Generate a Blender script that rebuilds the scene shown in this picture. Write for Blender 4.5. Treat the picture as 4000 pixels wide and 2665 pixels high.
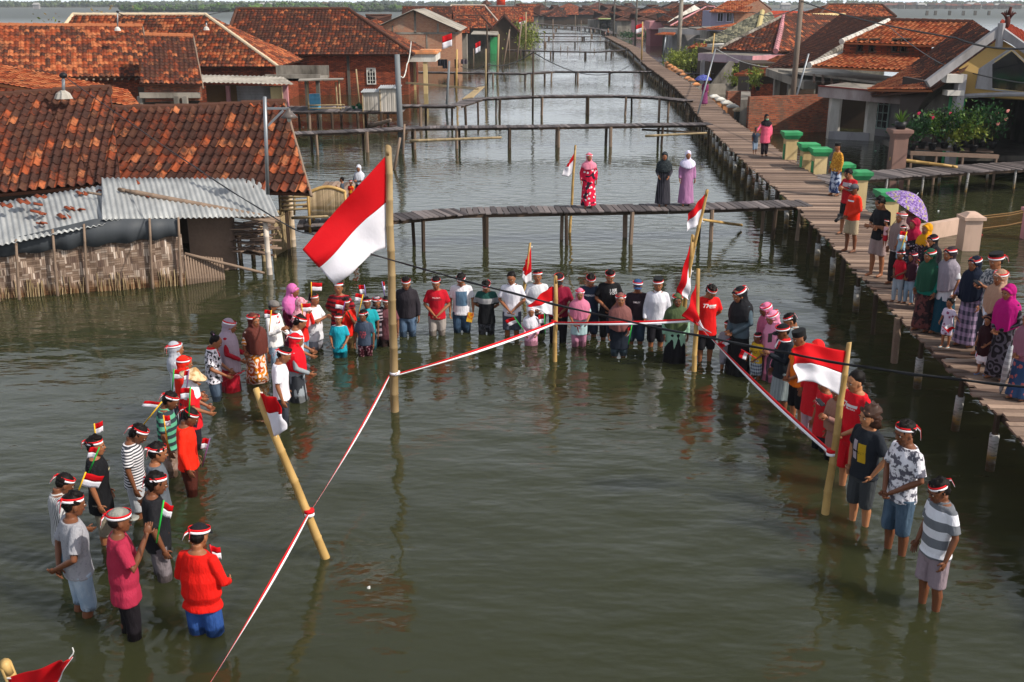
import bpy, bmesh, math, random
from math import sin, cos, pi, atan, tan, radians, sqrt
from mathutils import Vector, Matrix, noise
from mathutils.bvhtree import BVHTree
V = Vector
random.seed(7)
for o in list(bpy.data.objects): bpy.data.objects.remove(o)
S = bpy.context.scene
COL = S.collection
# ---------------------------------------------------------------- camera
F = 4108.0; PITCH = atan(1332.5 / F); HC = 6.5
cam = bpy.data.objects.new('camera', bpy.data.cameras.new('camera'))
cam.data.sensor_width = 36; cam.data.lens = 36 * F / 4000
cam.data.clip_end = 6000; cam.data.clip_start = 0.1
cam.location = (0, 0, HC); cam.rotation_euler = (pi / 2 - PITCH, 0, 0)
COL.objects.link(cam); S.camera = cam
S.render.resolution_x = 1024; S.render.resolution_y = 682
# ---------------------------------------------------------------- light
SUN_EL = radians(41); SUN_AZ = V((0.90, -0.43, 0)).normalized()
world = bpy.data.worlds.new('World'); S.world = world; world.use_nodes = True
nt = world.node_tree; bg = nt.nodes['Background']
sky = nt.nodes.new('ShaderNodeTexSky'); sky.sky_type = 'NISHITA'; sky.sun_disc = False
sky.sun_elevation = SUN_EL; sky.sun_rotation = math.atan2(SUN_AZ.x, SUN_AZ.y)
sky.air_density = 1.0; sky.dust_density = 3.0; sky.ozone_density = 1.0
tc = nt.nodes.new('ShaderNodeTexCoord'); mpg = nt.nodes.new('ShaderNodeMapping'); mpg.inputs['Scale'].default_value = (1, 1, 2.2)
cn = nt.nodes.new('ShaderNodeTexNoise'); cn.inputs['Scale'].default_value = 2.2; cn.inputs['Detail'].default_value = 6
nt.links.new(tc.outputs['Generated'], mpg.inputs[0]); nt.links.new(mpg.outputs[0], cn.inputs['Vector'])
cr = nt.nodes.new('ShaderNodeValToRGB'); cr.color_ramp.elements[0].position = .40; cr.color_ramp.elements[1].position = .66
cr.color_ramp.elements[0].color = (.06, .06, .06, 1); cr.color_ramp.elements[1].color = (.42, .42, .42, 1)
nt.links.new(cn.outputs['Fac'], cr.inputs[0])
mxc = nt.nodes.new('ShaderNodeMix'); mxc.data_type = 'RGBA'; mxc.inputs[7].default_value = (13.2, 14.0, 15.0, 1)
tsep = nt.nodes.new('ShaderNodeSeparateXYZ'); nt.links.new(tc.outputs['Generated'], tsep.inputs[0])
hz = nt.nodes.new('ShaderNodeMapRange'); hz.inputs[1].default_value = .0; hz.inputs[2].default_value = .80; hz.inputs[3].default_value = 1.0; hz.inputs[4].default_value = 0.0; nt.links.new(tsep.outputs[2], hz.inputs[0])
hm = nt.nodes.new('ShaderNodeMath'); hm.operation = 'MAXIMUM'
nt.links.new(cr.outputs[0], hm.inputs[0]); nt.links.new(hz.outputs[0], hm.inputs[1]); nt.links.new(hm.outputs[0], mxc.inputs[0]); nt.links.new(sky.outputs[0], mxc.inputs[6])
nt.links.new(mxc.outputs[2], bg.inputs[0]); bg.inputs[1].default_value = 0.086
sun = bpy.data.objects.new('sun', bpy.data.lights.new('sun', 'SUN'))
sun.data.energy = 4.9; sun.data.angle = radians(0.6); sun.data.color = (1.0, 0.93, 0.82)
sd = V((SUN_AZ.x * cos(SUN_EL), SUN_AZ.y * cos(SUN_EL), sin(SUN_EL)))
sun.rotation_euler = sd.to_track_quat('Z', 'Y').to_euler(); COL.objects.link(sun)
S.view_settings.view_transform = 'Standard'; S.view_settings.look = 'None'
S.view_settings.exposure = 0.0; S.view_settings.gamma = 1.0; S.view_settings.use_curve_mapping = False
# ---------------------------------------------------------------- picture -> place
def ray(px, py):
    x = (px - 2000) / F; y = -(py - 1332.5) / F
    return V((x, cos(PITCH) + y * sin(PITCH), -sin(PITCH) + y * cos(PITCH)))
def G(px, py, z=0.0):
    r = ray(px, py); t = (z - HC) / r.z
    return V((r.x * t, r.y * t, z))
def D(px, py, Y):
    r = ray(px, py); t = Y / r.y
    return V((r.x * t, Y, HC + r.z * t))
# ---------------------------------------------------------------- object helpers
def tag(o, label=None, cat=None, group=None, kind=None):
    if label: o['label'] = label
    if cat: o['category'] = cat
    if group: o['group'] = group
    if kind: o['kind'] = kind
    return o
def empty(name, loc=(0, 0, 0), rz=0.0, label=None, cat=None, group=None):
    o = bpy.data.objects.new(name, None); COL.objects.link(o)
    o.location = loc; o.rotation_euler = (0, 0, rz); o.empty_display_size = .1
    return tag(o, label, cat, group)
class MB:
    def __init__(s): s.v = []; s.f = []; s.m = []; s.uv = {}
    def add(s, vs, fs, mi=0):
        b = len(s.v); s.v += [V(v) for v in vs]
        for f in fs: s.f.append([i + b for i in f]); s.m.append(mi)
        return b
    def quad(s, a, b, c, d, mi=0): s.add([a, b, c, d], [(0, 1, 2, 3)], mi)
    def box(s, c, sz, R=None, mi=0):
        x, y, z = sz[0] / 2, sz[1] / 2, sz[2] / 2
        vs = [V((i * x, j * y, k * z)) for k in (-1, 1) for j in (-1, 1) for i in (-1, 1)]
        if R is not None: vs = [R @ v for v in vs]
        s.add([v + V(c) for v in vs], [(0, 2, 3, 1), (4, 5, 7, 6), (0, 1, 5, 4), (2, 6, 7, 3), (0, 4, 6, 2), (1, 3, 7, 5)], mi)
    def b2(s, x0, x1, y0, y1, z0, z1, mi=0):
        s.box(((x0 + x1) / 2, (y0 + y1) / 2, (z0 + z1) / 2), (abs(x1 - x0), abs(y1 - y0), abs(z1 - z0)), None, mi)
    def beam(s, p0, p1, w, h, mi=0, up=V((0, 0, 1))):
        p0 = V(p0); p1 = V(p1); d = (p1 - p0)
        L = d.length; d = d / L
        sd_ = d.cross(up)
        if sd_.length < 1e-3: sd_ = d.cross(V((0, 1, 0)))
        sd_.normalize(); u = sd_.cross(d)
        R = Matrix((d, sd_, u)).transposed()
        s.box((p0 + p1) / 2, (L, w, h), R, mi)
    def tube(s, pts, rad, n=8, mi=0, cap=True):
        pts = [V(p) for p in pts]; k = len(pts)
        if not isinstance(rad, (list, tuple)): rad = [rad] * k
        prev = None; rings = []
        for i in range(k):
            if i == 0: t = pts[1] - pts[0]
            elif i == k - 1: t = pts[-1] - pts[-2]
            else: t = (pts[i + 1] - pts[i]).normalized() + (pts[i] - pts[i - 1]).normalized()
            t.normalize()
            if prev is None:
                a = t.cross(V((0, 0, 1)))
                if a.length < 1e-2: a = t.cross(V((0, 1, 0)))
            else: a = prev - t * prev.dot(t)
            a.normalize(); prev = a; b = t.cross(a)
            rings.append([pts[i] + (a * cos(2 * pi * j / n) + b * sin(2 * pi * j / n)) * rad[i] for j in range(n)])
        s.rings(rings, mi, cap)
    def rings(s, rings, mi=0, cap=True):
        n = len(rings[0]); vs = [v for r in rings for v in r]; fs = []
        for i in range(len(rings) - 1):
            for j in range(n):
                a = i * n + j; b = i * n + (j + 1) % n
                fs.append((a, b, b + n, a + n))
        if cap:
            fs.append(tuple(range(n - 1, -1, -1)))
            fs.append(tuple((len(rings) - 1) * n + j for j in range(n)))
        s.add(vs, fs, mi)
    def loft(s, rs, n=16, mi=0, cap=True, fold=0.0, fk=7, ph=0.0):
        # each ring: cx, cy, cz, rx, ry
        out = []
        z0 = rs[0][2]; z1 = rs[-1][2]
        for (cx, cy, cz, rx, ry) in rs:
            w = fold * abs(cz - z1) / max(1e-6, abs(z0 - z1))
            out.append([V((cx + rx * (1 + w * sin(fk * 2 * pi * j / n + ph) + .5 * w * sin(1.7 * fk * 2 * pi * j / n + 2 * ph)) * cos(2 * pi * j / n),
                           cy + ry * (1 + w * sin(fk * 2 * pi * j / n + ph) + .5 * w * sin(1.7 * fk * 2 * pi * j / n + 2 * ph)) * sin(2 * pi * j / n), cz)) for j in range(n)])
        s.rings(out, mi, cap)
    def sph(s, c, r, mi=0, R=None, n=10, m=7):
        c = V(c); r = r if isinstance(r, (tuple, list)) else (r, r, r)
        vs = []; fs = []
        for i in range(1, m):
            th = pi * i / m
            for j in range(n):
                ph = 2 * pi * j / n
                vs.append(V((r[0] * sin(th) * cos(ph), r[1] * sin(th) * sin(ph), r[2] * cos(th))))
        top = len(vs); vs += [V((0, 0, r[2])), V((0, 0, -r[2]))]
        for i in range(m - 2):
            for j in range(n):
                a = i * n + j; b = i * n + (j + 1) % n
                fs.append((a, a + n, b + n, b))
        for j in range(n):
            fs.append((top, j, (j + 1) % n)); a = (m - 2) * n
            fs.append((top + 1, a + (j + 1) % n, a + j))
        if R is not None: vs = [R @ v for v in vs]
        s.add([v + c for v in vs], fs, mi)
    def xf(s, start, M):
        for i in range(start, len(s.v)): s.v[i] = M @ s.v[i]
    def mesh(s, name, mats, smooth=False):
        me = bpy.data.meshes.new(name)
        me.from_pydata([tuple(v) for v in s.v], [], s.f)
        for m in (mats if isinstance(mats, (list, tuple)) else [mats]): me.materials.append(m)
        if any(s.m): me.polygons.foreach_set('material_index', s.m)
        if smooth: me.polygons.foreach_set('use_smooth', [True] * len(me.polygons))
        me.update(); return me
    def build(s, name, mats, parent=None, smooth=False, world_co=True):
        o = bpy.data.objects.new(name, s.mesh(name, mats, smooth)); COL.objects.link(o)
        if parent is not None:
            o.parent = parent
            if world_co: o.matrix_parent_inverse = PINV(parent)
        return o
def WM(o):
    B = Matrix.Translation(o.location) @ o.rotation_euler.to_matrix().to_4x4()
    return B if o.parent is None else WM(o.parent) @ o.matrix_parent_inverse @ B
def PINV(p): return WM(p).inverted()
# ---------------------------------------------------------------- materials
def H(h):
    h = h.lstrip('#'); c = [int(h[i:i + 2], 16) / 255 for i in (0, 2, 4)]
    return tuple(x / 12.92 if x <= .04045 else ((x + .055) / 1.055) ** 2.4 for x in c) + (1,)
_M = {}
class N:
    def __init__(s, name, rough=.8, spec=.3):
        s.m = bpy.data.materials.new(name); s.m.use_nodes = True; s.t = s.m.node_tree
        s.b = s.t.nodes['Principled BSDF']; s.b.inputs['Roughness'].default_value = rough
        s.b.inputs['Specular IOR Level'].default_value = spec
    def n(s, ty, **kw):
        x = s.t.nodes.new('ShaderNode' + ty)
        for k, v in kw.items():
            if hasattr(x, k): setattr(x, k, v)
            else: x.inputs[k.replace('_', ' ')].default_value = v
        return x
    def l(s, a, b): s.t.links.new(a, b)
    def val(s, sock, x):
        if hasattr(x, 'links') or hasattr(x, 'is_linked'): s.l(x, sock)
        else: sock.default_value = x
    def math(s, op, a, b=None, c=None, clamp=False):
        x = s.n('Math', operation=op); x.use_clamp = clamp
        s.val(x.inputs[0], a)
        if b is not None: s.val(x.inputs[1], b)
        if c is not None: s.val(x.inputs[2], c)
        return x.outputs[0]
    def mix(s, f, a, b, mode='MIX'):
        x = s.n('Mix', data_type='RGBA', blend_type=mode)
        s.val(x.inputs[0], f); s.val(x.inputs[6], a); s.val(x.inputs[7], b)
        return x.outputs[2]
    def obj(s): return s.n('TexCoord').outputs['Object']
    def geo(s): return s.n('NewGeometry').outputs['Position']
    def noise(s, co, scale, detail=3, rough=.55, fac=True):
        x = s.n('TexNoise'); x.inputs['Scale'].default_value = scale
        x.inputs['Detail'].default_value = detail; x.inputs['Roughness'].default_value = rough
        s.l(co, x.inputs['Vector']); return x.outputs['Fac' if fac else 'Color']
    def mp(s, co, sc=(1, 1, 1), rot=(0, 0, 0)):
        x = s.n('Mapping'); x.inputs['Scale'].default_value = sc; x.inputs['Rotation'].default_value = rot
        s.l(co, x.inputs['Vector']); return x.outputs[0]
    def ramp(s, f, stops, interp='LINEAR'):
        x = s.n('ValToRGB'); r = x.color_ramp; r.interpolation = interp
        while len(r.elements) < len(stops): r.elements.new(.5)
        for e, (p, c) in zip(r.elements, stops): e.position = p; e.color = c
        s.l(f, x.inputs[0]); return x.outputs[0]
    def sep(s, co):
        x = s.n('SeparateXYZ'); s.l(co, x.inputs[0]); return x.outputs
    def comb(s, a, b, c=0.0):
        x = s.n('CombineXYZ'); s.val(x.inputs[0], a); s.val(x.inputs[1], b); s.val(x.inputs[2], c); return x.outputs[0]
    def bump(s, h, st=.3, d=.01):
        x = s.n('Bump'); x.inputs['Strength'].default_value = st; x.inputs['Distance'].default_value = d
        s.l(h, x.inputs['Height']); s.l(x.outputs[0], s.b.inputs['Normal'])
    def out(s, c): s.val(s.b.inputs['Base Color'], c); return s.m
def scl(c, k): return (min(1, c[0] * k), min(1, c[1] * k), min(1, c[2] * k), 1)
def plain(name, c, rough=.7, var=.25, scale=6, spec=.3, metal=0, bump=.0, dirt=None):
    if name in _M: return _M[name]
    n = N(name, rough, spec); co = n.obj()
    f = n.noise(co, scale, 5, .6)
    col = n.mix(f, scl(c, 1 - var), scl(c, 1 + var))
    if dirt:
        g = n.ramp(n.noise(n.mp(co, (1, 1, .35)), scale * .4, 5, .65), [(.42, (0, 0, 0, 1)), (.68, (1, 1, 1, 1))])
        col = n.mix(g, col, dirt)
    n.b.inputs['Metallic'].default_value = metal
    if bump: n.bump(n.noise(co, scale * 5, 4), bump, .01)
    _M[name] = n.out(col); return _M[name]
def wood(name, c1, c2, rough=.8):
    if name in _M: return _M[name]
    n = N(name, rough, .2); co = n.obj()
    r = n.n('NewGeometry').outputs['Random Per Island']
    g = n.noise(co, 14, 4, .7)
    base = n.ramp(r, [(0, c1), (.5, tuple((a + b) / 2 for a, b in zip(c1, c2))), (.85, c2), (1, scl(c2, 1.35))])
    col = n.mix(g, scl(c1, .45), base)
    col = n.mix(n.noise(co, 1.3, 3), col, base)
    n.bump(g, .5, .01)
    _M[name] = n.out(col); return _M[name]
def tiles_mat(name, dark, dirty):
    n = N(name, .8, .25); uv = n.n('TexCoord').outputs['UV']; x = n.sep(uv)
    fl = n.comb(n.math('FLOOR', x[0]), n.math('FLOOR', x[1]))
    w = n.n('TexWhiteNoise', noise_dimensions='2D'); n.l(fl, w.inputs['Vector'])
    patch = n.noise(uv, .09, 3, .6)
    f = n.math('ADD', n.math('MULTIPLY', w.outputs[0], .95), n.math('MULTIPLY_ADD', patch, .5, dark + .2))
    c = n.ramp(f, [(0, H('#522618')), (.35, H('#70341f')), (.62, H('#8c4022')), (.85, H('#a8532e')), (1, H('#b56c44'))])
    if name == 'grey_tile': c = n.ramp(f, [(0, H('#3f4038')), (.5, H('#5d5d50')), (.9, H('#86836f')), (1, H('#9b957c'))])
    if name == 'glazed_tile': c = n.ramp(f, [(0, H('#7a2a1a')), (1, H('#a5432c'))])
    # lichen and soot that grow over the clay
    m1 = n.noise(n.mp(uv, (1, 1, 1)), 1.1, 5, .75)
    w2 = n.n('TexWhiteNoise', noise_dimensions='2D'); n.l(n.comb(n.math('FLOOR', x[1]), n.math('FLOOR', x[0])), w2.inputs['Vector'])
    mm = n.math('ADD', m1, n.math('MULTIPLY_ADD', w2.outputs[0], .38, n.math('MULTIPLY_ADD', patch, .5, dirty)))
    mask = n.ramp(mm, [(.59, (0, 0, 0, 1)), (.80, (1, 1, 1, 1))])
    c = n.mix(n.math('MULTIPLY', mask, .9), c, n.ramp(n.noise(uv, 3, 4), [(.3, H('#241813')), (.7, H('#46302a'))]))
    n.bump(n.noise(uv, 6, 3), .25, .01)
    _M[name] = n.out(c); return _M[name]
TILE_A = tiles_mat('old_tile', -.28, -.12)
TILE_B = tiles_mat('mid_tile', -.15, -.26)
TILE_C = tiles_mat('fresh_tile', -.02, -.42)
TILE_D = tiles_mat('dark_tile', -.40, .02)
TILE_G = tiles_mat('grey_tile', -.2, -.5)
TILE_R = tiles_mat('glazed_tile', -.2, -.6)
def brick_mat(name, c1, c2, mortar, worn=.0):
    n = N(name, .9, .15); co = n.obj(); x = n.sep(co)
    u = n.math('ADD', x[0], x[1])
    b = n.n('TexBrick'); b.offset = .5
    b.inputs['Scale'].default_value = 1.0; b.inputs['Brick Width'].default_value = .27; b.inputs['Row Height'].default_value = .085
    b.inputs['Mortar Size'].default_value = .016; b.inputs['Mortar Smooth'].default_value = .3
    b.inputs['Color1'].default_value = c1; b.inputs['Color2'].default_value = c2; b.inputs['Mortar'].default_value = mortar
    n.l(n.comb(u, x[2]), b.inputs['Vector'])
    col = n.mix(n.noise(co, 9, 4), scl((.7, .7, .7, 1), 1), (1.25, 1.2, 1.15, 1))
    col = n.mix(1.0, b.outputs['Color'], col, 'MULTIPLY')
    g = n.ramp(n.noise(n.mp(co, (1, 1, .6)), .9, 5, .6), [(.5 - worn, (0, 0, 0, 1)), (.75 - worn, (1, 1, 1, 1))])
    col = n.mix(g, col, n.mix(n.noise(co, 5), scl(mortar, .5), scl(mortar, 1.1)))
    n.bump(b.outputs['Fac'], -.6, .015)
    _M[name] = n.out(col); return _M[name]
BRICK = brick_mat('brick_red', H('#6e3020'), H('#a85032'), H('#4a382e'))
BRICK2 = brick_mat('brick_pale', H('#a05a3e'), H('#b57a58'), H('#a39484'), .0)
BRICK3 = brick_mat('brick_worn', H('#6e3020'), H('#a85a3c'), H('#6a5c50'), .03)
CONC = plain('concrete', H('#8a837a'), .9, .3, 2.2, bump=.3, dirt=H('#4a443c'))
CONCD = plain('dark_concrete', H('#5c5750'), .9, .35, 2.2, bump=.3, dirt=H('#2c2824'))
WHITEW = plain('white_wash', H('#c9c4bd'), .85, .12, 2, dirt=H('#8f887e'))
GREYW = plain('grey_paint', H('#9a979a'), .85, .12, 2, dirt=H('#6c6866'))
PINKW = plain('pink_paint', H('#c98a90'), .8, .1, 2, dirt=H('#8d6a6a'))
LILACW = plain('lilac_paint', H('#b09aa4'), .8, .1, 2, dirt=H('#77696c'))
YELLW = plain('cream_yellow_paint', H('#cdb687'), .8, .1, 2, dirt=H('#a58d60'))
GOLDW = plain('ochre_paint', H('#b5945a'), .8, .1, 2)
GREENW = plain('green_paint', H('#389c60'), .7, .12, 2.5, dirt=H('#2b6b45'))
LIMEW = plain('lime_paint', H('#b9cf8a'), .8, .1, 2)
ORANGEW = plain('salmon_paint', H('#d9925e'), .8, .1, 2, dirt=H('#8d6a52'))
WHITEP = plain('white_paint', H('#d8d5ce'), .7, .08, 3, dirt=H('#a39d92'))
BLUEP = plain('blue_paint', H('#4b8fb0'), .45, .12, 4)
REDP = plain('red_paint', H('#d03a14'), .5, .1, 2)
DARK = plain('dark_void', H('#1b1815'), .9, .2, 3)
BLACK = plain('black_rubber', H('#16161a'), .5, .1, 8)
GLASS = N('dark_glass', .08, .6).out(H('#16191c'))
METAL = plain('galvanised_steel', H('#8d9196'), .45, .15, 6, metal=.6)
GREYPOLE = plain('grey_pole', H('#6f7478'), .6, .15, 5)
BAMB = wood('bamboo', H('#82704f'), H('#bba582'), .65)
BAMBG = wood('grey_bamboo', H('#6b5a4e'), H('#9c8674'), .75)
BAMBY = plain('yellow_bamboo', H('#bf9d62'), .5, .2, 3, dirt=H('#8a6a38'))
PLANK = wood('plank', H('#57453d'), H('#a08877'))
PLANKG = wood('grey_plank', H('#423d3f'), H('#7b7271'))
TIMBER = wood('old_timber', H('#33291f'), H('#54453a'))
ROPE = plain('white_rope', H('#d8d6d2'), .8, .1, 20)
RED = H('#cb0a17'); WHT = H('#e6e4ec')
def cloth_mat(name, c, bump=.25, rough=.8, sheen=True):
    if name in _M: return _M[name]
    n = N(name, rough, .2); co = n.obj()
    n.bump(n.noise(co, 5, 4, .6), bump, .05)
    n.out(n.mix(n.noise(co, 3, 3), scl(c, .93), scl(c, 1.05)))
    # thin cloth lets some light through
    t = n.n('BsdfTranslucent'); t.inputs[0].default_value = c
    mx = n.n('MixShader'); mx.inputs[0].default_value = .22
    o = n.t.nodes['Material Output']; n.l(n.b.outputs[0], mx.inputs[1]); n.l(t.outputs[0], mx.inputs[2]); n.l(mx.outputs[0], o.inputs[0])
    _M[name] = n.m; return n.m
FRED = cloth_mat('flag_red', RED); FWHT = cloth_mat('flag_white', WHT)
BRED = plain('band_red', RED, .8, .06, 20); BWHT = plain('band_white', H('#f0eef4'), .8, .04, 20)
def corr_mat():
    n = N('corrugated_zinc', .5, .4); co = n.obj()
    g = n.ramp(n.noise(n.mp(co, (1, .5, .5)), 1.6, 6, .7), [(.35, H('#a9abab')), (.6, H('#8c8e8f')), (.78, H('#6f665e'))])
    n.b.inputs['Metallic'].default_value = .1
    _M['zinc'] = n.out(g); return n.m
ZINC = corr_mat()
ASB = plain('fibre_cement_sheet', H('#a39c92'), .85, .18, 1.5, dirt=H('#6c655c'))
def weave_mat():
    n = N('woven_bamboo', .85, .15); x = n.sep(n.n('TexCoord').outputs['UV'])
    wob = n.math('MULTIPLY_ADD', n.noise(n.n('TexCoord').outputs['UV'], 2.2, 3), .35, -.17)
    u = n.math('ADD', n.math('MULTIPLY', x[0], 7.5), wob); v = n.math('ADD', n.math('MULTIPLY', x[1], 7.5), wob)
    fu = n.math('FLOOR', u); fv = n.math('FLOOR', v)
    # herringbone: vertical or horizontal strips by diagonal parity
    par = n.math('LESS_THAN', n.math('MODULO', n.math('ADD', n.math('ADD', fu, n.math('MULTIPLY', fv, 1.0)), 400.0), 4.0), 2.0)
    strip_v = n.math('FRACT', n.math('MULTIPLY', u, 3.0)); strip_h = n.math('FRACT', n.math('MULTIPLY', v, 3.0))
    st = n.n('Mix', data_type='FLOAT'); n.l(par, st.inputs[0]); n.l(strip_v, st.inputs[2]); n.l(strip_h, st.inputs[3])
    ku = n.math('ADD', n.math('MULTIPLY', n.math('SUBTRACT', 1.0, par), 2.0), 1.0); kv = n.math('MULTIPLY_ADD', par, 2.0, 1.0)
    w = n.n('TexWhiteNoise', noise_dimensions='3D'); n.l(n.comb(n.math('FLOOR', n.math('MULTIPLY', u, ku)), n.math('FLOOR', n.math('MULTIPLY', v, kv)), par), w.inputs['Vector'])
    base = n.ramp(w.outputs[0], [(0, H('#655249')), (.45, H('#9a8474')), (.8, H('#b8a494')), (1, H('#dccbbd'))])
    base = n.mix(n.math('MULTIPLY', par, .6), base, H('#6e5a4c'))
    edge = n.math('GREATER_THAN', n.math('ABSOLUTE', n.math('SUBTRACT', st.outputs[0], .5)), .40)
    base = n.mix(n.math('MULTIPLY', edge, .8), base, H('#4a382c'))
    tide = n.ramp(x[1], [(.0, H('#a9741f')), (.12, H('#c79a58')), (.3, (1, 1, 1, 1))])
    n.bump(st.outputs[0], .5, .01)
    _M['weave'] = n.out(n.mix(.75, base, tide, 'MULTIPLY')); return n.m
WEAVE = weave_mat()
def water_mat():
    n = N('water', .03, .5); co = n.geo()
    n.b.inputs['IOR'].default_value = 1.33
    n.b.subsurface_method = 'BURLEY'; n.b.inputs['Subsurface Weight'].default_value = 1.0; n.b.inputs['Subsurface Radius'].default_value = (1, 1, .8); n.b.inputs['Subsurface Scale'].default_value = .9
    murk = n.noise(co, .12, 3); col = n.mix(murk, H('#2a2c1b'), H('#343723'))
    # wind ripples
    a = n.noise(n.mp(co, (1.0, 2.0, 1), (0, 0, .25)), 1.5, 2, .45)
    b = n.noise(n.mp(co, (1.0, 2.0, 1), (0, 0, -.35)), 4.6, 3, .6)
    calm = n.ramp(n.noise(co, .09, 2), [(.35, (.25, .25, .25, 1)), (.65, (1, 1, 1, 1))])
    h = n.math('MULTIPLY', n.math('ADD', a, n.math('MULTIPLY', b, .14)), calm)
    yy = n.sep(co)[1]; n.l(n.math('MULTIPLY_ADD', n.math('DIVIDE', n.math('SUBTRACT', yy, 130.0), 300.0, clamp=True), .42, .03), n.b.inputs['Roughness'])
    n.bump(h, 1.0, .038)
    n.out(col)
    return n.m
def leaf_mat(name, c1, c2):
    n = N(name, .55, .3)
    r = n.n('NewGeometry').outputs['Random Per Island']
    c = n.mix(r, c1, c2)
    t = n.n('BsdfTranslucent'); n.l(c, t.inputs[0]); mx = n.n('MixShader'); mx.inputs[0].default_value = .25
    o = n.t.nodes['Material Output']; n.l(n.b.outputs[0], mx.inputs[1]); n.l(t.outputs[0], mx.inputs[2]); n.l(mx.outputs[0], o.inputs[0])
    n.out(c); return n.m
LEAF = leaf_mat('leaf_green', H('#2f4a1c'), H('#5c7a2c'))
LEAFD = leaf_mat('leaf_dark', H('#16301a'), H('#2f5a2a'))
LEAFY = leaf_mat('leaf_yellow_green', H('#5a6a20'), H('#8c9440'))
LEAFF = leaf_mat('leaf_far', H('#2a3524'), H('#4a5638'))
LEAFB = leaf_mat('leaf_brown', H('#6e5a3a'), H('#8d7a4a'))
# ================================================================ builders of the setting
def sheet(name, pts, mat, parent=None, kind=None, uvs=None):
    mb = MB(); mb.add(pts, [tuple(range(len(pts)))]); o = mb.build(name, mat, parent)
    if kind: o['kind'] = kind
    return o
def clip_poly_bm(bm, poly, nrm):
    c = sum(poly, V((0, 0, 0))) / len(poly)
    for i in range(len(poly)):
        a = poly[i]; b = poly[(i + 1) % len(poly)]
        pn = (b - a).cross(nrm).normalized()
        if pn.dot(c - a) > 0: pn = -pn
        bmesh.ops.bisect_plane(bm, geom=bm.verts[:] + bm.edges[:] + bm.faces[:], plane_co=a, plane_no=pn, clear_outer=True)
def frame_of(pts):
    A, B = pts[0], pts[1]; n = V((0, 0, 0))
    for i in range(len(pts)):
        p, q = pts[i], pts[(i + 1) % len(pts)]
        n += V(((p.y - q.y) * (p.z + q.z), (p.z - q.z) * (p.x + q.x), (p.x - q.x) * (p.y + q.y)))
    n.normalize()
    if n.z < 0: n = -n
    U = (B - A); U = (U - n * U.dot(n)).normalized(); W = n.cross(U)
    c = sum(pts, V((0, 0, 0))) / len(pts)
    if W.dot(c - A) < 0: U = -U; W = n.cross(U)
    return A, U, W, n
def tile_roof(name, pts, mat, parent, tw=.25, th=.30, nu=6, amp=.06, thick=.09, seed=0, jit=1.0):
    """rows and rolls of clay tiles laid on the plane of pts (first edge = eave)"""
    pts = [V(p) for p in pts]; A, U, W, n = frame_of(pts)
    P2 = [((p - A).dot(U), (p - A).dot(W)) for p in pts]
    flat = [A + U * a + W * b for a, b in P2]
    u0 = min(p[0] for p in P2) - .01; u1 = max(p[0] for p in P2) + .01
    v0 = min(p[1] for p in P2) - .01; v1 = max(p[1] for p in P2) + .01
    cols = int((u1 - u0) / tw) + 1; rows = int((v1 - v0) / th) + 1
    us = [i / nu for i in range(cols * nu + 1)]
    R = random.Random(seed + 11); lift = [R.uniform(0, .012) * jit for _ in range(cols + 2)]; sh = [R.uniform(-.03, .03) * jit for _ in range(rows + 2)]
    prof = []
    for k in range(nu):
        t = k / nu; prof.append(amp * max(0, cos(2 * pi * (t - .5)) * .88 + .12) if nu > 3 else amp * (k % 2))
    bm = bmesh.new(); uvl = bm.loops.layers.uv.new('uv')
    grid = []
    for j in range(rows):
        for e in (0, 1):
            row = []
            vv = v0 + (j + (0.0 if e == 0 else .995)) * th
            for i, uu in enumerate(us):
                c = int(uu); k = i % nu
                wx = .035 * jit * sin(vv * .9 + c * .05 + seed) + sh[j] * .3
                sag = -.05 * jit * (.5 + .5 * sin(uu * tw * .8 + seed * 1.3)) * sin(pi * min(1, max(0, (vv - v0) / (v1 - v0))))
                z = prof[k] + (.030 if e == 0 else 0.0) + lift[min(c, cols)] + sag
                p = A + U * (u0 + uu * tw + wx) + W * vv + n * z
                row.append(bm.verts.new(p))
            grid.append((row, j, e))
    for q in range(len(grid) - 1):
        ra, j, e = grid[q]; rb = grid[q + 1][0]
        for i in range(len(us) - 1):
            try: f = bm.faces.new((ra[i], ra[i + 1], rb[i + 1], rb[i]))
            except ValueError: continue
            f.smooth = (e == 0)
            va, vb = (j + .03, j + .97) if e == 0 else (j + .97, j + .99)
            for L, (a, b) in zip(f.loops, ((us[i], va), (us[i + 1], va), (us[i + 1], vb), (us[i], vb))):
                L[uvl].uv = (a + (.002 if a == us[i] else -.002), b)
    clip_poly_bm(bm, flat, n)
    # the battens' underside closes the roof
    lo = [bm.verts.new(p - n * thick) for p in flat]; up = [bm.verts.new(p + n * .004) for p in flat]
    bm.faces.new(lo)
    for i in range(len(lo)):
        k = (i + 1) % len(lo); f = bm.faces.new((lo[i], lo[k], up[k], up[i]))
    me = bpy.data.meshes.new(name); bm.to_mesh(me); bm.free(); me.materials.append(mat)
    o = bpy.data.objects.new(name, me); COL.objects.link(o)
    if parent is not None: o.parent = parent; o.matrix_parent_inverse = PINV(parent)
    return o
def ridge(name, pts, mat, parent, r=.11, seg=.42):
    """half-round ridge tiles end to end"""
    mb = MB()
    for a, b in zip(pts[:-1], pts[1:]):
        a = V(a); b = V(b); L = (b - a).length; k = max(1, int(L / seg)); d = (b - a) / k
        for i in range(k):
            p = a + d * i; q = a + d * (i + 1.06); j = random.uniform(-.008, .008)
            mb.tube([p + V((0, 0, j)), q + V((0, 0, j))], [r * 1.12, r * .94], 8)
    return mb.build(name, mat, parent, smooth=False)
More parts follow.
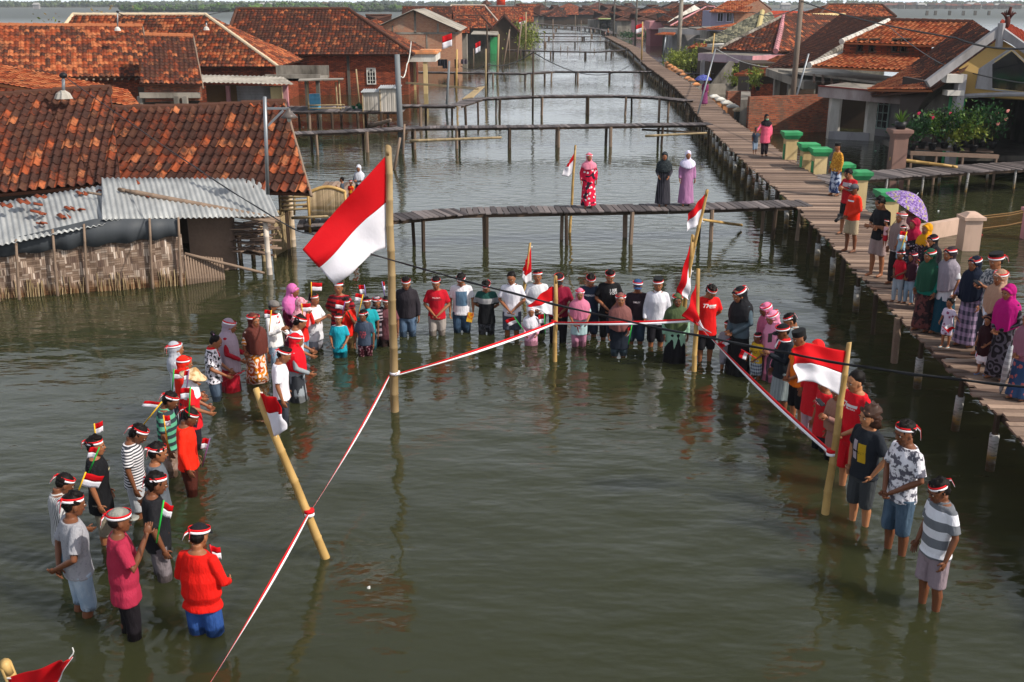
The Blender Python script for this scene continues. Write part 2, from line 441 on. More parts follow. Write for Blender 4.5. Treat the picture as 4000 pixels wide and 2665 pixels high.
def corr_sheet(name, pts, mat, parent, wl=.09, amp=.013, nu=4, rows=8, wave=0):
    pts = [V(p) for p in pts]; A, U, W, n = frame_of(pts)
    P2 = [((p - A).dot(U), (p - A).dot(W)) for p in pts]; flat = [A + U * a + W * b for a, b in P2]
    u0 = min(p[0] for p in P2); u1 = max(p[0] for p in P2); v0 = min(p[1] for p in P2); v1 = max(p[1] for p in P2)
    k = int((u1 - u0) / wl * nu) + 1; bm = bmesh.new(); g = []
    for j in range(rows + 1):
        vv = v0 + (v1 - v0) * j / rows; row = []
        for i in range(k + 1):
            uu = u0 + (u1 - u0) * i / k
            z = amp * sin(2 * pi * (uu - u0) / wl) + wave * sin(uu * 1.1 + vv) + .01 * sin(uu * .7)
            row.append(bm.verts.new(A + U * uu + W * vv + n * z))
        g.append(row)
    for j in range(rows):
        for i in range(k): bm.faces.new((g[j][i], g[j][i + 1], g[j + 1][i + 1], g[j + 1][i])).smooth = True
    clip_poly_bm(bm, flat, n)
    me = bpy.data.meshes.new(name); bm.to_mesh(me); bm.free(); me.materials.append(mat)
    o = bpy.data.objects.new(name, me); COL.objects.link(o)
    m = o.modifiers.new('s', 'SOLIDIFY'); m.thickness = .006; m.offset = 0
    if parent is not None: o.parent = parent; o.matrix_parent_inverse = PINV(parent)
    return o
def wall_run(name, pts, z0, z1, mat, parent, t=.12):
    """a wall along pts (plan), from z0 up to z1"""
    mb = MB()
    for a, b in zip(pts[:-1], pts[1:]):
        a = V((a[0], a[1], 0)); b = V((b[0], b[1], 0)); d = (b - a).normalized(); s = V((-d.y, d.x, 0)) * t / 2
        q = [a - s, b - s, b + s, a + s]
        mb.add([p + V((0, 0, z0)) for p in q] + [p + V((0, 0, z1)) for p in q], [(3, 2, 1, 0), (4, 5, 6, 7), (0, 1, 5, 4), (1, 2, 6, 5), (2, 3, 7, 6), (3, 0, 4, 7)])
    return mb.build(name, mat, parent)
def window(parent, p, d, w, h, frame=WHITEP, arch=False, bars=(2, 3)):
    """window whose lower left corner is p, running along d, facing d x up"""
    p = V(p); d = V(d).normalized(); up = V((0, 0, 1)); o = d.cross(up).normalized()
    m = MB(); g = MB()
    def bx(u0, u1, z0, z1, dep, off, B):
        a = p + d * u0 + up * z0 + o * off; b = p + d * u1 + up * z0 + o * off
        q = [a, b, b + up * (z1 - z0), a + up * (z1 - z0)]; r = [v + o * dep for v in q]
        B.add(q + r, [(3, 2, 1, 0), (4, 5, 6, 7), (0, 1, 5, 4), (1, 2, 6, 5), (2, 3, 7, 6), (3, 0, 4, 7)])
    f = .07
    bx(0, f, 0, h, .06, .012, m); bx(w - f, w, 0, h, .06, .012, m); bx(f, w - f, 0, f, .06, .012, m); bx(f, w - f, h - f, h, .06, .012, m)
    for i in range(1, bars[0]): x = f + (w - 2 * f) * i / bars[0]; bx(x - .02, x + .02, f, h - f, .04, .014, m)
    for i in range(1, bars[1]): z = h * i / bars[1]; bx(f, w - f, z - .015, z + .015, .036, .016, m)
    if arch:
        for s_ in (0, 1):
            for k in range(4):
                z = h - f - .05 * (k + 1); ww = (w / 2 - f) * (1 - .27 * k) * .8
                if s_ == 0: bx(f, f + ww, z, z + .052, .03, .018, m)
                else: bx(w - f - ww, w - f, z, z + .052, .03, .018, m)
    wo = m.build('window', frame, parent); bx(f, w - f, f, h - f, .008, .006, g)
    g.build('pane', GLASS, wo); return wo
def house(x0, x1, yb, ye, yr, depth, kind='hip', tm=None, wm=None, rm=None, label='', over=.5, rx0=None, rx1=None, rot=0.0,
          wins=(), nu=4, tw=.25, th=.30, Y=None, cap=None, group=None, cat='house', doors=(), name='brick_house', bot=-.7, pil=()):
    """house seen from the canal: eaves span pixels x0..x1, its foot is at row yb, eave at ye, ridge at yr"""
    tm = tm or TILE_B; wm = wm or BRICK; rm = rm or tm
    Y0 = Y if Y is not None else G(2000, yb).y
    Ye = Y0 - over
    A = D(x0, ye, Ye); B = D(x1, ye, Ye); ze = (A.z + B.z) / 2; w = B.x - A.x; d = depth + 2 * over
    Yr = Ye + d / 2 if kind in ('hip', 'gx') else Ye
    zr = D((x0 + x1) / 2, yr, Yr).z
    e = empty(name, (A.x, Ye, 0), rot, label, cat, group)
    M = Matrix.Translation((A.x, Ye, 0)) @ Matrix.Rotation(rot, 4, 'Z')
    T = lambda x, y, z: M @ V((x, y, z))
    o = over * .8
    if kind in ('hip', 'gx'):
        if rx0 is not None: a = D(rx0, yr, Yr).x - A.x
        else: a = d * .45 if kind == 'hip' else 0
        if rx1 is not None: b = D(rx1, yr, Yr).x - A.x
        else: b = w - d * .45 if kind == 'hip' else w
        R0 = T(a, d / 2, zr); R1 = T(b, d / 2, zr)
        E = [T(0, 0, ze), T(w, 0, ze), T(w, d, ze), T(0, d, ze)]
        tile_roof('roof', [E[0], E[1], R1, R0], tm, e, tw, th, nu, seed=int(x0) % 17)
        tile_roof('roof', [E[2], E[3], R0, R1], tm, e, tw, th, 2, seed=3)
        if kind == 'hip' or a > .5: tile_roof('roof', [E[3], E[0], R0], tm, e, tw, th, nu, seed=5)
        if kind == 'hip' or b < w - .5: tile_roof('roof', [E[1], E[2], R1], tm, e, tw, th, nu, seed=6)
        up = V((0, 0, .05))
        ridge('ridge_cap', [R0 + up, R1 + up], cap or rm, e)
        if kind == 'hip':
            ridge('ridge_cap', [R0 + up, E[0] + up], cap or rm, e); ridge('ridge_cap', [R1 + up, E[1] + up], cap or rm, e)
        gz = [(0, d / 2), (w, d / 2)]
    else:
        R0 = T(w / 2, 0, zr); R1 = T(w / 2, d, zr)
        E = [T(0, 0, ze), T(w, 0, ze), T(w, d, ze), T(0, d, ze)]
        if tm is ASB:
            corr_sheet('roof', [E[3], E[0], R0, R1], tm, e, .2, .03); corr_sheet('roof', [E[1], E[2], R1, R0], tm, e, .2, .03)
        else:
            tile_roof('roof', [E[3], E[0], R0, R1], tm, e, tw, th, nu); tile_roof('roof', [E[1], E[2], R1, R0], tm, e, tw, th, nu, seed=2)
            ridge('ridge_cap', [R0 + V((0, 0, .05)), R1 + V((0, 0, .05))], cap or rm, e)
    # walls
    mb = MB(); zt = ze + (zr - ze) * (o / (d / 2 if kind in ('hip', 'gx') else w / 2)) - .10
    q = [(o, over), (w - o, over), (w - o, d - over), (o, d - over)]
    vs = [T(x, y, bot) for x, y in q] + [T(x, y, zt) for x, y in q]
    fs = [(0, 1, 5, 4), (1, 2, 6, 5), (2, 3, 7, 6), (3, 0, 4, 7), (0, 3, 2, 1)]
    if kind == 'gy':
        k = len(vs); hz = zr - .12; vs += [T(w / 2, over, hz), T(w / 2, d - over, hz)]
        fs += [(4, 5, k), (7, k + 1, 6)]
    elif kind == 'gx' :
        k = len(vs); hz = zr - .12; vs += [T(o, d / 2, hz), T(w - o, d / 2, hz)]
        fs += [(4, k, 7), (5, 6, k + 1)]
    mb.add(vs, fs); mb.build('wall', wm, e)
    dr = V((cos(rot), sin(rot), 0))
    for (fx, z, ww, hh) in wins: window(e, T(o + fx * (w - 2 * o), over, z), dr, ww, hh)
    for (fx, z, ww, hh) in doors:
        m = MB(); c = T(o + fx * (w - 2 * o), over - .02, z); m.beam(c, c + dr * ww, .05, hh); m.build('door', DARK, e)
    for (fx, mat) in pil:
        m = MB(); c = T(o + fx * (w - 2 * o), over - .03, 0); m.b2(c.x - .1, c.x + .1, c.y - .03, c.y + .08, bot, zt); m.build('pilaster', mat, e)
    return e
def post(mb, p, z0, z1, r, lean=.02, n=7, mi=0):
    a = random.uniform(-lean, lean); b = random.uniform(-lean, lean); h = z1 - z0
    mb.tube([(p[0] + a * h, p[1] + b * h, z0), (p[0] + a * h * .4, p[1] + b * h * .5, z0 + h * .5), (p[0], p[1], z1)], [r * 1.05, r * .97, r], n, mi)
def bamboo_pole(name, p0, p1, r0, r1=None, mat=None, parent=None, n=10, seg=.38):
    """bamboo with swollen nodes, hollow top"""
    p0 = V(p0); p1 = V(p1); r1 = r1 or r0 * .8; L = (p1 - p0).length; k = max(2, int(L / seg)); pts = []; rad = []
    for i in range(k + 1):
        t = i / k; b = V((sin(i * 1.7) * .006, cos(i * 2.1) * .006, 0)); r = r0 + (r1 - r0) * t; c = p0.lerp(p1, t) + b
        if 0 < i < k:
            d = (p1 - p0).normalized()
            pts += [c - d * .018, c, c + d * .018]; rad += [r * .97, r * 1.09, r * .97]
        else: pts.append(c); rad.append(r)
    d = (p1 - p0).normalized(); pts += [p1 - d * .002, p1 - d * .12]; rad += [r1 * .8, r1 * .78]
    mb = MB(); mb.tube(pts, rad, n); return mb.build(name, mat or BAMBY, parent, smooth=True)
def deck(name, pts, w, z, label, cat='footbridge', mat=None, plank=.14, posts=1.8, pr=.05, wv=None, zs=None, group=None, gap=.02, postmat=None, rough=1.0, pvc=False):
    """plank deck along pts (plan centre line)"""
    mat = mat or PLANK
    e = empty(name, (pts[0][0], pts[0][1], 0), 0, label, cat, group)
    mb = MB(); P = [V((p[0], p[1], 0)) for p in pts]; zs = zs or [z] * len(P)
    tot = 0; beams = MB(); pl = []; tl = 0
    for i in range(len(P) - 1):
        a, b = P[i], P[i + 1]; L = (b - a).length; d = (b - a) / L; s = V((-d.y, d.x, 0)); k = max(1, int(L / plank))
        wa = wv[i] if wv else w; wb = wv[i + 1] if wv else w
        for j in range(k):
            t = (j + .5) / k; c = a.lerp(b, t); zz = zs[i] + (zs[i + 1] - zs[i]) * t; ww = wa + (wb - wa) * t
            jl = random.uniform(-.05, .07) * rough; jo = random.uniform(-.05, .05) * rough; ya = random.uniform(-.012, .012) * rough
            sd_ = (s + d * ya * 2).normalized(); cc = c + s * jo + V((0, 0, zz - .015 + random.uniform(-.006, .006) * rough))
            mb.beam(cc - sd_ * (ww + jl) / 2, cc + sd_ * (ww + jl) / 2, L / k - gap, .03)
        for sg in (-1, 1):
            beams.beam(a + s * sg * (wa / 2 - .12) + V((0, 0, zs[i] - .085)), b + s * sg * (wb / 2 - .12) + V((0, 0, zs[i + 1] - .085)), .06, .10)
        x = posts * .5 if i == 0 else max(0.0, (posts - tl))
        while x < L:
            t = x / L; c = a.lerp(b, t); zz = zs[i] + (zs[i + 1] - zs[i]) * t; ww = wa + (wb - wa) * t
            for sg in (-1, 1): pl.append((c + s * sg * (ww / 2 - .06 + random.uniform(-.05, .05)) + d * random.uniform(-.1, .1), zz))
            x += posts * random.uniform(.88, 1.12)
        tl = L - (x - posts)
    mb.build('planking', mat, e); beams.build('joist', TIMBER, e)
    for c, zz in pl:
        m = MB()
        if pvc and random.random() < .8:
            post(m, c, -.9, zz - .34, pr * 1.15, .05, 10); m.build('post', PVC, e, True)
            m = MB(); post(m, c, zz - .36, zz - .04, pr * .8, 0, 6); m.build('post_head', TIMBER, e)
        else: post(m, c, -.9, zz - .04, pr * random.uniform(.8, 1.2), .04, 6); m.build('post', postmat or (BAMBG if random.random() < .5 else TIMBER), e)
    return e
def pvc_mat():
    n = N('pvc_pile', .6, .3); x = n.sep(n.geo()); co = n.obj()
    g = n.math('SUBTRACT', x[2], n.math('MULTIPLY', n.noise(co, 7), .25))
    c = n.ramp(g, [(0, H('#3a2c14')), (.08, H('#7d6026')), (.22, H('#8f8a80')), (.4, H('#a8a6a4'))])
    c = n.mix(n.ramp(n.noise(n.mp(co, (1, 1, 4)), 8, 4), [(.5, (0, 0, 0, 1)), (.7, (1, 1, 1, 1))]), c, H('#4d4a48'))
    return n.out(c)
PVC = pvc_mat()
def foliage(mb, c, r, n, size, mi=0, seed=1, flat=.8, shell=.45):
    R = random.Random(seed); c = V(c)
    # clumps of leaves scattered in the volume so that gaps show
    K = max(4, n // 45); cl = []
    for _ in range(K):
        while True:
            p = V((R.uniform(-1, 1), R.uniform(-1, 1), R.uniform(-1, 1)))
            if shell < p.length < 1: break
        cl.append(V((p.x * r[0], p.y * r[1], p.z * r[2] * flat)))
    for i in range(n):
        b = cl[i % K]; s = .38 * min(r[0], r[2]); p = c + b + V((R.gauss(0, s), R.gauss(0, s), R.gauss(0, s * .8)))
        a = V((R.uniform(-1, 1), R.uniform(-1, 1), R.uniform(-.3, 1))).normalized(); t = a.orthogonal().normalized(); u = a.cross(t)
        ang = R.uniform(0, pi); t, u = t * cos(ang) + u * sin(ang), u * cos(ang) - t * sin(ang)
        k = size * R.uniform(.6, 1.4)
        mb.add([p - t * k, p + u * k * .42, p + t * k, p - u * k * .42], [(0, 1, 2, 3)], mi)
def bush(px, py, w, h, mat, label, n=900, size=.09, cat='bush', name='bush', z=0.0, d=None, Yadd=0, stems=6, Y=None):
    p = G(px, py, z) if Y is None else D(px, py, Y); p.z = z; p.y += Yadd; d = d or w
    e = empty(name, p, 0, label, cat)
    mb = MB(); foliage(mb, (p.x, p.y, p.z + h * .55), (w / 2, d / 2, h / 2), n, size, seed=int(px)); mb.build('foliage', mat, e)
    m = MB(); R = random.Random(int(px))
    for i in range(stems):
        x = R.uniform(-.3, .3) * w; y = R.uniform(-.3, .3) * d
        m.tube([(p.x + x * .2, p.y + y * .2, p.z - .3), (p.x + x * .6, p.y + y * .6, p.z + h * .3), (p.x + x, p.y + y, p.z + h * .75)], [.03 * h ** .5, .02 * h ** .5, .006], 5)
    m.build('stem', TIMBER, e); return e
# ================================================================ water, shore, far land
WATERM = water_mat()
sheet('sea_bed', [V((-300, -60, -1.0)), V((300, -60, -1.0)), V((300, 300, -1.0)), V((-300, 300, -1.0))], plain('mud', H('#3a3018'), .9, .3, .5), kind='structure')
mb = MB()
for (x0, x1, y) in ((-1500, 2200, 1250), (-700, -250, 980), (150, 900, 900)):
    k = 60; a = [V((x0 + (x1 - x0) * i / k, y + 18 * sin(i * .7) + 10 * sin(i * 2.1), .35)) for i in range(k + 1)]
    for p, q in zip(a[:-1], a[1:]):
        mb.quad(p, q, q + V((0, 500, 1)), p + V((0, 500, 1))); mb.quad(p - V((0, 0, 1)), q - V((0, 0, 1)), q, p)
mb.build('far_shore', plain('far_mud', H('#5a5648'), .9, .3, .05))['kind'] = 'structure'
def mangrove(name, x0, x1, y, n, h, mats, dy=60, seed=1, kind='stuff', label='far mangrove wood along the horizon beyond the water'):
    R = random.Random(seed); mb = MB()
    for i in range(n):
        x = R.uniform(x0, x1); t = .75 + .35 * noise.noise(V((x * .012, seed, 0))) + .2 * noise.noise(V((x * .06, seed, 3)))
        hh = h * max(.25, t) * R.uniform(.7, 1.1); r = h * R.uniform(.3, .6); yy = y + R.uniform(0, dy) + 18 * sin(x * .012)
        mb.sph((x, yy, hh * .5), (r * 1.3, r, hh * .55), R.randrange(len(mats)), None, 6, 4)
        for _ in range(5):
            c = V((x + R.uniform(-1, 1) * r * 1.3, yy - R.uniform(0, r), hh * R.uniform(.3, 1.02))); k = r * R.uniform(.25, .5)
            mb.sph(c, (k, k, k * .8), R.randrange(len(mats)), None, 5, 3)
    o = mb.build(name, mats); tag(o, label, 'woodland', None, kind); return o
FARM = [LEAFF, plain('far_leaf', H('#35422c'), .9, .3, .2), plain('far_leaf_light', H('#55603e'), .9, .3, .2)]
mangrove('mangrove_wood', -1100, 1500, 1235, 1500, 6.3, FARM, 120, 2)
mangrove('mangrove_wood', -520, -340, 985, 220, 5.6, FARM, 50, 4, label='nearer mangrove wood behind the rooftops at upper left')
mangrove('mangrove_wood', -235, -60, 640, 260, 5.2, [LEAFF, LEAF], 60, 5, label='brighter mangrove trees beyond the brick gable house')
# ================================================================ far houses of the village
def fh(*a, **k): return house(*a, **k)
R9 = random.Random(5)
fh(860, 1615, 372, 214, 37, 8.5, 'hip', TILE_A, BRICK, rx0=925, rx1=1360, over=.6, label='big brick house under a dark brown tiled hip roof, arched white window over the water', wins=((.725, 1.0, 0, 0),) and (), pil=((.22, CONCD), (.665, CONCD)))
fh(130, 1085, 415, 262, 60, 8.0, 'hip', TILE_B, BRICK, rx0=285, rx1=803, over=.6, label='long house with mottled orange tiles and cream ridge left of the dark hip roof', cap=plain('cream_ridge', H('#cbb89c'), .9, .2, 3))
fh(1430, 1800, 262, 122, 38, 14, 'gy', ASB, BRICK2, over=.7, label='pale brick gable house with grey fibre cement roof and laundry below', cap=ASB)
fh(1560, 1760, 210, 118, 29, 9, 'gx', TILE_A, BRICK2, nu=3, label='dark tiled roof rising right behind the pale brick gable house')
fh(1400, 1530, 235, 95, 60, 8, 'hip', TILE_B, BRICK, nu=3, label='low reddish roof peeking between the dark hip roof and the grey gable roof', Y=150)
fh(1735, 1965, 178, 108, 22, 9, 'hip', TILE_B, CONC, rx0=1762, rx1=1893, nu=3, label='orange brown tiled house with a pale ridge in the middle distance', cap=plain('cream_ridge2', H('#b9a898'), .9, .2, 3))
fh(1765, 1925, 205, 111, 62, 5, 'hip', TILE_B, CONCD, rx0=1782, rx1=1880, nu=3, label='tiled front wing with green door before the orange brown house', Y=140)
fh(1757, 1835, 215, 130, 80, 3, 'gx', TILE_B, CONC, nu=3, label='small red lean-to roof tucked beside the pale brick gable', Y=128)
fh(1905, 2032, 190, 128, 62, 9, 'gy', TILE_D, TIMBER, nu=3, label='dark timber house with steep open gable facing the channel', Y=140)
fh(1905, 2085, 140, 88, 28, 10, 'gx', TILE_B, CONC, nu=3, label='broad orange tiled roof behind the dark timber gable', Y=190)
fh(2022, 2110, 120, 62, 18, 10, 'hip', TILE_B, CONC, nu=3, label='tiled hip house left of the leftmost utility pole in the far row', Y=230)
ROW = [(1990, 2080, 70, 30, 12), (2070, 2150, 72, 34, 14), (2180, 2270, 66, 30, 12), (2290, 2390, 66, 30, 11), (2420, 2500, 78, 38, 14), (2440, 2540, 100, 62, 34), (2590, 2700, 100, 34, 8), (2700, 2800, 90, 26, 6), (2100, 2130, 95, 62, 41), (2118, 2220, 94, 66, 22), (2150, 2212, 93, 66, 42), (2205, 2262, 92, 58, 28), (2238, 2340, 90, 60, 24), (2252, 2330, 91, 57, 30), (2306, 2350, 90, 58, 36), (2340, 2425, 104, 58, 20), (2330, 2400, 108, 76, 45), (2395, 2480, 118, 64, 24), (2405, 2475, 128, 80, 50), (2480, 2570, 140, 78, 53), (2495, 2625, 128, 52, 22)]
RL = ['hazy roof at the far left of the channel head', 'hazy roof behind the hut at the channel head', 'hazy roof behind the wide hip roof', 'hazy roof above the yellow green canopy roof', 'hazy roof behind the loudspeaker pole', 'brown roof between the loudspeaker pole and the pink house', 'distant roof behind the long pale gable wall', 'distant roof behind the two storey house', 'small hut roof at the left end of the far row', 'wide hip roof behind the far landing, left of the yellow canopy', 'low front roof of the far row with a pale ridge', 'dark sloping roof in the far row beside the wide hip roof', 'brown olive roof above the yellow canopy at the channel head', 'front roof with pale hip line over the yellow green canopy', 'short red roof just left of the lime building', 'red pyramid roof behind the lime arched building', 'red shed roof directly over the lime arched building', 'mottled roof right of the loudspeaker pole', 'low orange roof right of the lime building', 'pink walled house with red tiled roof beside the walkway', 'broken roof with bare rafters behind the pink house']
for i, (a, b, yb, ye, yr) in enumerate(ROW):
    fh(a, b, yb + 4, ye, yr, 9, 'hip' if i not in (11, 14) else 'gx', [TILE_A, TILE_A, TILE_B][i % 3], [CONCD, TIMBER, CONC, TIMBER][i % 4] if i != 19 else PINKW, nu=2, label=RL[i], tw=.3, th=.34, group='houses around the far end of the channel')  # dark wall materials put the shade under the eaves into the wall colour
m = MB(); a = D(1915, 142, 139); m.b2(a.x, a.x + .9, 138.6, 139, -.2, 2.0); tag(m.build('green_door', GREENW), 'bright green door panel under the pale porch', 'door')
m = MB(); m.add([D(1840, 132, 136), D(1950, 136, 136), D(1946, 122, 140), D(1850, 120, 140)], [(0, 1, 2, 3)]); o = m.build('porch_roof', ASB); o.modifiers.new('s', 'SOLIDIFY').thickness = .1; tag(o, 'pale flat porch sheet before the green door', 'canopy')
# lime building with dark arches
p = G(2341, 112); w_ = D(2398, 112, p.y).x - p.x
e = empty('prayer_house', p, 0, 'lime green building with dark arched windows at the bend of the walkway', 'building')
m = MB(); m.b2(p.x, p.x + w_, p.y, p.y + 7, -.5, 2.15); m.build('wall', LIMEW, e)
m = MB(); m.b2(p.x - .25, p.x + w_ + .25, p.y - .25, p.y + 7, 2.15, 2.35); m.build('parapet', LIMEW, e)
for k in (0, 1):
    m = MB(); cx = p.x + w_ * (.3 + .48 * k); r_ = .62
    m.add([V((cx + r_ * cos(t * pi / 8), p.y - .02, .95 + r_ * 1.1 * sin(t * pi / 8))) for t in range(9)] + [V((cx - r_, p.y - .02, .45)), V((cx + r_, p.y - .02, .45))], [tuple(range(11))[::-1]])
    m.build('arched_window', DARK, e)
p = G(2302, 110)
m = MB(); m.b2(p.x, p.x + 2.4, p.y, p.y + 6, -.5, 1.9); tag(m.build('concrete_annex', CONC), 'bare grey concrete block at the left side of the lime building', 'building')
# red water tank on its frame
c = D(1957, 20, 235); e = empty('water_tower', (c.x, c.y, 0), 0, 'tall orange red water tank above the far rooftops', 'water tower')
m = MB(); m.tube([(c.x, c.y, c.z), (c.x, c.y, c.z + 2.2)], .92, 20); m.build('tank', REDP, e, True)
m = MB()
for i in (-1, 1):
    for j in (-1, 1): m.tube([(c.x + i * .7, c.y + j * .7, 0), (c.x + i * .7, c.y + j * .7, c.z)], .08, 6)
m.b2(c.x - 1, c.x + 1, c.y - 1, c.y + 1, c.z - .12, c.z); m.build('stand', CONC, e)
# mosque-like tiered roof left of the tank
c = D(1900, 20, 240); e = empty('pavilion', (c.x, c.y, 0), 0, 'tiered pyramid roof left of the red water tank', 'building')
m = MB(); m.loft([(c.x, c.y, c.z - 1.2, 2.6, 2.6), (c.x, c.y, c.z - .2, 1.0, 1.0)], 4); m.loft([(c.x, c.y, c.z + .1, 1.3, 1.3), (c.x, c.y, c.z + 1.1, .1, .1)], 4); m.build('roof', TILE_B, e)
m = MB(); m.b2(c.x - .6, c.x + .6, c.y - .6, c.y + .6, 0, c.z + .2); m.build('tower', CONC, e)
# distant houses on the far right shore and left shore
R = random.Random(21)
def tiny(x, yb, w, h, Y, roofm, wallm, lab, grp):
    c = D(x, yb, Y); s = Y / F; e = empty('far_house', (c.x, c.y, 0), 0, lab, 'house', grp); w *= s; h *= s; z = max(0, c.z)
    m = MB(); m.b2(c.x - w / 2, c.x + w / 2, c.y, c.y + w * .6, 0, z + h * .5); m.build('wall', wallm, e)
    m = MB(); m.add([(c.x - w * .6, c.y - .5, z + h * .5), (c.x + w * .6, c.y - .5, z + h * .5), (c.x + w * .6, c.y + w * .7, z + h * .5), (c.x - w * .6, c.y + w * .7, z + h * .5), (c.x - w * .4, c.y + w * .3, z + h), (c.x + w * .4, c.y + w * .3, z + h)], [(0, 1, 5, 4), (1, 2, 5), (2, 3, 4, 5), (3, 0, 4), (3, 2, 1, 0)]); m.build('roof', roofm, e)
fr = [plain('far_roof_red', H('#6e4436'), .9, .2, .3), plain('far_roof_grey', H('#9c9a98'), .9, .1, .3), plain('far_roof_dark', H('#4a3a34'), .9, .2, .3)]
for i in range(26):
    x = 3410 + i * 23 + R.uniform(-6, 6)
    tiny(x, 27 + R.uniform(-1, 3), R.uniform(18, 36), R.uniform(10, 17), 820 + R.uniform(-20, 60), fr[R.randrange(3)], CONCD, 'low house in the hazy village on the far right shore', 'houses of the far right shore')
for (x, w, r, lb) in ((1035, 46, 1, 'white roofed hall on the far shore behind the dark hip roof'), (1120, 34, 1, 'small white hut on the far water beside the mangroves'), (3070, 34, 1, 'pale flat shed on the far shore above the village roofs'), (140, 22, 1, 'white boathouse on the far shore at upper left'), (1270, 30, 0, 'red roofed hut on the far shore')):
    tiny(x, 27, w, 15, 820, fr[r], GREYW, lb, None)
for (x, k, lb) in ((3620, 0, 1), (3653, 1, 1), (3708, 2, 1), (3762, 3, 1), (3808, 4, 1), (3862, 5, 1)):
    p = G(x, 60); m = MB(); m.b2(p.x - .5, p.x + .5, p.y - .5, p.y + .5, -1, 1.9); tag(m.build('stilt_block', CONCD), 'dark stump standing in a row in the far right water', 'stump', 'row of stumps in the far right water')
# ================================================================ left mid houses
e = empty('brick_house', D(300, 450, 60), 0, 'wide orange tiled house at the left edge behind the nearest roof', 'house')
q4 = [D(-260, 305, 57), D(602, 303, 61), D(556, 103, 65.2), D(-260, 99, 61.2)]
tile_roof('roof', q4, TILE_B, e, .27, .3, 6, .06, seed=3); ridge('ridge_cap', [q4[3], q4[2]], TILE_C, e, .15)
bamboo_pole('barge_pole', q4[1] + V((0, 0, .03)), q4[2] + V((0, 0, .03)), .05, .05, BAMBG, e)
wall_run('wall', [(q4[0].x, q4[0].y + .6), (q4[1].x - .5, q4[1].y + .5), (q4[2].x - .5, q4[2].y)], -.6, 2.35, BRICK, e, .2)
m = MB()
for i in range(30): p = q4[0].lerp(q4[1], i / 30 + .01); m.beam(p + V((0, -.05, -.12)), p + V((.1, .9, .25)), .06, .07)
m.build('rafter_ends', BAMBG, e)
e = empty('brick_house', D(660, 470, 57), 0, 'narrow brown tiled house with bare brick front between two orange roofs', 'house')
q4 = [D(545, 327, 56.3), D(790, 331, 57.3), D(753, 143, 61.2), D(565, 137, 60.4)]
tile_roof('roof', q4, TILE_A, e, .25, .3, 6, .06, seed=5); ridge('ridge_cap', [q4[3], q4[2]], TILE_C, e, .15)
bamboo_pole('barge_pole', q4[1] + V((.03, 0, -.2)), q4[2] + V((.03, 0, .03)), .05, .05, BAMBG, e)
wall_run('wall', [(q4[0].x, q4[0].y + .6), (q4[1].x - .3, q4[1].y + .5), (q4[2].x - .3, q4[2].y)], 1.35, 2.3, BRICK3, e, .2)
m = MB(); a = D(545, 372, 56.7); b = D(783, 372, 57.6); m.beam(a, b, .3, .28); m.build('lintel', CONC, e)
for x in (548, 690, 722): a = D(x, 380, 56.9); m = MB(); m.b2(a.x - .13, a.x + .13, a.y - .13, a.y + .13, -.6, a.z + .05); m.build('pillar', CONC, e)
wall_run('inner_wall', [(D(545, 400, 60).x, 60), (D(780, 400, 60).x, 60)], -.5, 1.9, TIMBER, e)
e = empty('side_roof', (0, 36, 0), 0, 'bright orange tiled roof slanting across at the left edge', 'roof')
tile_roof('roof', [D(-60, 318, 37.5), D(562, 427, 35), D(500, 352, 38.5), D(-60, 240, 42)], TILE_C, e, .24, .3, 4, .03)
wall_run('wall', [D(-60, 318, 38), D(540, 420, 35.6)], -.5, 2.6, BRICK, e)
# brick arched window of the big house
p = D(1434, 330, G(2000, 372).y)
EH = [o for o in bpy.data.objects if o.get('label', '').startswith('big brick house')][0]
window(EH, V((p.x, p.y - .01, p.z)), (1, 0, 0), .66, 1.15, WHITEP, True, (3, 4))
window([o for o in bpy.data.objects if o.get('label', '').startswith('pale brick gable')][0], D(1602, 192, G(2000, 262).y) + V((0, -.02, 0)), (1, 0, 0), .65, .7, CONC)
GH = [o for o in bpy.data.objects if o.get('label', '').startswith('pale brick gable')][0]; gY = G(2000, 262).y - .04
for (a, b, c, d) in ((1470, 126, 1790, 134), (1530, 100, 1536, 130), (1616, 44, 1626, 130), (1706, 92, 1714, 130), (1555, 134, 1561, 200), (1664, 134, 1670, 200)):
    m = MB(); p = D(a, b, gY); q = D(c, d, gY); m.b2(min(p.x, q.x), max(p.x, q.x) + .02, gY, gY + .1, min(p.z, q.z), max(p.z, q.z)); m.build('concrete_band', CONC, GH)
# yellow porch of the big brick house
Yp = G(1665, 366).y; e = empty('porch', (D(1665, 366, Yp).x, Yp, 0), 0, 'porch with orange rimmed white slab on three cream columns beside the brick house', 'porch')
a = D(1577, 218, Yp); b = D(1702, 218, Yp)
m = MB(); m.b2(a.x, b.x, Yp - .2, Yp + 5, a.z - .42, a.z + .12); m.build('slab', WHITEP, e)
m = MB(); m.b2(a.x - .1, b.x + .1, Yp - .32, Yp + 5.1, a.z + .12, a.z + .26); m.b2(a.x, b.x, Yp - .2, Yp, a.z + .26, a.z + .4); m.build('rim', ORANGEW, e)
for (px, yy) in ((1664, 366), (1618, 352), (1583, 366)):
    q = G(px, yy); m = MB(); m.b2(q.x - .15, q.x + .15, q.y - .12, q.y + .15, -.8, a.z - .42); m.build('column', YELLW, e)
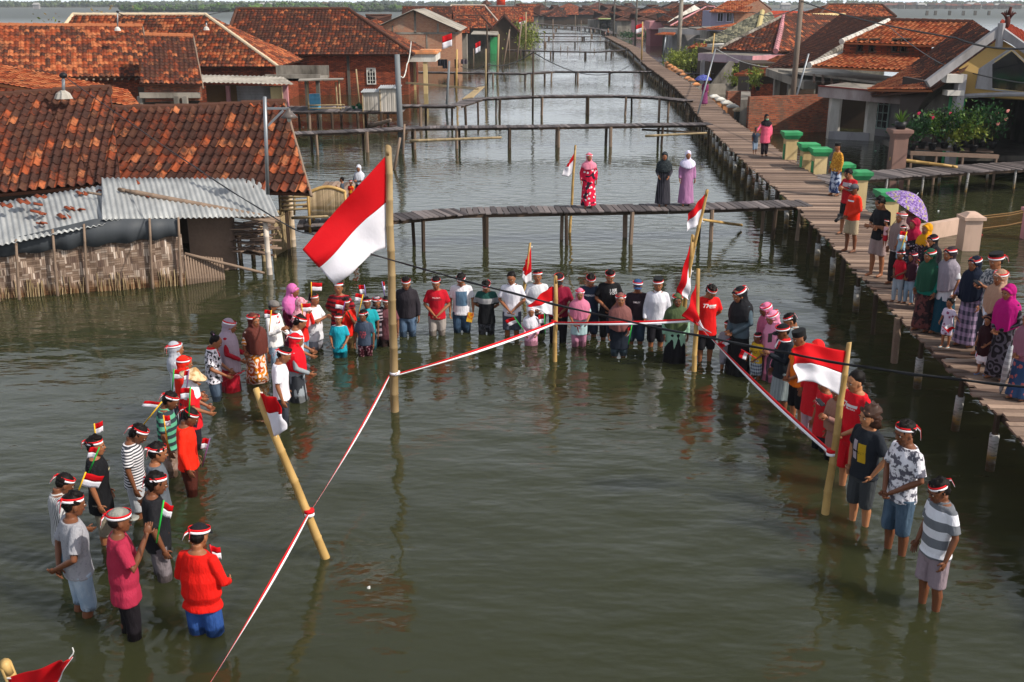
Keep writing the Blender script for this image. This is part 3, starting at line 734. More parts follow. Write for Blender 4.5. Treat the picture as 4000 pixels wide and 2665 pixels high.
# porch + shop at left of it
e = empty('shop', (0, 0, 0), 0, 'low shop with roller shutter, yellow wall and grey sheet canopy', 'shop')
Ys = 59.0; q = lambda x, y, Y=Ys: D(x, y, Y)
a = q(790, 405); b = q(1100, 405)
m = MB(); m.b2(a.x, q(915, 400).x, Ys + 1, Ys + 1.2, -.5, 2.0); m.build('dark_wall', plain('mud_wall', H('#6c5236'), .9, .3, 2), e)
m = MB(); x0 = q(912, 400).x; x1 = q(1056, 400).x
for i in range(22): m.b2(x0, x1, Ys + .9 - .02 * (i % 2), Ys + 1, .1 + i * .085, .1 + i * .085 + .075)
m.build('roller_shutter', GREYW, e)
m = MB(); m.b2(q(1056, 400).x, q(1099, 400).x, Ys + .2, Ys + 1.2, -.5, 1.95); m.build('yellow_wall', YELLW, e)
m = MB(); m.b2(q(1107, 400).x, q(1126, 400).x, Ys, Ys + .25, -.5, 2.05); m.build('pink_column', PINKW, e)
m = MB(); m.b2(q(876, 400).x, q(890, 400).x, Ys + .5, Ys + .75, -.5, 2.0); m.build('pink_door', PINKW, e)
corr_sheet('canopy', [q(785, 322, Ys - 1), q(1150, 322, Ys - 1), q(1105, 300, Ys + 3), q(785, 284, Ys + 3)], ASB, e, .25, .03)
m = MB(); a = q(1035, 300, 62); b = q(1250, 300, 62); m.b2(a.x, b.x, 62, 62.15, a.z - .25, a.z + .12); m.b2(a.x, b.x, 62, 65, a.z - .25, a.z - .1); m.b2(a.x, b.x, 65, 65.15, a.z - .25, a.z + .45); m.build('concrete_canopy', CONC, e)
for x in (1170, 1215): m = MB(); m.b2(q(x, 1, 62.2).x, q(x + 13, 1, 62.2).x, 62.2, 62.5, -.6, a.z - .25); m.build('post', CONCD, e)
# landing with drying frame, barrel and washing cabins
zD = .9; Yd = G(1300, 437, zD).y
deck('landing_stage', [(G(1060, 440, zD).x, Yd + 1.6), (G(1570, 440, zD).x, Yd + 1.6)], 3.2, zD, 'cluttered bamboo landing stage in front of the shop, with washing cabins', 'landing stage', PLANKG, posts=1.3, pr=.07)
e = empty('drying_shelter', (0, Yd, zD), 0, 'bamboo frame with a weathered sheet roof on the landing stage', 'shelter')
for (x, y0) in ((1206, 320), (1330, 312), (1318, 322)):
    p = D(x, 430, Yd + (.3 if x != 1318 else 1.8)); t = D(x - 6, y0, p.y); bamboo_pole('post', p, t, .05, .045, BAMB, e)
for y in (412, 424): bamboo_pole('rail', D(1205, y, Yd), D(1345, y - 2, Yd), .035, .035, BAMB, e)
m = MB(); m.add([D(1165, 314, Yd - .3), D(1340, 309, Yd - .3), D(1342, 305, Yd + 2), D(1170, 307, Yd + 2)] , [(0, 1, 2, 3)]); o = m.build('sheet_roof', ASB, e); o.modifiers.new('s', 'SOLIDIFY').thickness = .05
p = D(1231, 424, Yd + 1.2); e = empty('barrel', p, 0, 'blue plastic barrel standing on the landing stage', 'barrel')
m = MB(); m.tube([(p.x, p.y, zD), (p.x, p.y, zD + .1), (p.x, p.y, zD + .35), (p.x, p.y, zD + .6), (p.x, p.y, zD + .82)], [.29, .31, .31, .31, .29], 16); m.build('drum', BLUEP, e, True)
m = MB(); m.tube([(p.x, p.y, zD + .3), (p.x, p.y, zD + .34)], .325, 16); m.tube([(p.x, p.y, zD + .56), (p.x, p.y, zD + .6)], .325, 16); m.build('hoop', BLUEP, e, True)
for (x0, x1, y0, y1, lb) in ((1417, 1488, 363, 432, 'shorter white cloth washing cabin beside the green net'), (1485, 1556, 348, 436, 'taller white cloth washing cabin next to the grey pole')):
    a = D(x0, y1, Yd + .2); b = D(x1, y0, Yd + .2); e = empty('wash_cabin', a, 0, lb, 'cabin')
    m = MB(); n_ = 24; g = []
    per = [(a.x, a.y)] * 0
    for i in range(n_ + 1):
        t = i / n_; g.append((a.x + (b.x - a.x) * t, a.y + .02 * sin(i * 2.3) + .01 * sin(i * 5.1)))
    g += [(b.x, a.y + 1.2), (a.x, a.y + 1.2)]
    L = len(g); m.add([(x, y, a.z) for x, y in g] + [(x, y, b.z) for x, y in g], [(i, (i + 1) % L, L + (i + 1) % L, L + i) for i in range(L)])
    m.build('cloth', plain('dirty_cloth', H('#bdb6ad'), .9, .1, 3, dirt=H('#8d857a')), e, True)
    corr_sheet('lid', [V((a.x - .08, a.y - .12, b.z + .03)), V((b.x + .08, a.y - .12, b.z + .03)), V((b.x + .08, a.y + 1.3, b.z + .1)), V((a.x - .08, a.y + 1.3, b.z + .1))], ZINC, e, .12, .02)
    bamboo_pole('post', (a.x + .02, a.y - .03, 0), (a.x + .02, a.y - .03, b.z), .03, .03, BAMB, e)
p = G(1400, 428, zD); m = MB(); foliage(m, (p.x, p.y + .2, zD + .12), (.55, .3, .14), 300, .07, 0, 3, shell=.1)
tag(m.build('fishing_net', plain('green_net', H('#1d6a4a'), .8, .2, 8)), 'heap of green fishing net on the landing stage', 'net')
# ================================================================ nearest house (left)
e = empty('stilt_house', (-9, 24, 0), 0, 'nearest house with big mossy tiles, zinc lean-to and woven bamboo wall', 'house')
HE = e
W0 = G(-150, 1178); W1 = G(728, 1113)
def woven(name, a, b, z0, z1, n=140, rows=8):
    me = bmesh.new(); uvl = me.loops.layers.uv.new('uv'); d = b - a; L = d.length; s = V((d.y, -d.x, 0)).normalized(); g = []
    for j in range(rows + 1):
        r_ = []
        for i in range(n + 1):
            t = i / n; zt = z1[0] + (z1[1] - z1[0]) * t; z = z0 + (zt - z0) * j / rows
            r_.append(me.verts.new(a + d * t + s * (.02 * sin(t * 31) + .008 * sin(t * 77 + j) + random.uniform(-.004, .004)) + V((0, 0, z))))
        g.append(r_)
    for j in range(rows):
        for i in range(n):
            f = me.faces.new((g[j][i], g[j][i + 1], g[j + 1][i + 1], g[j + 1][i]))
            for Lp, (ii, jj) in zip(f.loops, ((i, j), (i + 1, j), (i + 1, j + 1), (i, j + 1))): Lp[uvl].uv = (ii / n * L, jj / rows)
    m_ = bpy.data.meshes.new(name); me.to_mesh(m_); me.free(); m_.materials.append(WEAVE)
    o = bpy.data.objects.new(name, m_); COL.objects.link(o); o.parent = HE; o.matrix_parent_inverse = PINV(HE)
    o.modifiers.new('s', 'SOLIDIFY').thickness = .02; return o
zw0 = D(20, 1013, W0.y).z; zw1 = D(700, 915, W1.y).z
woven('woven_wall', W0, W1, -.05, (zw0, zw1))
# ragged bamboo ends along the waterline
m = MB(); R = random.Random(4)
for i in range(150):
    t = R.random(); p = W0.lerp(W1, t); h = R.uniform(.12, .45); o_ = R.uniform(.02, .07)
    m.beam(V((p.x, p.y - o_, -.15)), V((p.x + R.uniform(-.06, .06), p.y - o_ - .01, h)), R.uniform(.012, .03), .006)
m.build('split_ends', BAMB, e)
# tarpaulin band
m = MB(); n_ = 60; lo = []; hi = []
for i in range(n_ + 1):
    t = i / n_; p = W0.lerp(W1, t); px_ = -150 + t * 878
    ye = 985 - (px_ + 150) * .236 if px_ < 405 else 856
    zt = D(px_, ye, p.y).z + .02; zl = zw0 + (zw1 - zw0) * t - .03 + .03 * sin(i * .8)
    lo.append(V((p.x, p.y - .10 - .02 * sin(i * 1.1), zl))); hi.append(V((p.x, p.y - .07, zt)))
m.add(lo + hi, [(i, i + 1, n_ + 2 + i, n_ + 1 + i) for i in range(n_)]); m.build('tarpaulin', plain('grey_tarp', H('#43474c'), .55, .1, 2), e, True).modifiers.new('s', 'SOLIDIFY').thickness = .01
for (xt, yt, xb, yb) in ((-20, 950, 15, 1165), (62, 938, 93, 1157), (205, 898, 243, 1143), (327, 878, 358, 1132), (453, 860, 484, 1118), (583, 855, 610, 1114), (696, 852, 720, 1106)):
    b = G(xb, yb) + V((0, -.30, 0)); t = D(xt, yt, b.y); bamboo_pole('wall_post', b + V((0, 0, -.3)), t, .036, .03, BAMBG, e, 8)
# zinc lean-to
Yl = W0.y - .35; Ym = G(405, 1128).y - .25; Yr = G(1060, 1072).y + .05
corr_sheet('zinc_roof', [D(-150, 990, Yl), D(408, 854, Ym), D(408, 724, Ym + 2.0), D(-150, 792, Yl + 2.0)], ZINC, e, .125, .022, 5, 6)
corr_sheet('zinc_roof', [D(398, 860, Ym - .02), D(1090, 872, Yr), D(1020, 700, Yr + 1.7), D(398, 722, Ym + 1.95)], ZINC, e, .125, .022, 5, 6)
# tiled roofs
tile_roof('tile_roof', [D(-160, 772, 26.0), D(474, 728, 26.6), D(430, 354, 30.6), D(-160, 400, 30.2)], TILE_A, e, .235, .36, 8, .085, seed=2, jit=1.4)
ridge('ridge_tiles', [D(-160, 392, 30.3), D(430, 350, 30.7)], TILE_B, e, .15, .5)
tile_roof('tile_roof', [D(474, 736, 26.9), D(1214, 764, 26.6), D(1112, 411, 29.9), D(440, 438, 29.9)], TILE_A, e, .235, .36, 8, .085, seed=5, jit=1.4)
ridge('ridge_tiles', [D(440, 434, 30.0), D(780, 425, 30.0), D(1112, 407, 30.0)], TILE_B, e, .15, .5)
bamboo_pole('barge_pole', D(1216, 766, 26.5), D(1114, 409, 29.9), .04, .04, BAMBG, e)
# inner walls
wall_run('board_wall', [D(735, 900, 25.6), D(905, 900, 26.0), D(905, 900, 30)], -.5, 1.75, PLANK, e)
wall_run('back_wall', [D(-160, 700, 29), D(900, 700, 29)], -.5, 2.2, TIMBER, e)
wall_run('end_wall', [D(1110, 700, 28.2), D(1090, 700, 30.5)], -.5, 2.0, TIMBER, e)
for (xt, yt, xb, yb, r) in ((1035, 862, 1056, 1072, .075), (1016, 862, 1033, 1020, .06), (1060, 800, 1072, 1006, .05), (1132, 768, 1146, 962, .09)):
    b = G(xb, yb); t = D(xt, yt, b.y); bamboo_pole('house_post', b + V((0, 0, -.6)), t, r, r * .9, BAMB if r < .07 else plain('pale_post', H('#c4b8ac'), .7, .15, 3, dirt=H('#a98a5a')), e)
for i in range(15):
    t = i / 14; b = G(733 + 140 * t, 1112 - 20 * t); bamboo_pole('slat_post', b + V((0, 0, -.4)), b + V((0, 0, .72 - .20 * t)), .040, .036, BAMBG, e, 8)
b = G(873, 1092); bamboo_pole('loose_beam', V((G(735, 1110).x, G(735, 1110).y - .05, .76)), V((G(1030, 1085).x, G(1030, 1085).y, .12)), .04, .035, BAMBG, e)
for i in range(12):
    b = G(1072 + i * 5.4, 1003 - i * 3); bamboo_pole('slat_post', b + V((0, 0.1, -.4)), b + V((0, .1, 1.08)), .03, .028, BAMB, e, 6)
bamboo_pole('rail', G(1040, 1000) + V((0, .05, 1.1)), G(1135, 975) + V((0, .05, 1.1)), .03, .03, BAMB, e)
# junk stacked under the eave
m = MB(); R = random.Random(8)
for i in range(46):
    x = R.uniform(885, 1000); y = R.uniform(868, 985); p = D(x, y, 25.9 + R.uniform(-.2, .5)); a = R.uniform(-.6, .6); L = R.uniform(.25, .9)
    m.beam(p, p + V((cos(a) * L, R.uniform(-.3, .3), sin(a) * L * .4)), R.uniform(.05, .2), .025)
tag(m.build('scrap_wood', PLANK), 'jumble of broken boards under the zinc roof of the nearest house', 'scrap wood')
m = MB()
for x in (890, 940, 990): post(m, G(x, 1010), -.5, .8, .06, 0)
m.beam(G(870, 1005) + V((0, 0, .55)), G(1000, 1005) + V((0, 0, .55)), .1, .08); tag(m.build('support_frame', TIMBER), 'dark posts carrying the scrap wood pile', 'frame')
# bamboo canes lying on the zinc sheets
P0 = D(1094, 870, Yr - .05) + V((0, 0, .06))
bamboo_pole('bamboo_cane', P0, D(470, 747, Ym + 1.35) + V((0, 0, .04)), .075, .06, BAMBG)
tag(bpy.data.objects['bamboo_cane'], 'upper thick grey bamboo cane lying across the zinc roof', 'bamboo cane')
o = bamboo_pole('bamboo_cane', P0 + V((-.1, -.1, -.03)), D(345, 762, Ym + 1.2) + V((0, 0, .06)), .05, .03, BAMBG); tag(o, 'lower thinner bamboo cane crossing the zinc roof', 'bamboo cane')
# broken tiles on the zinc
R = random.Random(3)
for i, (x, y, s) in enumerate(((25, 810, 1), (92, 795, 1.3), (150, 806, 1), (160, 775, .8), (275, 822, 1), (315, 828, 1), (140, 835, 1), (165, 880, .7), (252, 853, 1.2), (320, 762, 1), (458, 735, 1), (550, 722, 1.2), (580, 780, 1.2), (385, 754, .5), (168, 843, .5))):
    T_ = (x + 150) / 560; Yq = (Yl + (Ym - Yl) * min(1, T_)) + (2.0 * (1 - (y - 740) / 190)) - .12; p = D(x, y, Yq)
    m = MB(); L = .2 * s; n_ = 6; yaw = R.uniform(0, 3)
    vs = []
    for k in range(n_ + 1):
        u = (k / n_ - .5) * .24; zz = .035 * sin(k / n_ * 2 * pi)
        vs += [(u, -L * .5, zz), (u + R.uniform(-.02, .02), L * .5, zz + .01)]
    vs = [Matrix.Rotation(yaw, 3, 'Z') @ Matrix.Rotation(.22, 3, 'X') @ V(v) + p + V((0, 0, .05)) for v in vs]
    m.add(vs, [(2 * k, 2 * k + 2, 2 * k + 3, 2 * k + 1) for k in range(n_)]); o = m.build('broken_tile', plain('shard', H('#7a3a22'), .9, .4, 6), None, True)
    o.modifiers.new('s', 'SOLIDIFY').thickness = .015
    tag(o, 'loose broken clay tile lying on the zinc lean-to', 'tile shard', 'broken tiles on the zinc roof')
# lamp masts standing on roofs
def lampmast(x, y0, y1, Y, lb, s=1.0):
    a = D(x, y0, Y); b = D(x, y1, Y); e = empty('roof_mast', b, 0, lb, 'mast')
    m = MB(); m.tube([b - V((0, 0, .1)), a], .022 * s + .01, 8); m.build('pipe', METAL, e, True)
    m = MB(); m.sph(a, (.07 * s, .07 * s, .05 * s)); m.build('cap', BLACK, e, True)
    m = MB(); m.loft([(b.x, b.y, b.z - .12, .16 * s, .14 * s), (b.x, b.y, b.z + .02, .12 * s, .1 * s), (b.x, b.y, b.z + .1, .04 * s, .04 * s)], 9); m.build('mortar', WHITEW, e)
lampmast(247, 295, 368, 29.6, 'short pipe mast with black cap in white mortar on the nearest ridge', 1.6)
lampmast(459, 46, 112, 62, 'thin pipe mast on the wide orange roof', 1.2)
lampmast(806, 85, 110, 66, 'small pipe stub with white mortar on the mottled roof', 1.2)
# ================================================================ right side houses
def quadroof(e, pts, mat, tw=.26, th=.3, nu=6, amp=.045, seed=1): return tile_roof('roof', pts, mat, e, tw, th, nu, amp, seed=seed)
def colm(e, px, yb, ztop, w, mat, Y=None, name='column'):
    q = G(px, yb) if Y is None else D(px, yb, Y); m = MB(); m.b2(q.x - w / 2, q.x + w / 2, q.y - w / 2, q.y + w / 2, -.8, ztop); return m.build(name, mat, e)
def slab(e, a, b, dep, h, mat, name='canopy', top=None):
    """roof slab with its front edge from a to b (3d), going back dep"""
    d = V((b.x - a.x, b.y - a.y, 0)).normalized(); s = V((-d.y, d.x, 0))
    q = [a, b, b + s * dep, a + s * dep]
    m = MB(); m.add([p - V((0, 0, h)) for p in q] + q, [(3, 2, 1, 0), (4, 5, 6, 7), (0, 1, 5, 4), (1, 2, 6, 5), (2, 3, 7, 6), (3, 0, 4, 7)]); o = m.build(name, mat, e)
    if top:
        m = MB(); r_ = [p + V((0, 0, .003)) for p in q]; c = sum(r_, V()) / 4; m.add([p + (c - p) * .03 for p in r_], [(0, 1, 2, 3)]); m.build('slab_top', top, e)
    return o
# --- farthest right row, built by hand where it shows
e = empty('house', D(2650, 110, 165), 0, 'house with long pale gable wall and one red tiled slope', 'house')
quadroof(e, [D(2557, 82, 160), D(2612, 84, 158), D(2712, 18, 168), D(2652, 20, 170)], TILE_A, nu=3)
m = MB(); m.add([D(2612, 105, 158), D(2640, 105, 159), D(2760, 50, 172), D(2712, 20, 168), D(2612, 84, 158)], [(0, 1, 2, 3, 4)]); m.build('gable_wall', WHITEW, e).modifiers.new('s', 'SOLIDIFY').thickness = .2
m = MB(); a = D(2538, 84, 160); b = D(2607, 84, 160); m.b2(a.x, b.x, 160, 166, a.z - 1.1, a.z); m.build('pink_band', PINKW, e)
m = MB(); m.b2(a.x + .3, b.x - .1, 161, 166, -.6, a.z - 1.1); m.build('wall', plain('deep_rose', H('#8a4a52'), .8, .15, 2), e)
for x in (2538, 2590): colm(e, x, 168, a.z - 1.1, .4, PINKW)
house(2618, 2812, 190, 102, 28, 9, 'hip', TILE_A, GREYW, rx0=2758, rx1=2790, Y=152, nu=4, label='dark red hip roof right of the pale gable wall', cap=PINKW)
e = empty('carport', D(2700, 190, 148), 0, 'long flat grey canopy on columns in front of the dark red hip roof', 'canopy')
a = D(2572, 111, 148); b = D(2756, 115, 146); slab(e, a, b, 5, .72, GREYW, top=CONC); slab(e, b, D(2826, 117, 150), 3, .72, WHITEW)
for x in (2592, 2628, 2674, 2716, 2758): colm(e, x, 189, a.z - .7, .35, GREYW if x > 2600 else TIMBER)
quadroof(e, [D(2558, 133, 144), D(2632, 137, 144), D(2640, 128, 146), D(2590, 127, 146)], TILE_C, nu=3)
# two storey house
e = empty('two_storey_house', D(2850, 90, 124), 0, 'two storey house with lilac upper floor and brick gable side', 'house')
quadroof(e, [D(2770, 46, 122), D(2922, 38, 121), D(2965, -3, 124), D(2842, -8, 124)], TILE_C, nu=4)
quadroof(e, [D(3015, 40, 123), D(3005, 30, 128), D(2950, -12, 128), D(2963, -3, 124)], TILE_A, nu=2)
a = D(2775, 46, 123); b = D(2868, 46, 122.5); m = MB(); m.b2(a.x, b.x, 122.6, 128, 1, a.z + .1); m.build('upper_wall', plain('lilac_grey', H('#8d8aa2'), .8, .1, 2), e)
m = MB(); m.add([D(2868, 95, 122.4), D(3006, 88, 122.4), D(3010, 40, 122.4), D(2963, 2, 122.4), D(2868, 44, 122.4)], [(0, 1, 2, 3, 4)]); m.build('brick_gable', BRICK2, e).modifiers.new('s', 'SOLIDIFY').thickness = .2
for x in (2800, 2835): window(e, D(x, 86, 122.5), (1, 0, 0), .7, 1.0, plain('lilac_frame', H('#b0aec6'), .7, .1, 2), False, (2, 1))
slab(e, D(2722, 112, 116), D(2862, 105, 116), 6, .15, CONC)
quadroof(e, [D(2722, 114, 115.6), D(2860, 112, 115.6), D(2890, 90, 119), D(2880, 88, 119)], TILE_C, nu=3)
m = MB(); m.b2(D(2780, 100, 119).x, D(2990, 100, 119).x, 119, 126, -.5, 3.2); m.build('lower_wall', CONC, e)
# grey tiled house
e = empty('house', D(2850, 250, 104), 0, 'grey tiled hip roof with cream ridge behind the dark tiles', 'house')
quadroof(e, [D(2748, 160, 103), D(2930, 172, 102), D(2978, 46, 109), D(2968, 46, 109)], TILE_G, .3, .32, 4)
quadroof(e, [D(2930, 172, 102), D(3080, 130, 108), D(3012, 46, 112), D(2978, 46, 109)], TILE_G, .3, .32, 4)
ridge('ridge_cap', [D(2978, 46, 109), D(2962, 112, 105)], plain('cream_cap', H('#b0a070'), .8, .1, 2), e, .22)
m = MB(); m.b2(D(2765, 200, 104).x, D(3000, 200, 104).x, 104, 112, -.5, 2.75); m.build('wall', CONCD, e)
quadroof(e, [D(2685, 187, 100), D(2760, 187, 99), D(2762, 171, 101), D(2718, 172, 102)], TILE_C, .3, .3, 3)
m = MB(); m.b2(D(2680, 220, 101).x, D(2765, 220, 101).x, 101, 101.3, -.5, 2.3); m.build('side_wall', CONC, e)
slab(e, D(2762, 173, 99), D(2830, 175, 98), 3, .5, WHITEW)
quadroof(e, [D(2990, 70, 112), D(3160, 62, 114), D(3140, 45, 117), D(3010, 45, 117)], TILE_R, .3, .3, 3)
# dark tiled hip + lilac canopy
e = empty('house', D(2900, 340, 87), 0, 'dark brown tiled hip house with lilac pink flat canopy by the walkway', 'house')
quadroof(e, [D(2806, 193, 87), D(3030, 203, 85.5), D(3064, 62, 93), D(3060, 62, 93)], TILE_A, .3, .32, 6, seed=3)
quadroof(e, [D(3030, 203, 85.5), D(3190, 203, 89), D(3300, 60, 97), D(3064, 62, 93)], TILE_A, .3, .32, 6, seed=4)
ridge('ridge_cap', [D(3030, 200, 85.4), D(3064, 60, 93)], PINKW, e, .2); ridge('ridge_cap', [D(2806, 190, 87), D(3064, 60, 93)], CONC, e, .14); ridge('ridge_cap', [D(3064, 60, 93), D(3300, 58, 97)], YELLW, e, .14)
a = D(2727, 208, 86); b = D(2940, 219, 83); slab(e, a, b, 5, .58, LILACW, top=CONC); slab(e, b, D(3095, 214, 87), 4, .6, PINKW)
for (x, y) in ((2740, 336), (2845, 342), (2938, 350), (3000, 348)): colm(e, x, y, a.z - .5, .3, GREYW)
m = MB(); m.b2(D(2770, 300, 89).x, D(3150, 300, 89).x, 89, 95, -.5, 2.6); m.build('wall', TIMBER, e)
m = MB(); q = G(2815, 345); m.add([q + V((-1.2, 0, -.3)), q + V((.9, 0, -.3)), q + V((.9, 0, 2.0)), q + V((.5, 0, 2.0))], [(0, 1, 2, 3)]); m.build('buttress', CONC, e).modifiers.new('s', 'SOLIDIFY').thickness = .3
# low red roof + jagged canopy of the next house
e = empty('house', D(3050, 380, 70), 0, 'low house with jagged concrete eave and red tiles behind the brick wall', 'house')
quadroof(e, [D(2866, 293, 72), D(3085, 315, 67), D(3150, 210, 74), D(3040, 238, 76)], TILE_C, .28, .3, 4)
a = D(2992, 267, 63); b = D(3140, 318, 58); slab(e, a, b, 4.5, .42, CONC)
for (x, y) in ((3025, 452), (2928, 395), (3080, 440)): colm(e, x, y, 2.3, .32, CONC)
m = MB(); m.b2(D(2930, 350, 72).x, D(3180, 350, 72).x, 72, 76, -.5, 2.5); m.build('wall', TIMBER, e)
for i in range(6):
    a = D(3180 + i * 34, 292 + i * 4, 57.5); m = MB(); m.beam(a, a + V((-.3, -1.2, -.3)), .12, .1); m.build('rafter', PLANK, e)
# big tile slope, its shade put into the darker tile colour
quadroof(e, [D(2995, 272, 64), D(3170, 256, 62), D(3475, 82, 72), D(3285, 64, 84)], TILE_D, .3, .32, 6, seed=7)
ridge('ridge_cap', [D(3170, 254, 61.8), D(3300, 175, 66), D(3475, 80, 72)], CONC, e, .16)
slab(e, D(3040, 272, 60), D(3420, 318, 55), 3.2, .12, ASB, 'sheet')
house(3195, 3500, 150, 66, 20, 9, 'hip', TILE_B, CONC, rx0=3235, rx1=3445, Y=108, nu=4, label='orange tiled hip roof peeking over the dark tile slope, against the sea')
# orange tiers house
e = empty('tiered_house', D(3400, 500, 52), 0, 'white fronted house with three tiers of bright orange tiles', 'house')
quadroof(e, [D(3287, 166, 59), D(3700, 180, 56), D(3798, 90, 60), D(3474, 82, 62.5)], TILE_C, .27, .28, 6, .045, 8)
quadroof(e, [D(3160, 258, 56.5), D(3535, 286, 53.5), D(3650, 232, 56), D(3300, 210, 60)], TILE_C, .27, .28, 6, .045, 9)
a = D(3295, 215, 59.2); m = MB(); m.beam(V((a.x, 59.3, 3.75)), V((D(3640, 230, 57).x, 57.2, 3.75)), .2, 1.3); m.build('upper_wall', BRICK, e)
for x in (3343, 3390, 3478, 3512):
    q = D(x, 206, 59.05 - (x - 3300) * .0062); window(e, q, (1, -.09, 0), .55, .75, TIMBER, False, (2, 1))
ridge('barge', [D(3287, 163, 58.9), D(3474, 80, 62.5)], WHITEW, e, .14); ridge('barge', [D(3160, 255, 56.4), D(3300, 208, 60)], WHITEW, e, .14)
ridge('ridge_cap', [D(3474, 80, 62.5), D(3798, 88, 60)], TILE_D, e, .14)
a = D(3197, 338, 52.5); b = D(3622, 374, 49.2); slab(e, a, b, 3.4, .50, plain('pinkish_white', H('#a89a98'), .85, .12, 2, dirt=H('#7d6a66')), top=CONC)
m = MB(); dd = V((0, -.03, .03)); m.beam(a + dd, b + dd, .08, .06); m.build('rim', REDP if False else plain('dull_red', H('#7a2f28'), .7, .1, 3), e)
for (x, y) in ((3247, 541), (3391, 548), (3265, 470)): colm(e, x, y if y != 470 else 510, a.z - .4, .42 if y != 470 else .3, WHITEW)
m = MB(); m.beam(V((D(3396, 400, 54).x, 54.1, .9)), V((D(3640, 400, 51).x, 51.9, .9)), .2, 2.9); m.build('wall', GREYW, e); m = MB(); m.beam(V((D(3190, 400, 57).x, 57.4, .9)), V((D(3640, 400, 55).x, 55.6, .9)), .2, 2.9); m.build('inner_wall', TIMBER, e)  # inner wall's dark timber colour stands in for shade inside the porch
q = D(3408, 508, 53.6); a_ = V((D(3396, 400, 54).x, 54.1, 0)); b_ = V((D(3640, 400, 51).x, 51.9, 0)); d_ = (b_ - a_).normalized(); nn_ = V((d_.y, -d_.x, 0)); window(e, a_ + d_ * .3 + nn_ * .105 + V((0, 0, .35)), d_, .95, 1.6, plain('mint_frame', H('#9fb5ae'), .6, .1, 3), False, (3, 4))
m = MB(); m.beam(G(3240, 545) + V((0, .2, .15)), G(3400, 552) + V((0, .2, .15)), .2, .45); m.build('plinth', GREYW, e)
# ochre gable house at the right edge
e = empty('gable_house', D(3800, 560, 41), 0, 'ochre gable house with pointed picture window at the right edge', 'house')
quadroof(e, [D(3640, 350, 40.5), D(3376, 332, 51), D(3800, 80, 55), D(3896, 112, 41)], TILE_A, .27, .3, 6, .05, 3)
quadroof(e, [D(4260, 330, 37.5), D(3930, 120, 40.6), D(3910, 80, 52), D(4300, 260, 48)], TILE_R, .27, .3, 6, .05, 4)
quadroof(e, [D(3640, 352, 40.5), D(3380, 332, 51), D(3560, 262, 52), D(3660, 240, 47)], TILE_C, .27, .28, 6, .05, 5)
ap = D(3905, 118, 40.6); L0 = D(3622, 328, 40.2); R0_ = D(4200, 330, 38.5)
m = MB(); m.beam(L0, ap, .2, .28); m.beam(ap, R0_, .2, .28); m.build('barge_board', GREYW, e)
m = MB(); m.tube([ap + V((0, -.1, -.6)), ap + V((0, -.1, .25))], .14, 8); m.build('finial_post', GREYW, e)
gw = [D(3745, 372, 40.8), D(4200, 400, 38.4), D(4200, 330, 38.4), D(3905, 150, 40.8), D(3745, 268, 40.8)]
m = MB(); m.add(gw, [(0, 1, 2, 3, 4)]); m.build('gable_wall', GOLDW, e).modifiers.new('s', 'SOLIDIFY').thickness = .25
wn = [(3825, 338), (4030, 360), (4030, 280), (3945, 200), (3838, 272)]
ctr = (sum(x for x, y in wn) / 5, sum(y for x, y in wn) / 5)
def Yw(x): return 40.8 - (x - 3745) * .00527
for k, (s_, mt, off, nm) in enumerate(((1.16, GREYW, .10, 'window_surround'), (1.06, YELLW, .13, 'window_moulding'), (1.0, GLASS, .16, 'picture_window'))):
    m = MB(); P = [D(ctr[0] + (x - ctr[0]) * s_, ctr[1] + (y - ctr[1]) * s_, Yw(x)) + V((0, -off, 0)) for x, y in wn]
    m.add(P + [p + V((0, .09, 0)) for p in P], [(0, 1, 2, 3, 4)] + [(i, i + 5, (i + 1) % 5 + 5, (i + 1) % 5) for i in range(5)]); m.build(nm, mt, e)
m = MB(); pts = [D(x, 376 - 9 * sin((x - 3740) / 460 * pi), Yw(x)) + V((0, -.12, 0)) for x in range(3740, 4201, 40)]
m.tube(pts, .09, 6); m.build('arch_moulding', GREYW, e)
# columns, wall and dark porch beneath
for (x, y0, y1, mt) in ((3736, 290, 445, GREYW), (3718, 290, 322, WHITEW), (3722, 352, 372, WHITEW)):
    a = D(x, y1, 40.5); b = D(x, y0, 40.5); m = MB(); w = .28 if mt is GREYW else .62; dy = 0 if mt is GREYW else .06; m.b2(a.x - w / 2, a.x + w / 2, 40.3 - dy, 40.7 + dy, a.z if mt is not GREYW else .5, b.z); m.build('bracket' if mt is not GREYW else 'column', mt, e)
m = MB(); a = D(3728, 445, 40.9); m.b2(a.x - .25, a.x + .3, 40.75, 40.95, .3, 3.0); m.build('green_pilaster', GREENW, e)
m = MB(); m.add([D(3545, 490, 43), D(3700, 470, 41), D(3740, 290, 41), D(3640, 345, 41.5)], [(0, 1, 2, 3)]); m.build('side_wall', CONCD, e).modifiers.new('s', 'SOLIDIFY').thickness = .2
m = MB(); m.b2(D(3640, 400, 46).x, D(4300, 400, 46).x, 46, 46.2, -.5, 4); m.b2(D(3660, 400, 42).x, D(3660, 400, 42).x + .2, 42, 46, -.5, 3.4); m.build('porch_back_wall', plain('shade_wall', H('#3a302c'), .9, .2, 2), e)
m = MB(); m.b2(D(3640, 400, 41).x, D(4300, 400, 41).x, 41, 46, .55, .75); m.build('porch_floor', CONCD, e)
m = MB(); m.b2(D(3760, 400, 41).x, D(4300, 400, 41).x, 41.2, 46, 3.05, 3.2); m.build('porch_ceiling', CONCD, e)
m = MB(); m.b2(D(4260, 400, 40).x, D(4260, 400, 40).x + .3, 38, 47, -.5, 3.4); m.build('porch_end_wall', CONCD, e)  # unseen wall added past the right edge to keep sun out of the porch
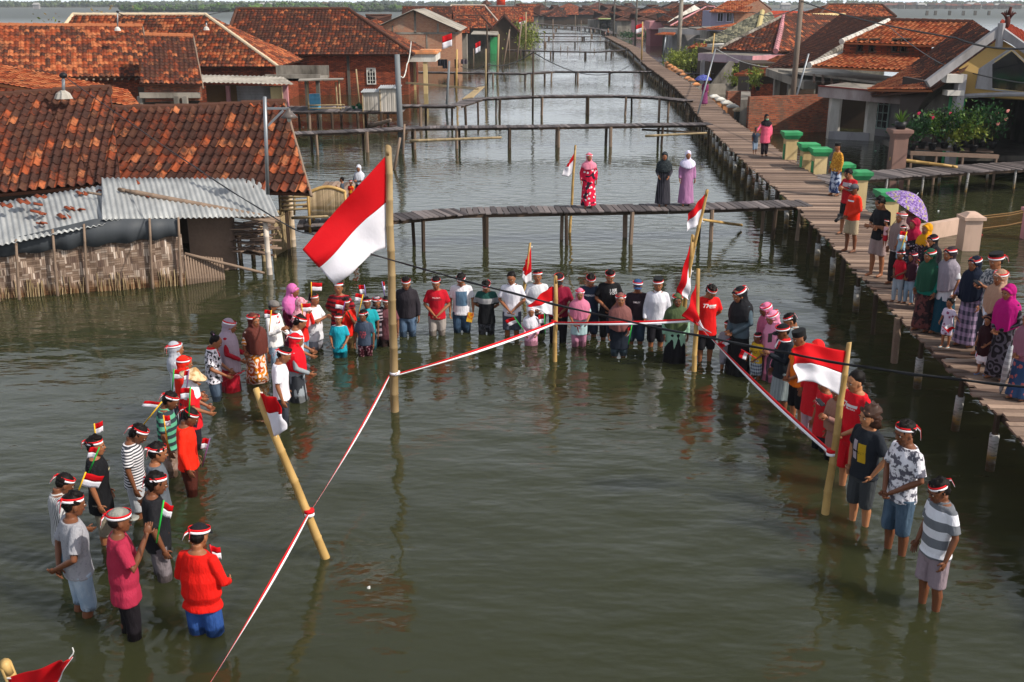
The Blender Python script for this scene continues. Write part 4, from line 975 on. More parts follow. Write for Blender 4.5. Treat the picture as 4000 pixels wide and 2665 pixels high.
# rooftop bird figure
c = D(3935, 92, 41.5); m = MB(); m.sph(c + V((0, 0, .05)), (.11, .09, .22)); [m.tube([c + V((sg * .05, 0, .1 + .04 * k)), c + V((sg * (.10 + .05 * k), .02, .32 + .02 * k)), c + V((sg * (.08 + .07 * k), 0, .50 - .05 * k))], [.04, .035, .012], 5) for sg in (-1, 1) for k in range(4)]; m.tube([c + V((0, 0, .3)), c + V((.03, -.05, .6))], [.08, .05], 6)
tag(m.build('roof_ornament', plain('rust_red', H('#4a241e'), .8, .3, 6), None, True), 'rust red winged ornament on the ridge of the ochre house', 'ornament')
# ================================================================ brick garden walls and gate pillars
o = wall_run('brick_wall', [G(2915, 528), G(3258, 512)], -.5, 1.9, BRICK3, None, .18); tag(o, 'worn red brick wall beside the wooden pole, left of the white house', 'wall')
o = wall_run('brick_wall', [G(2905, 522), G(2905, 480)], -.5, 1.7, CONC, None, .5); tag(o, 'grey cement wall end beside the last white capped pillar', 'wall')
o = wall_run('low_wall', [G(2835, 440), G(2925, 436)], -.5, 1.25, BRICK3, None, .2); tag(o, 'low worn brick wall behind the white capped pillars', 'wall')
o = wall_run('low_wall', [G(2705, 372), G(2925, 366)], -.5, .75, CONC, None, .2); tag(o, 'low grey wall with cracks before the lilac canopy house', 'wall')
o = wall_run('low_wall', [G(2935, 420), G(3010, 415)], -.5, 1.4, BRICK, None, .2); tag(o, 'short dark brick wall under the potted shrub', 'wall')
def pillar(x, yb, yt, w, body, cap, lb, name='gate_pillar', capk='flat', panel=None, Y=None):
    q = G(x, yb, (.75 if capk == 'flat' else .35) if Y is None else 0); s = 1
    zt = D(x, yt, q.y).z; h = .16 if capk == 'flat' else .12
    e = empty(name, (q.x, q.y, 0), 0, lb, 'pillar', None); c = V((q.x, q.y, 0))
    m = MB(); m.b2(c.x - w / 2, c.x + w / 2, c.y - w / 2, c.y + w / 2, -.8, zt - h * 1.6); m.build('shaft', body, e)
    m = MB()
    if capk == 'flat':
        for k, (g, z0, z1) in enumerate(((.03, 1.6, 1.25), (.06, 1.25, .95), (.08, .95, .7), (.115, .7, 0))): m.b2(c.x - w / 2 - g, c.x + w / 2 + g, c.y - w / 2 - g, c.y + w / 2 + g, zt - h * z0, zt - h * z1)
    else:
        m.b2(c.x - w / 2 - .06, c.x + w / 2 + .06, c.y - w / 2 - .06, c.y + w / 2 + .06, zt - h * 1.6, zt - h * .9)
        m.loft([(c.x, c.y, zt - h * .9, w * .82, w * .82), (c.x, c.y, zt, w * .35, w * .35)], 4)
        for i in range(len(m.v) - 8, len(m.v)):
            v = m.v[i] - V((c.x, c.y, 0)); m.v[i] = V((c.x + (v.x - v.y) * .7071, c.y + (v.x + v.y) * .7071, v.z))
    m.build('cap', cap, e)
    if panel:
        m = MB(); m.b2(c.x - w / 2 - .012, c.x - w / 2 + .02, c.y - w * .3, c.y + w * .3, zt - 1.15, zt - .45); m.b2(c.x - w / 2 - .03, c.x - w / 2 + .03, c.y - w * .5, c.y + w * .5, .35, .52); m.build('panel', panel, e)
    return e
for (x, yb, yt, lb) in ((3082, 640, 514, 'tallest green capped cream pillar with a small iron plate'), (3150, 672, 560, 'green capped cream pillar half hidden behind its neighbour'), (3195, 686, 578, 'front green capped cream pillar of the overlapping pair'), (3282, 742, 638, 'green capped pillar beside the man in the orange batik shirt'), (3350, 758, 668, 'green capped pillar behind the photographer in red'), (3460, 878, 745, 'green capped pillar below the purple umbrella')):
    pillar(x, yb, yt, .43, YELLW, GREENW, lb, 'gate_pillar', 'flat', GREENW)
for i, (x, yb, yt) in enumerate(((2790, 404, 369), (2812, 416, 380), (2836, 430, 392), (2860, 446, 406))):
    pillar(x, yb + 6, yt, .48, ORANGEW, WHITEP, ['farthest', 'second farthest', 'second nearest', 'nearest'][i] + ' white capped salmon pillar of the four along the walkway', 'garden_pillar', 'pyr')
pillar(2886, 472, 420, .5, CONCD, plain('tan_cap', H('#b09a7c'), .8, .1, 3), 'grey pillar with tan pointed cap at the end of the salmon row', 'garden_pillar', 'pyr')
for i, (x, yb, yt) in enumerate(((2606, 262, 240), (2616, 272, 250), (2630, 284, 258), (2640, 292, 266), (2656, 300, 272), (2668, 310, 284), (2686, 322, 298), (2700, 334, 306), (2718, 350, 322))):
    pillar(x, yb + 6, yt, .42, ORANGEW if i < 5 else WHITEW, ORANGEW, 'far fence pillar number %s counting from the far end' % ['one', 'two', 'three', 'four', 'five', 'six', 'seven', 'eight', 'nine'][i], 'fence_pillar', 'pyr')
# pinkish flood wall and railing at right
o = wall_run('flood_wall', [G(3480, 960), G(3760, 908), ], .0, .45, plain('pink_stone', H('#c2a594'), .85, .12, 2, dirt=H('#8f7a6a')), None, .22); tag(o, 'low pinkish wall standing in the water behind the crowd', 'wall')
e = pillar(3785, 925, 828, .46, plain('pink_stone', None, .8), plain('pink_stone', None), 'pink pillar with pale green panel at the end of the low wall', 'garden_pillar', 'pyr')
q = G(3785, 925, .3); m = MB(); m.add([(q.x - .13, q.y - .245, .02), (q.x + .13, q.y - .245, .02), (q.x + .13, q.y - .245, .5), (q.x, q.y - .245, .66), (q.x - .13, q.y - .245, .5)], [(0, 1, 2, 3, 4)]); m.build('panel', plain('pale_green', H('#9cc0a0'), .8, .1, 3), e)
e = empty('railing', q, 0, 'rusty wire railing between the pink pillars over the water', 'railing')
a = G(3815, 905); b = G(4060, 862)
for z in (.08, .38, .45): m = MB(); m.tube([a + V((0, 0, z)), a.lerp(b, .5) + V((0, 0, z - .05)), b + V((0, 0, z))], .015, 5); m.build('rail', plain('rust', H('#7a5a34'), .8, .3, 8), e)
m = MB()
for i in range(56): p = a.lerp(b, i / 55); m.tube([p + V((0, 0, -.2)), p + V((0, 0, .45 - .05 * sin(pi * i / 55)))], .008, 4)
m.build('wire', plain('rust', None), e)
pillar(4035, 888, 800, .45, PINKW, PINKW, 'second pink pillar cut by the right edge of the photo', 'garden_pillar', 'pyr')
# ================================================================ boardwalk and bridges
LE = [(2363, 141), (2400, 161), (2457, 190), (2525, 256), (2585, 298), (2638, 342), (2680, 383), (2740, 465), (2800, 527), (2876, 600), (2958, 675), (3085, 783), (3264, 966), (3370, 1085), (3506, 1234), (3661, 1395), (3757, 1477), (3923, 1646), (4000, 1726)]
zB = .92; LP = [G(x, y, zB) for x, y in LE]
LP.append(LP[-1] + (LP[-1] - LP[-2]) * 14)
wv = [1.2, 1.25, 1.35, 1.4, 1.4, 1.4, 1.45, 1.55, 1.7, 1.8, 1.8, 1.85, 1.9, 1.95, 1.95, 1.95, 2.0, 2.0, 2.0, 2.0]
ctrl = []
for i, p in enumerate(LP):
    a = LP[max(0, i - 1)]; b = LP[min(len(LP) - 1, i + 1)]; d = (b - a).normalized(); s = V((-d.y, d.x, 0))
    if s.x < 0: s = -s
    ctrl.append(p + s * wv[i] / 2)
deck('boardwalk', [(p.x, p.y) for p in ctrl], 2.0, zB, 'long raised wooden boardwalk on piles running from lower right to the far houses', 'boardwalk', PLANK, .15, 1.55, .06, wv=wv, pvc=True, rough=1.3)
def bridge(pp, z, w, lb, **k):
    P = [G(x, y, z) for x, y in pp]; return deck('footbridge', [(p.x, p.y) for p in P], w, z, lb, 'footbridge', k.pop('mat', PLANKG), k.pop('plank', .16), k.pop('posts', 1.9), k.pop('pr', .05), **k)
bridge([(1165, 868), (1300, 866), (1540, 846), (1800, 823), (2100, 817), (2600, 808), (3150, 792)], .95, .95, 'nearest plank footbridge with three women standing on it', posts=2.1, pr=.06)
bridge([(1120, 520), (1420, 508), (1650, 496), (2100, 492), (2500, 486), (2775, 482)], .95, .95, 'second footbridge from the front crossing the channel', posts=2.3, pr=.07)
bridge([(1560, 411), (1780, 412), (1866, 384), (2100, 374), (2400, 372), (2560, 378), (2690, 392)], 1.1, .9, 'bent footbridge with tall posts, third from the front', posts=2.6, pr=.07)
bridge([(1600, 280), (2060, 286), (2160, 278), (2585, 279)], .8, .9, 'fourth footbridge from the front with stepped left half', posts=2.8, pr=.09)
bridge([(1985, 195), (2195, 200), (2330, 202), (2455, 193)], .7, .8, 'thin low footbridge fifth from the front', posts=4, pr=.10)
bridge([(2060, 162), (2385, 161)], .8, .7, 'sixth footbridge from the front, dark and level', posts=5, pr=.12)
bridge([(2075, 141), (2370, 143)], .7, .7, 'seventh footbridge from the front', posts=6, pr=.14)
bridge([(2090, 130), (2350, 132)], .7, .7, 'eighth footbridge close behind the seventh', posts=7, pr=.14)
bridge([(2100, 111), (2340, 112)], .7, .8, 'farthest footbridge at the head of the channel', posts=8, pr=.16)
bridge([(2085, 90), (2130, 94), (2290, 106), (2360, 116), (2400, 132)], .8, 1.4, 'far landing curving along the house row', posts=5, pr=.15)
bridge([(3168, 705), (3300, 690), (3450, 680), (3700, 662), (4060, 640)], .85, 1.5, 'side pier leading to the ochre gable house', posts=1.9, pr=.045, postmat=PVC)
bridge([(2510, 158), (2690, 157)], .6, .7, 'low pier in front of the pink walled house', posts=3)
bridge([(2640, 285), (2790, 287)], .8, .8, 'dark short pier behind the mangrove bush', posts=3)
bridge([(1480, 198), (1800, 196)], .8, .8, 'footbridge at left under the brick gable house', posts=4, pr=.1)
# platform at left with bench
q = G(1260, 760, .95)
deck('platform', [(G(1180, 800, .95).x, q.y + .4), (G(1400, 800, .95).x, q.y + .4)], 4.2, .93, 'weathered plank platform behind the flag where a woman and two children stand', 'platform', PLANK, posts=1.5)
a = G(1210, 905, .75); b = G(1370, 890, .75)
deck('step_platform', [(a.x, a.y), (b.x, b.y)], 1.3, .75, 'low dark landing under the bamboo bench', 'platform', PLANKG, posts=1.2)
e = empty('bench', (a.x, a.y, .75), 0, 'yellow bamboo bench with curved slatted back seen from behind', 'bench')
b0 = D(1208, 848, a.y - .1); b1 = D(1352, 842, a.y + .1); h = .82
m = MB(); n_ = 26
tp = [b0.lerp(b1, i / n_) + V((0, 0, .62 + .14 * sin(pi * i / n_))) for i in range(n_ + 1)]
m.tube(tp, .045, 8); m.build('top_rail', BAMBY, e, True)
for i in range(1, n_ * 2):
    p = b0.lerp(b1, i / n_ / 2); m = MB()
m = MB()
for i in range(1, 40): p = b0.lerp(b1, i / 40); m.tube([p + V((0, 0, .02)), p + V((0, 0, .62 + .14 * sin(pi * i / 40)))], .010, 5)
m.build('slatted_back', BAMB, e, True)
for p in (b0, b1): m = MB(); m.tube([p + V((0, 0, -.42)), p + V((0, 0, .64))], .035, 8); m.build('leg', BAMBY, e, True)
m = MB(); m.beam(b0 + V((0, .35, 0)), b1 + V((0, .35, 0)), .6, .05); m.build('seat', BAMB, e)
for p in (b0, b1): m = MB(); m.tube([p + V((0, .6, -.42)), p + V((0, .6, 0))], .035, 8); m.build('leg', BAMBY, e, True)
e = empty('fence_panel', G(1130, 850, .95), 0, 'bamboo rail fence panel at the end of the nearest roof', 'fence')
for y in (770, 785, 802, 818): bamboo_pole('rail', D(1090, y + 4, 27.5), D(1216, y - 4, 27.5), .035, .03, BAMB, e)
for x in (1095, 1150, 1212): bamboo_pole('upright', D(x, 840, 27.5), D(x, 762, 27.5), .03, .03, BAMB, e)
bamboo_pole('rail', D(1140, 852, 26.9), D(1280, 846, 26.6), .04, .035, BAMB, e)
# loose bamboo beside bridges
def cane(a, b, r, lb, mt=BAMB, nm='bamboo_cane'): o = bamboo_pole(nm, a, b, r, r * .8, mt); tag(o, lb, 'bamboo cane'); return o
cane(D(1600, 551, 47), D(1958, 538, 47), .07, 'bamboo rail lashed below the second footbridge at left')
cane(D(2520, 532, 48), D(2760, 520, 48), .06, 'bamboo cane lying below the second footbridge at right')
cane(D(2508, 507, 50), D(2770, 520, 50), .05, 'dark timber hanging below the second footbridge', TIMBER)
cane(G(2895, 893) + V((0, 0, .1)), D(2740, 858, 28.0), .045, 'bamboo cane slanting into the water under the nearest footbridge', BAMBY)
cane(G(1442, 498) + V((0, 0, .05)), D(1525, 470, 55), .12, 'thick log floating beneath the washing cabins', BAMBG)
cane(D(3475, 620, 38), D(3735, 652, 37.2), .07, 'long bamboo pole resting on the side pier edge', BAMBY)
for i in range(7):
    o = cane(D(1808 + i * 6, 388 - i, 62), D(1868 + i * 4, 342 - i * .5, 66), .05, 'pale bamboo cane in the bundle beside the bent footbridge'); o['group'] = 'bundle of bamboo canes'
for i in range(2):
    o = cane(D(1585, 322 + i * 4, 70 - i), D(1870, 345 + i * 5, 65 - i), .035, 'long bamboo cane running out from the cream columns'); o['group'] = 'bamboo canes by the porch'
# ================================================================ poles
def pole(xt, yt, xb, yb, r, mat, lb, nm='pole', z=0.0, cat='pole', bam=False, dy=0):
    b = G(xb, yb, z); t = D(xt, yt, b.y + dy)
    if bam: b = b - (t - b) / (t - b).z * (.5 if z == 0 else 0); o = bamboo_pole(nm, b, t, r, r * .75, mat)
    else: m = MB(); m.tube([b - (t - b) / (t - b).z * (.5 if z == 0 else 0), b.lerp(t, .5), t], [r, r * .95, r * .85], 10); o = m.build(nm, mat, None, True)
    return tag(o, lb, cat)
pole(1551, 213, 1567, 576, .14, GREYPOLE, 'thick grey concrete pole standing by the washing cabins', 'utility_pole')
pole(1391, 270, 1404, 408, .05, BAMB, 'pale thin stick behind the green net', z=.9)
pole(1563, 538, 1540, 663, .06, BAMBG, 'leaning grey bamboo stake near the grey concrete pole', 'bamboo_stake')
pole(1580, 485, 1574, 602, .055, BAMBG, 'upright bamboo stake just right of the grey concrete pole', 'bamboo_stake')
pole(1902, 96, 1904, 323, .08, TIMBER, 'dark straight pole before the green doored house')
pole(1948, 134, 1942, 308, .10, BAMB, 'bamboo pole at the corner of the pale porch', 'bamboo_pole')
pole(1991, 115, 1962, 276, .08, BAMBG, 'forked leaning pole beside the far left trees')
pole(1785, 193, 1782, 362, .08, BAMBY, 'yellowish bamboo pole at the laundry', 'bamboo_pole')
pole(1755, 238, 1744, 438, .08, GREYPOLE, 'white grey lamp pole with the first small flag', 'lamp_pole')
pole(1898, 191, 1897, 378, .07, BAMB, 'bamboo pole above the bundle of canes', 'bamboo_pole')
pole(2083, 202, 2081, 451, .06, TIMBER, 'dark slim pole at the bend of the tall footbridge')
pole(2038, 85, 2019, 236, .10, BAMBG, 'leaning stake carrying a flag on the far left bank', 'bamboo_pole')
pole(2055, 47, 2052, 208, .10, BAMB, 'tall bamboo pole on the far left bank', 'bamboo_pole')
pole(2510, 85, 2506, 236, .07, BAMBY, 'bamboo flagpole on the boardwalk edge', 'flagpole', z=.9)
pole(2600, 145, 2589, 230, .09, METAL, 'white pipe post at the first garden pillars')
pole(2664, -30, 2646, 280, .22, CONC, 'big concrete utility pole with wires by the mangrove bush', 'utility_pole')
pole(2791, 130, 2768, 332, .06, BAMBY, 'bamboo pole rising behind the umbrella woman', 'bamboo_pole')
pole(2795, 191, 2726, 444, .045, METAL, 'leaning steel pipe on the boardwalk in front of the umbrella woman', 'steel_pipe', z=.92, dy=1.5)
pole(3159, 210, 3074, 508, .05, METAL, 'slanting steel pipe beside the wooden utility pole', 'steel_pipe')
pole(3133, -30, 3085, 512, .15, plain('pole_wood', H('#6f6258'), .85, .25, 2), 'wooden utility pole behind the green capped pillars', 'utility_pole')
for (xt, xb, yb, lb) in ((2130, 2130, 92, 'leftmost'), (2012, 2012, 100, 'short'), (2340, 2342, 108, 'middle'), (2402, 2396, 150, 'loudspeaker'), (2489, 2481, 182, 'rightmost')):
    pole(xt, -12, xb, yb, .17, CONCD, lb + ' utility pole among the far houses', 'utility_pole')
for i, (x, y0, y1) in enumerate(((2127, 120, 205), (2160, 75, 185), (2247, 58, 130), (2270, 80, 145), (2308, 108, 168), (2257, 135, 168), (2345, 140, 168), (2190, 178, 200), (2218, 180, 202), (2265, 182, 204), (2322, 190, 205), (2005, 105, 205), (1990, 130, 230), (2070, 95, 190), (1850, 190, 260), (2046, 60, 200))):
    pole(x, y0, x, y1, .055, BAMBG, 'thin mooring stake standing in the far channel', 'bamboo_stake')['group'] = 'mooring stakes in the far channel'
# lamp on arm near the nearest roof
e = empty('street_lamp', G(1060, 1072), 0, 'slim grey mast with bracket lamp rising from the nearest roof edge', 'lamp')
b = D(1046, 760, 25.2); t = D(1034, 378, 25.2); m = MB(); m.tube([b, t], .045, 8); m.build('mast', METAL, e, True)
m = MB(); a = D(1042, 424, 25.2); c = D(1128, 424, 25.2); m.beam(a, c, .04, .05); m.beam(D(1046, 492, 25.2), D(1106, 432, 25.2), .035, .05); m.build('bracket', METAL, e)
c = D(1128, 440, 25.2); m = MB(); m.loft([(c.x, c.y, c.z - .12, .21, .21), (c.x, c.y, c.z - .04, .13, .13), (c.x, c.y, c.z + .05, .05, .05), (c.x, c.y, c.z + .1, .04, .04)], 16); m.build('lamp_shade', plain('enamel', H('#5a5350'), .35, .1, 3), e, True)
m = MB(); m.sph(c + V((0, 0, -.16)), (.05, .05, .07)); m.build('bulb', WHITEP, e, True)
# ================================================================ wires
def wire(pts, r, lb, sag=0, mat=None):
    P = []
    for a, b in zip(pts[:-1], pts[1:]):
        k = 14
        for i in range(k): t = i / k; P.append(a.lerp(b, t) - V((0, 0, sag * 4 * t * (1 - t))))
    P.append(pts[-1]); m = MB(); m.tube(P, r, 5); o = m.build('cable', mat or BLACK, None, True); return tag(o, lb, 'cable')
A_ = D(252, 300, 29.6); B_ = D(1515, 1012, 15.6); C_ = D(2450, 1255, 11.5); E_ = D(3300, 1422, 9.6); F_ = D(4080, 1520, 8.6)
def bez(ps, k=60):
    P = []
    n_ = len(ps)
    for i in range(n_ - 1):
        p0 = ps[max(0, i - 1)]; p1 = ps[i]; p2 = ps[i + 1]; p3 = ps[min(n_ - 1, i + 2)]
        for j in range(k // (n_ - 1)):
            t = j / (k // (n_ - 1)); P.append(.5 * ((2 * p1) + (p2 - p0) * t + (2 * p0 - 5 * p1 + 4 * p2 - p3) * t * t + (3 * p1 - p0 - 3 * p2 + p3) * t ** 3))
    P.append(ps[-1]); return P
main = bez([A_, D(700, 612, 24), D(1100, 868, 19.5), D(1243, 922, 18.0), B_, D(2000, 1146, 13.3), C_, D(2900, 1345, 10.4), E_, D(3700, 1478, 9.0), F_])
m = MB(); m.tube(main, .011, 6); P2_ = [p + V((.009 * cos(i * 1.9), .009 * sin(i * 1.9), .012 * sin(i * 1.3))) for i, p in enumerate(main)]; m.tube(P2_, .009, 5)
tag(m.build('cable', BLACK, None, True), 'thick black twisted cable sweeping across the whole foreground', 'cable')
top1 = D(3130, 5, G(3085, 512).y)
wire([top1, D(3736, 149, 36), D(4050, 186, 30)], .03, 'upper black wire from the wooden pole past the ochre gable', .15)
wire([D(3472, 102, 60), D(3672, 247, 45), D(4050, 332, 34)], .022, 'lower thin wire over the tiled slope to the ochre gable', .1)
wire([D(2662, -8, 107), D(2950, 50, 90), top1 + V((0, 0, -.3))], .03, 'wire between the concrete pole and the wooden pole', .3)
wire([D(2400, 8, 150), D(2664, 0, 107)], .05, 'wire joining the far poles to the concrete pole', .8)
wire([D(2488, 2, 150), D(2700, 90, 100), D(2990, 150, 80)], .03, 'sagging service wire to the lilac canopy house', .3)
wire([D(2083, 205, 62), D(2475, 246, 105)], .03, 'slack line from the slim dark pole to the boardwalk', 1.2)
wire([D(1800, 258, 100), D(1900, 250, 90), D(2083, 205, 62)], .03, 'slack line from the left houses to the slim dark pole', .4)
wire([D(459, 50, 62), D(620, 72, 66), D(930, 30, 80)], .025, 'wire strung over the mottled orange roof', .2)
wire([D(2130, 2, 250), D(2342, 2, 240)], .06, 'far wire between leftmost and middle utility poles', .6)
# white loops of pipe between poles
wire([D(1606, 163, 76), D(1590, 250, 60), D(1567, 300, 55)], .035, 'pale hose hanging from the roof corner to the grey pole', .3, WHITEP)
wire([D(2800, 192, 66), D(3000, 262, 60)], .02, 'thin white line from the steel pipe to the houses', .2, WHITEP)
# ================================================================ plants
bush(2705, 288, 4.6, 2.3, LEAFY, 'yellow green mangrove bush beside the concrete utility pole', 2600, .13, stems=14)
bush(2660, 280, 3.0, 1.8, LEAFY, 'smaller yellow green mangrove bush by the garden pillars', 1200, .12)
bush(2030, 205, 4.5, 3.6, LEAFY, 'sunlit bush at the tip of the far left bank', 1500, .18)
bush(1965, 200, 5.0, 3.0, LEAFY, 'green yellow shrub between the leaning poles', 1300, .18)
bush(1895, 200, 5.0, 2.6, LEAF, 'dark leafy shrubs before the green doored house', 1300, .16)
bush(1820, 178, 3.0, 1.6, LEAF, 'small bush on the porch right of the brick gable', 600, .15)
bush(215, 105, 3.8, 5.0, LEAFY, 'thin yellowish tree crown behind the leftmost orange roof', 900, .12, 'tree', 'tree', Y=78, z=0)
bush(345, 70, 5.0, 5.75, LEAFB, 'sparse brownish treetop beside the cream ridge', 900, .12, 'tree', 'tree', Y=80)
bush(2520, 150, 4, 1.4, LEAFD, 'low dark plants before the pink house', 500, .16)
bush(2455, 152, 3, 1.4, LEAFD, 'dark plants by the far pier', 400, .16)
# roots and weeds under the boardwalk edge
m = MB(); R = random.Random(31)
for i in range(260):
    t = R.random() ** 1.2; k = 3 + t * 4.2; j = int(k); p = LP[j].lerp(LP[j + 1], k - j); L = R.uniform(.15, .7)
    m.tube([p + V((-.03, 0, -.05)), p + V((-.05 + R.uniform(-.1, .05), R.uniform(-.2, .2), -.05 - L))], [R.uniform(.015, .05), .01], 4)
tag(m.build('hanging_debris', TIMBER), 'ragged roots and rags hanging along the far boardwalk edge', 'debris', kind='stuff')
# potted plants at the ochre house
def potted(x, y, w, h, mat, lb, pot=BLACK, n=260, size=.09, flowers=None, Y=None, z=.95):
    p = G(x, y, z) if Y is None else D(x, y, Y); z = p.z; e = empty('potted_plant', p, 0, lb, 'potted plant', 'potted plants before the ochre house')
    m = MB(); m.loft([(p.x, p.y, z, .11, .11), (p.x, p.y, z + .22, .16, .16), (p.x, p.y, z + .25, .17, .17)], 12); m.build('pot', pot, e, True)
    m = MB(); foliage(m, (p.x, p.y, z + .25 + h * .5), (w / 2, w / 2, h / 2), n, size, seed=int(x * 3 + y), shell=.2); m.build('foliage', mat, e)
    m = MB(); R = random.Random(int(x))
    for i in range(4): m.tube([(p.x, p.y, z + .2), (p.x + R.uniform(-.3, .3) * w, p.y + R.uniform(-.3, .3) * w, z + .25 + h * .7)], [.015, .006], 4)
    m.build('stem', TIMBER, e)
    if flowers:
        m = MB()
        for i in range(flowers[1]): c = V((p.x + R.uniform(-.5, .5) * w, p.y - abs(R.uniform(.1, .5)) * w, z + .25 + h * R.uniform(.5, 1.0))); m.sph(c, (.06, .03, .06), 0, None, 6, 4); m.sph(c + V((.04, 0, .03)), (.04, .03, .04), 0, None, 6, 4)
        m.build('flower', flowers[0], e)
PF = plain('pink_flower', H('#b01c48'), .6, .1, 9); SF = plain('salmon_flower', H('#d98a80'), .6, .1, 9)
POTS = [(3560, 588, .9, .9, LEAFD, 'dense dark green shrub at the left end of the plant bench', None), (3600, 580, .9, 1.1, LEAFD, 'bushy plant with one crimson bloom low on the bench', (PF, 2)), (3640, 585, .8, 1.3, LEAF, 'tall light green shrub with pink blooms', (PF, 2)), (3688, 580, .9, 1.5, LEAFD, 'tall dark shrub with a big hibiscus bloom', (PF, 1)), (3735, 592, .8, .9, LEAFY, 'variegated yellow white leaved plant', None), (3760, 575, 1.0, 1.5, LEAF, 'broad leaved green plant in the middle of the bench', None), (3800, 592, .8, 1.0, LEAFY, 'pale speckled plant in front of the dark ones', None), (3832, 575, 1.1, 1.6, LEAFD, 'largest dark feathery plant right of the middle', None), (3872, 580, .8, 1.2, LEAFD, 'dark plant with salmon flower heads at the right end', (SF, 4))]
for (x, y, w, h, mt, lb, fl) in POTS: potted(x, y, w, h, mt, lb, flowers=fl, Y=39.2, n=420, size=.075)
e = empty('plant_bench', D(3720, 600, 39.2), 0, 'weathered plank bench holding the flower pots', 'bench')
a = D(3555, 598, 38.8); b = D(3900, 612, 38.8)
m = MB(); m.beam(a, b, .1, .14); m.beam(a + V((0, .8, .1)), b + V((0, .8, .1)), .7, .05); m.build('board', PLANK, e)
for t in (0.02, .3, .6, .98): p = a.lerp(b, t); m = MB(); m.tube([(p.x, p.y, -.6), (p.x, p.y, p.z)], .05, 6); m.build('leg', PLANK, e)
q = D(3515, 640, 38.5); e = pillar(3500, 655, 505, .5, plain('rose_stone', H('#8a6a60'), .85, .15, 2, dirt=H('#6f5a52')), plain('rose_stone', None), 'weathered rose pillar carrying a potted agave', 'garden_pillar', 'flat')
zt_ = D(3500, 505, G(3500, 655, .75).y).z; p = G(3500, 655, .75); e = empty('potted_plant', (p.x, p.y, zt_), 0, 'spiky agave in a black pot on the rose pillar', 'potted plant')
m = MB(); m.loft([(p.x, p.y, zt_, .16, .16), (p.x, p.y, zt_ + .25, .22, .22)], 12); m.build('pot', BLACK, e, True)
m = MB(); R = random.Random(2)
for i in range(22):
    a = i * 2.4; el = R.uniform(.5, 1.3); L = R.uniform(.4, .6); d = V((cos(a) * cos(el), sin(a) * cos(el), sin(el))); c = V((p.x, p.y, zt_ + .22)); s = d.cross(V((0, 0, 1))).normalized() * .035
    m.add([c - s, c + s, c + d * L * .6 + s * .8, c + d * L - V((0, 0, .03)), c + d * L * .6 - s * .8], [(0, 1, 2, 3, 4)])
m.build('foliage', LEAF, e)
for (x, y, h, lb, Y) in ((2960, 366, 1.1, 'yellow green potted shrub on the short dark brick wall', 68), (2868, 350, 1.3, 'thin leafy sapling at the low grey wall', 78)):
    potted(x, y - 12, 1.2, h, LEAFY, lb, Y=Y, n=260, size=.12)
# ================================================================ people
def fab(c1, pat=None, c2=None, k=8.0, c3=None):
    key = ('fab', c1, pat, c2, k, c3)
    if key in _M: return _M[key]
    n = N('fabric', .82, .15); co = n.obj(); a = H(c1); x = n.sep(co)
    base = a
    if pat:
        b = H(c2)
        if pat == 'stripe': f = n.math('LESS_THAN', n.math('FRACT', n.math('MULTIPLY', n.math('ADD', x[2], n.math('MULTIPLY', n.noise(co, 3, 2), .02)), k)), .5)
        elif pat == 'vstripe': f = n.math('LESS_THAN', n.math('FRACT', n.math('MULTIPLY', n.math('ADD', x[0], n.math('MULTIPLY', x[1], .6)), k)), .4)
        elif pat == 'print': f = n.ramp(n.noise(co, k, 4, .6), [(.48, (0, 0, 0, 1)), (.54, (1, 1, 1, 1))])
        elif pat == 'jeans': f = n.ramp(n.noise(n.mp(co, (1, 1, .4)), 7, 4), [(.4, (0, 0, 0, 1)), (.75, (1, 1, 1, 1))])
        elif pat == 'blob':
            v = n.n('TexVoronoi'); v.inputs['Scale'].default_value = k; n.l(co, v.inputs['Vector'])
            f = n.math('LESS_THAN', n.math('ADD', v.outputs['Distance'], n.math('MULTIPLY', n.noise(co, k * 3, 2), .35)), .48)
        elif pat == 'swirl':
            v = n.n('TexVoronoi'); v.inputs['Scale'].default_value = k; n.l(co, v.inputs['Vector'])
            f = n.math('LESS_THAN', n.math('FRACT', n.math('MULTIPLY_ADD', n.noise(co, k, 2), 1.2, n.math('MULTIPLY', v.outputs['Distance'], 2.6))), .42)
        elif pat == 'plaid':
            f = n.math('MULTIPLY', n.math('ADD', n.math('LESS_THAN', n.math('FRACT', n.math('MULTIPLY', x[2], k)), .5), n.math('LESS_THAN', n.math('FRACT', n.math('MULTIPLY', n.math('ADD', x[0], x[1]), k * 1.4)), .5)), .5)
        elif pat == 'above': f = n.math('GREATER_THAN', x[2], k)
        base = n.mix(f, a, b)
        if c3:
            g = n.math('GREATER_THAN', n.noise(n.mp(co, (1, 1, 1), (1, 2, 3)), k * .8, 2), .58) if pat != 'above' else n.math('LESS_THAN', n.math('ABSOLUTE', n.math('SUBTRACT', x[2], k)), .055)
            base = n.mix(g, base, H(c3))
    else: base = a
    v = n.noise(co, 9, 4)
    lo = n.mix(1.0, base, (.86, .86, .88, 1), 'MULTIPLY')
    n.bump(n.noise(n.mp(co, (1, 1, .35)), 9, 4, .6), .6, .06)
    wz = n.math('SUBTRACT', n.sep(n.geo())[2], n.math('MULTIPLY_ADD', n.noise(co, 11, 3), .22, -.02))
    wet = n.ramp(wz, [(.0, (1, 1, 1, 1)), (.035, (0, 0, 0, 1))])
    n.l(n.math('MULTIPLY_ADD', wet, -.45, .82), n.b.inputs['Roughness'])
    c0 = n.mix(v, lo, base); _M[key] = n.out(n.mix(wet, c0, n.mix(1.0, c0, (.42, .40, .38, 1), 'MULTIPLY'))); return _M[key]
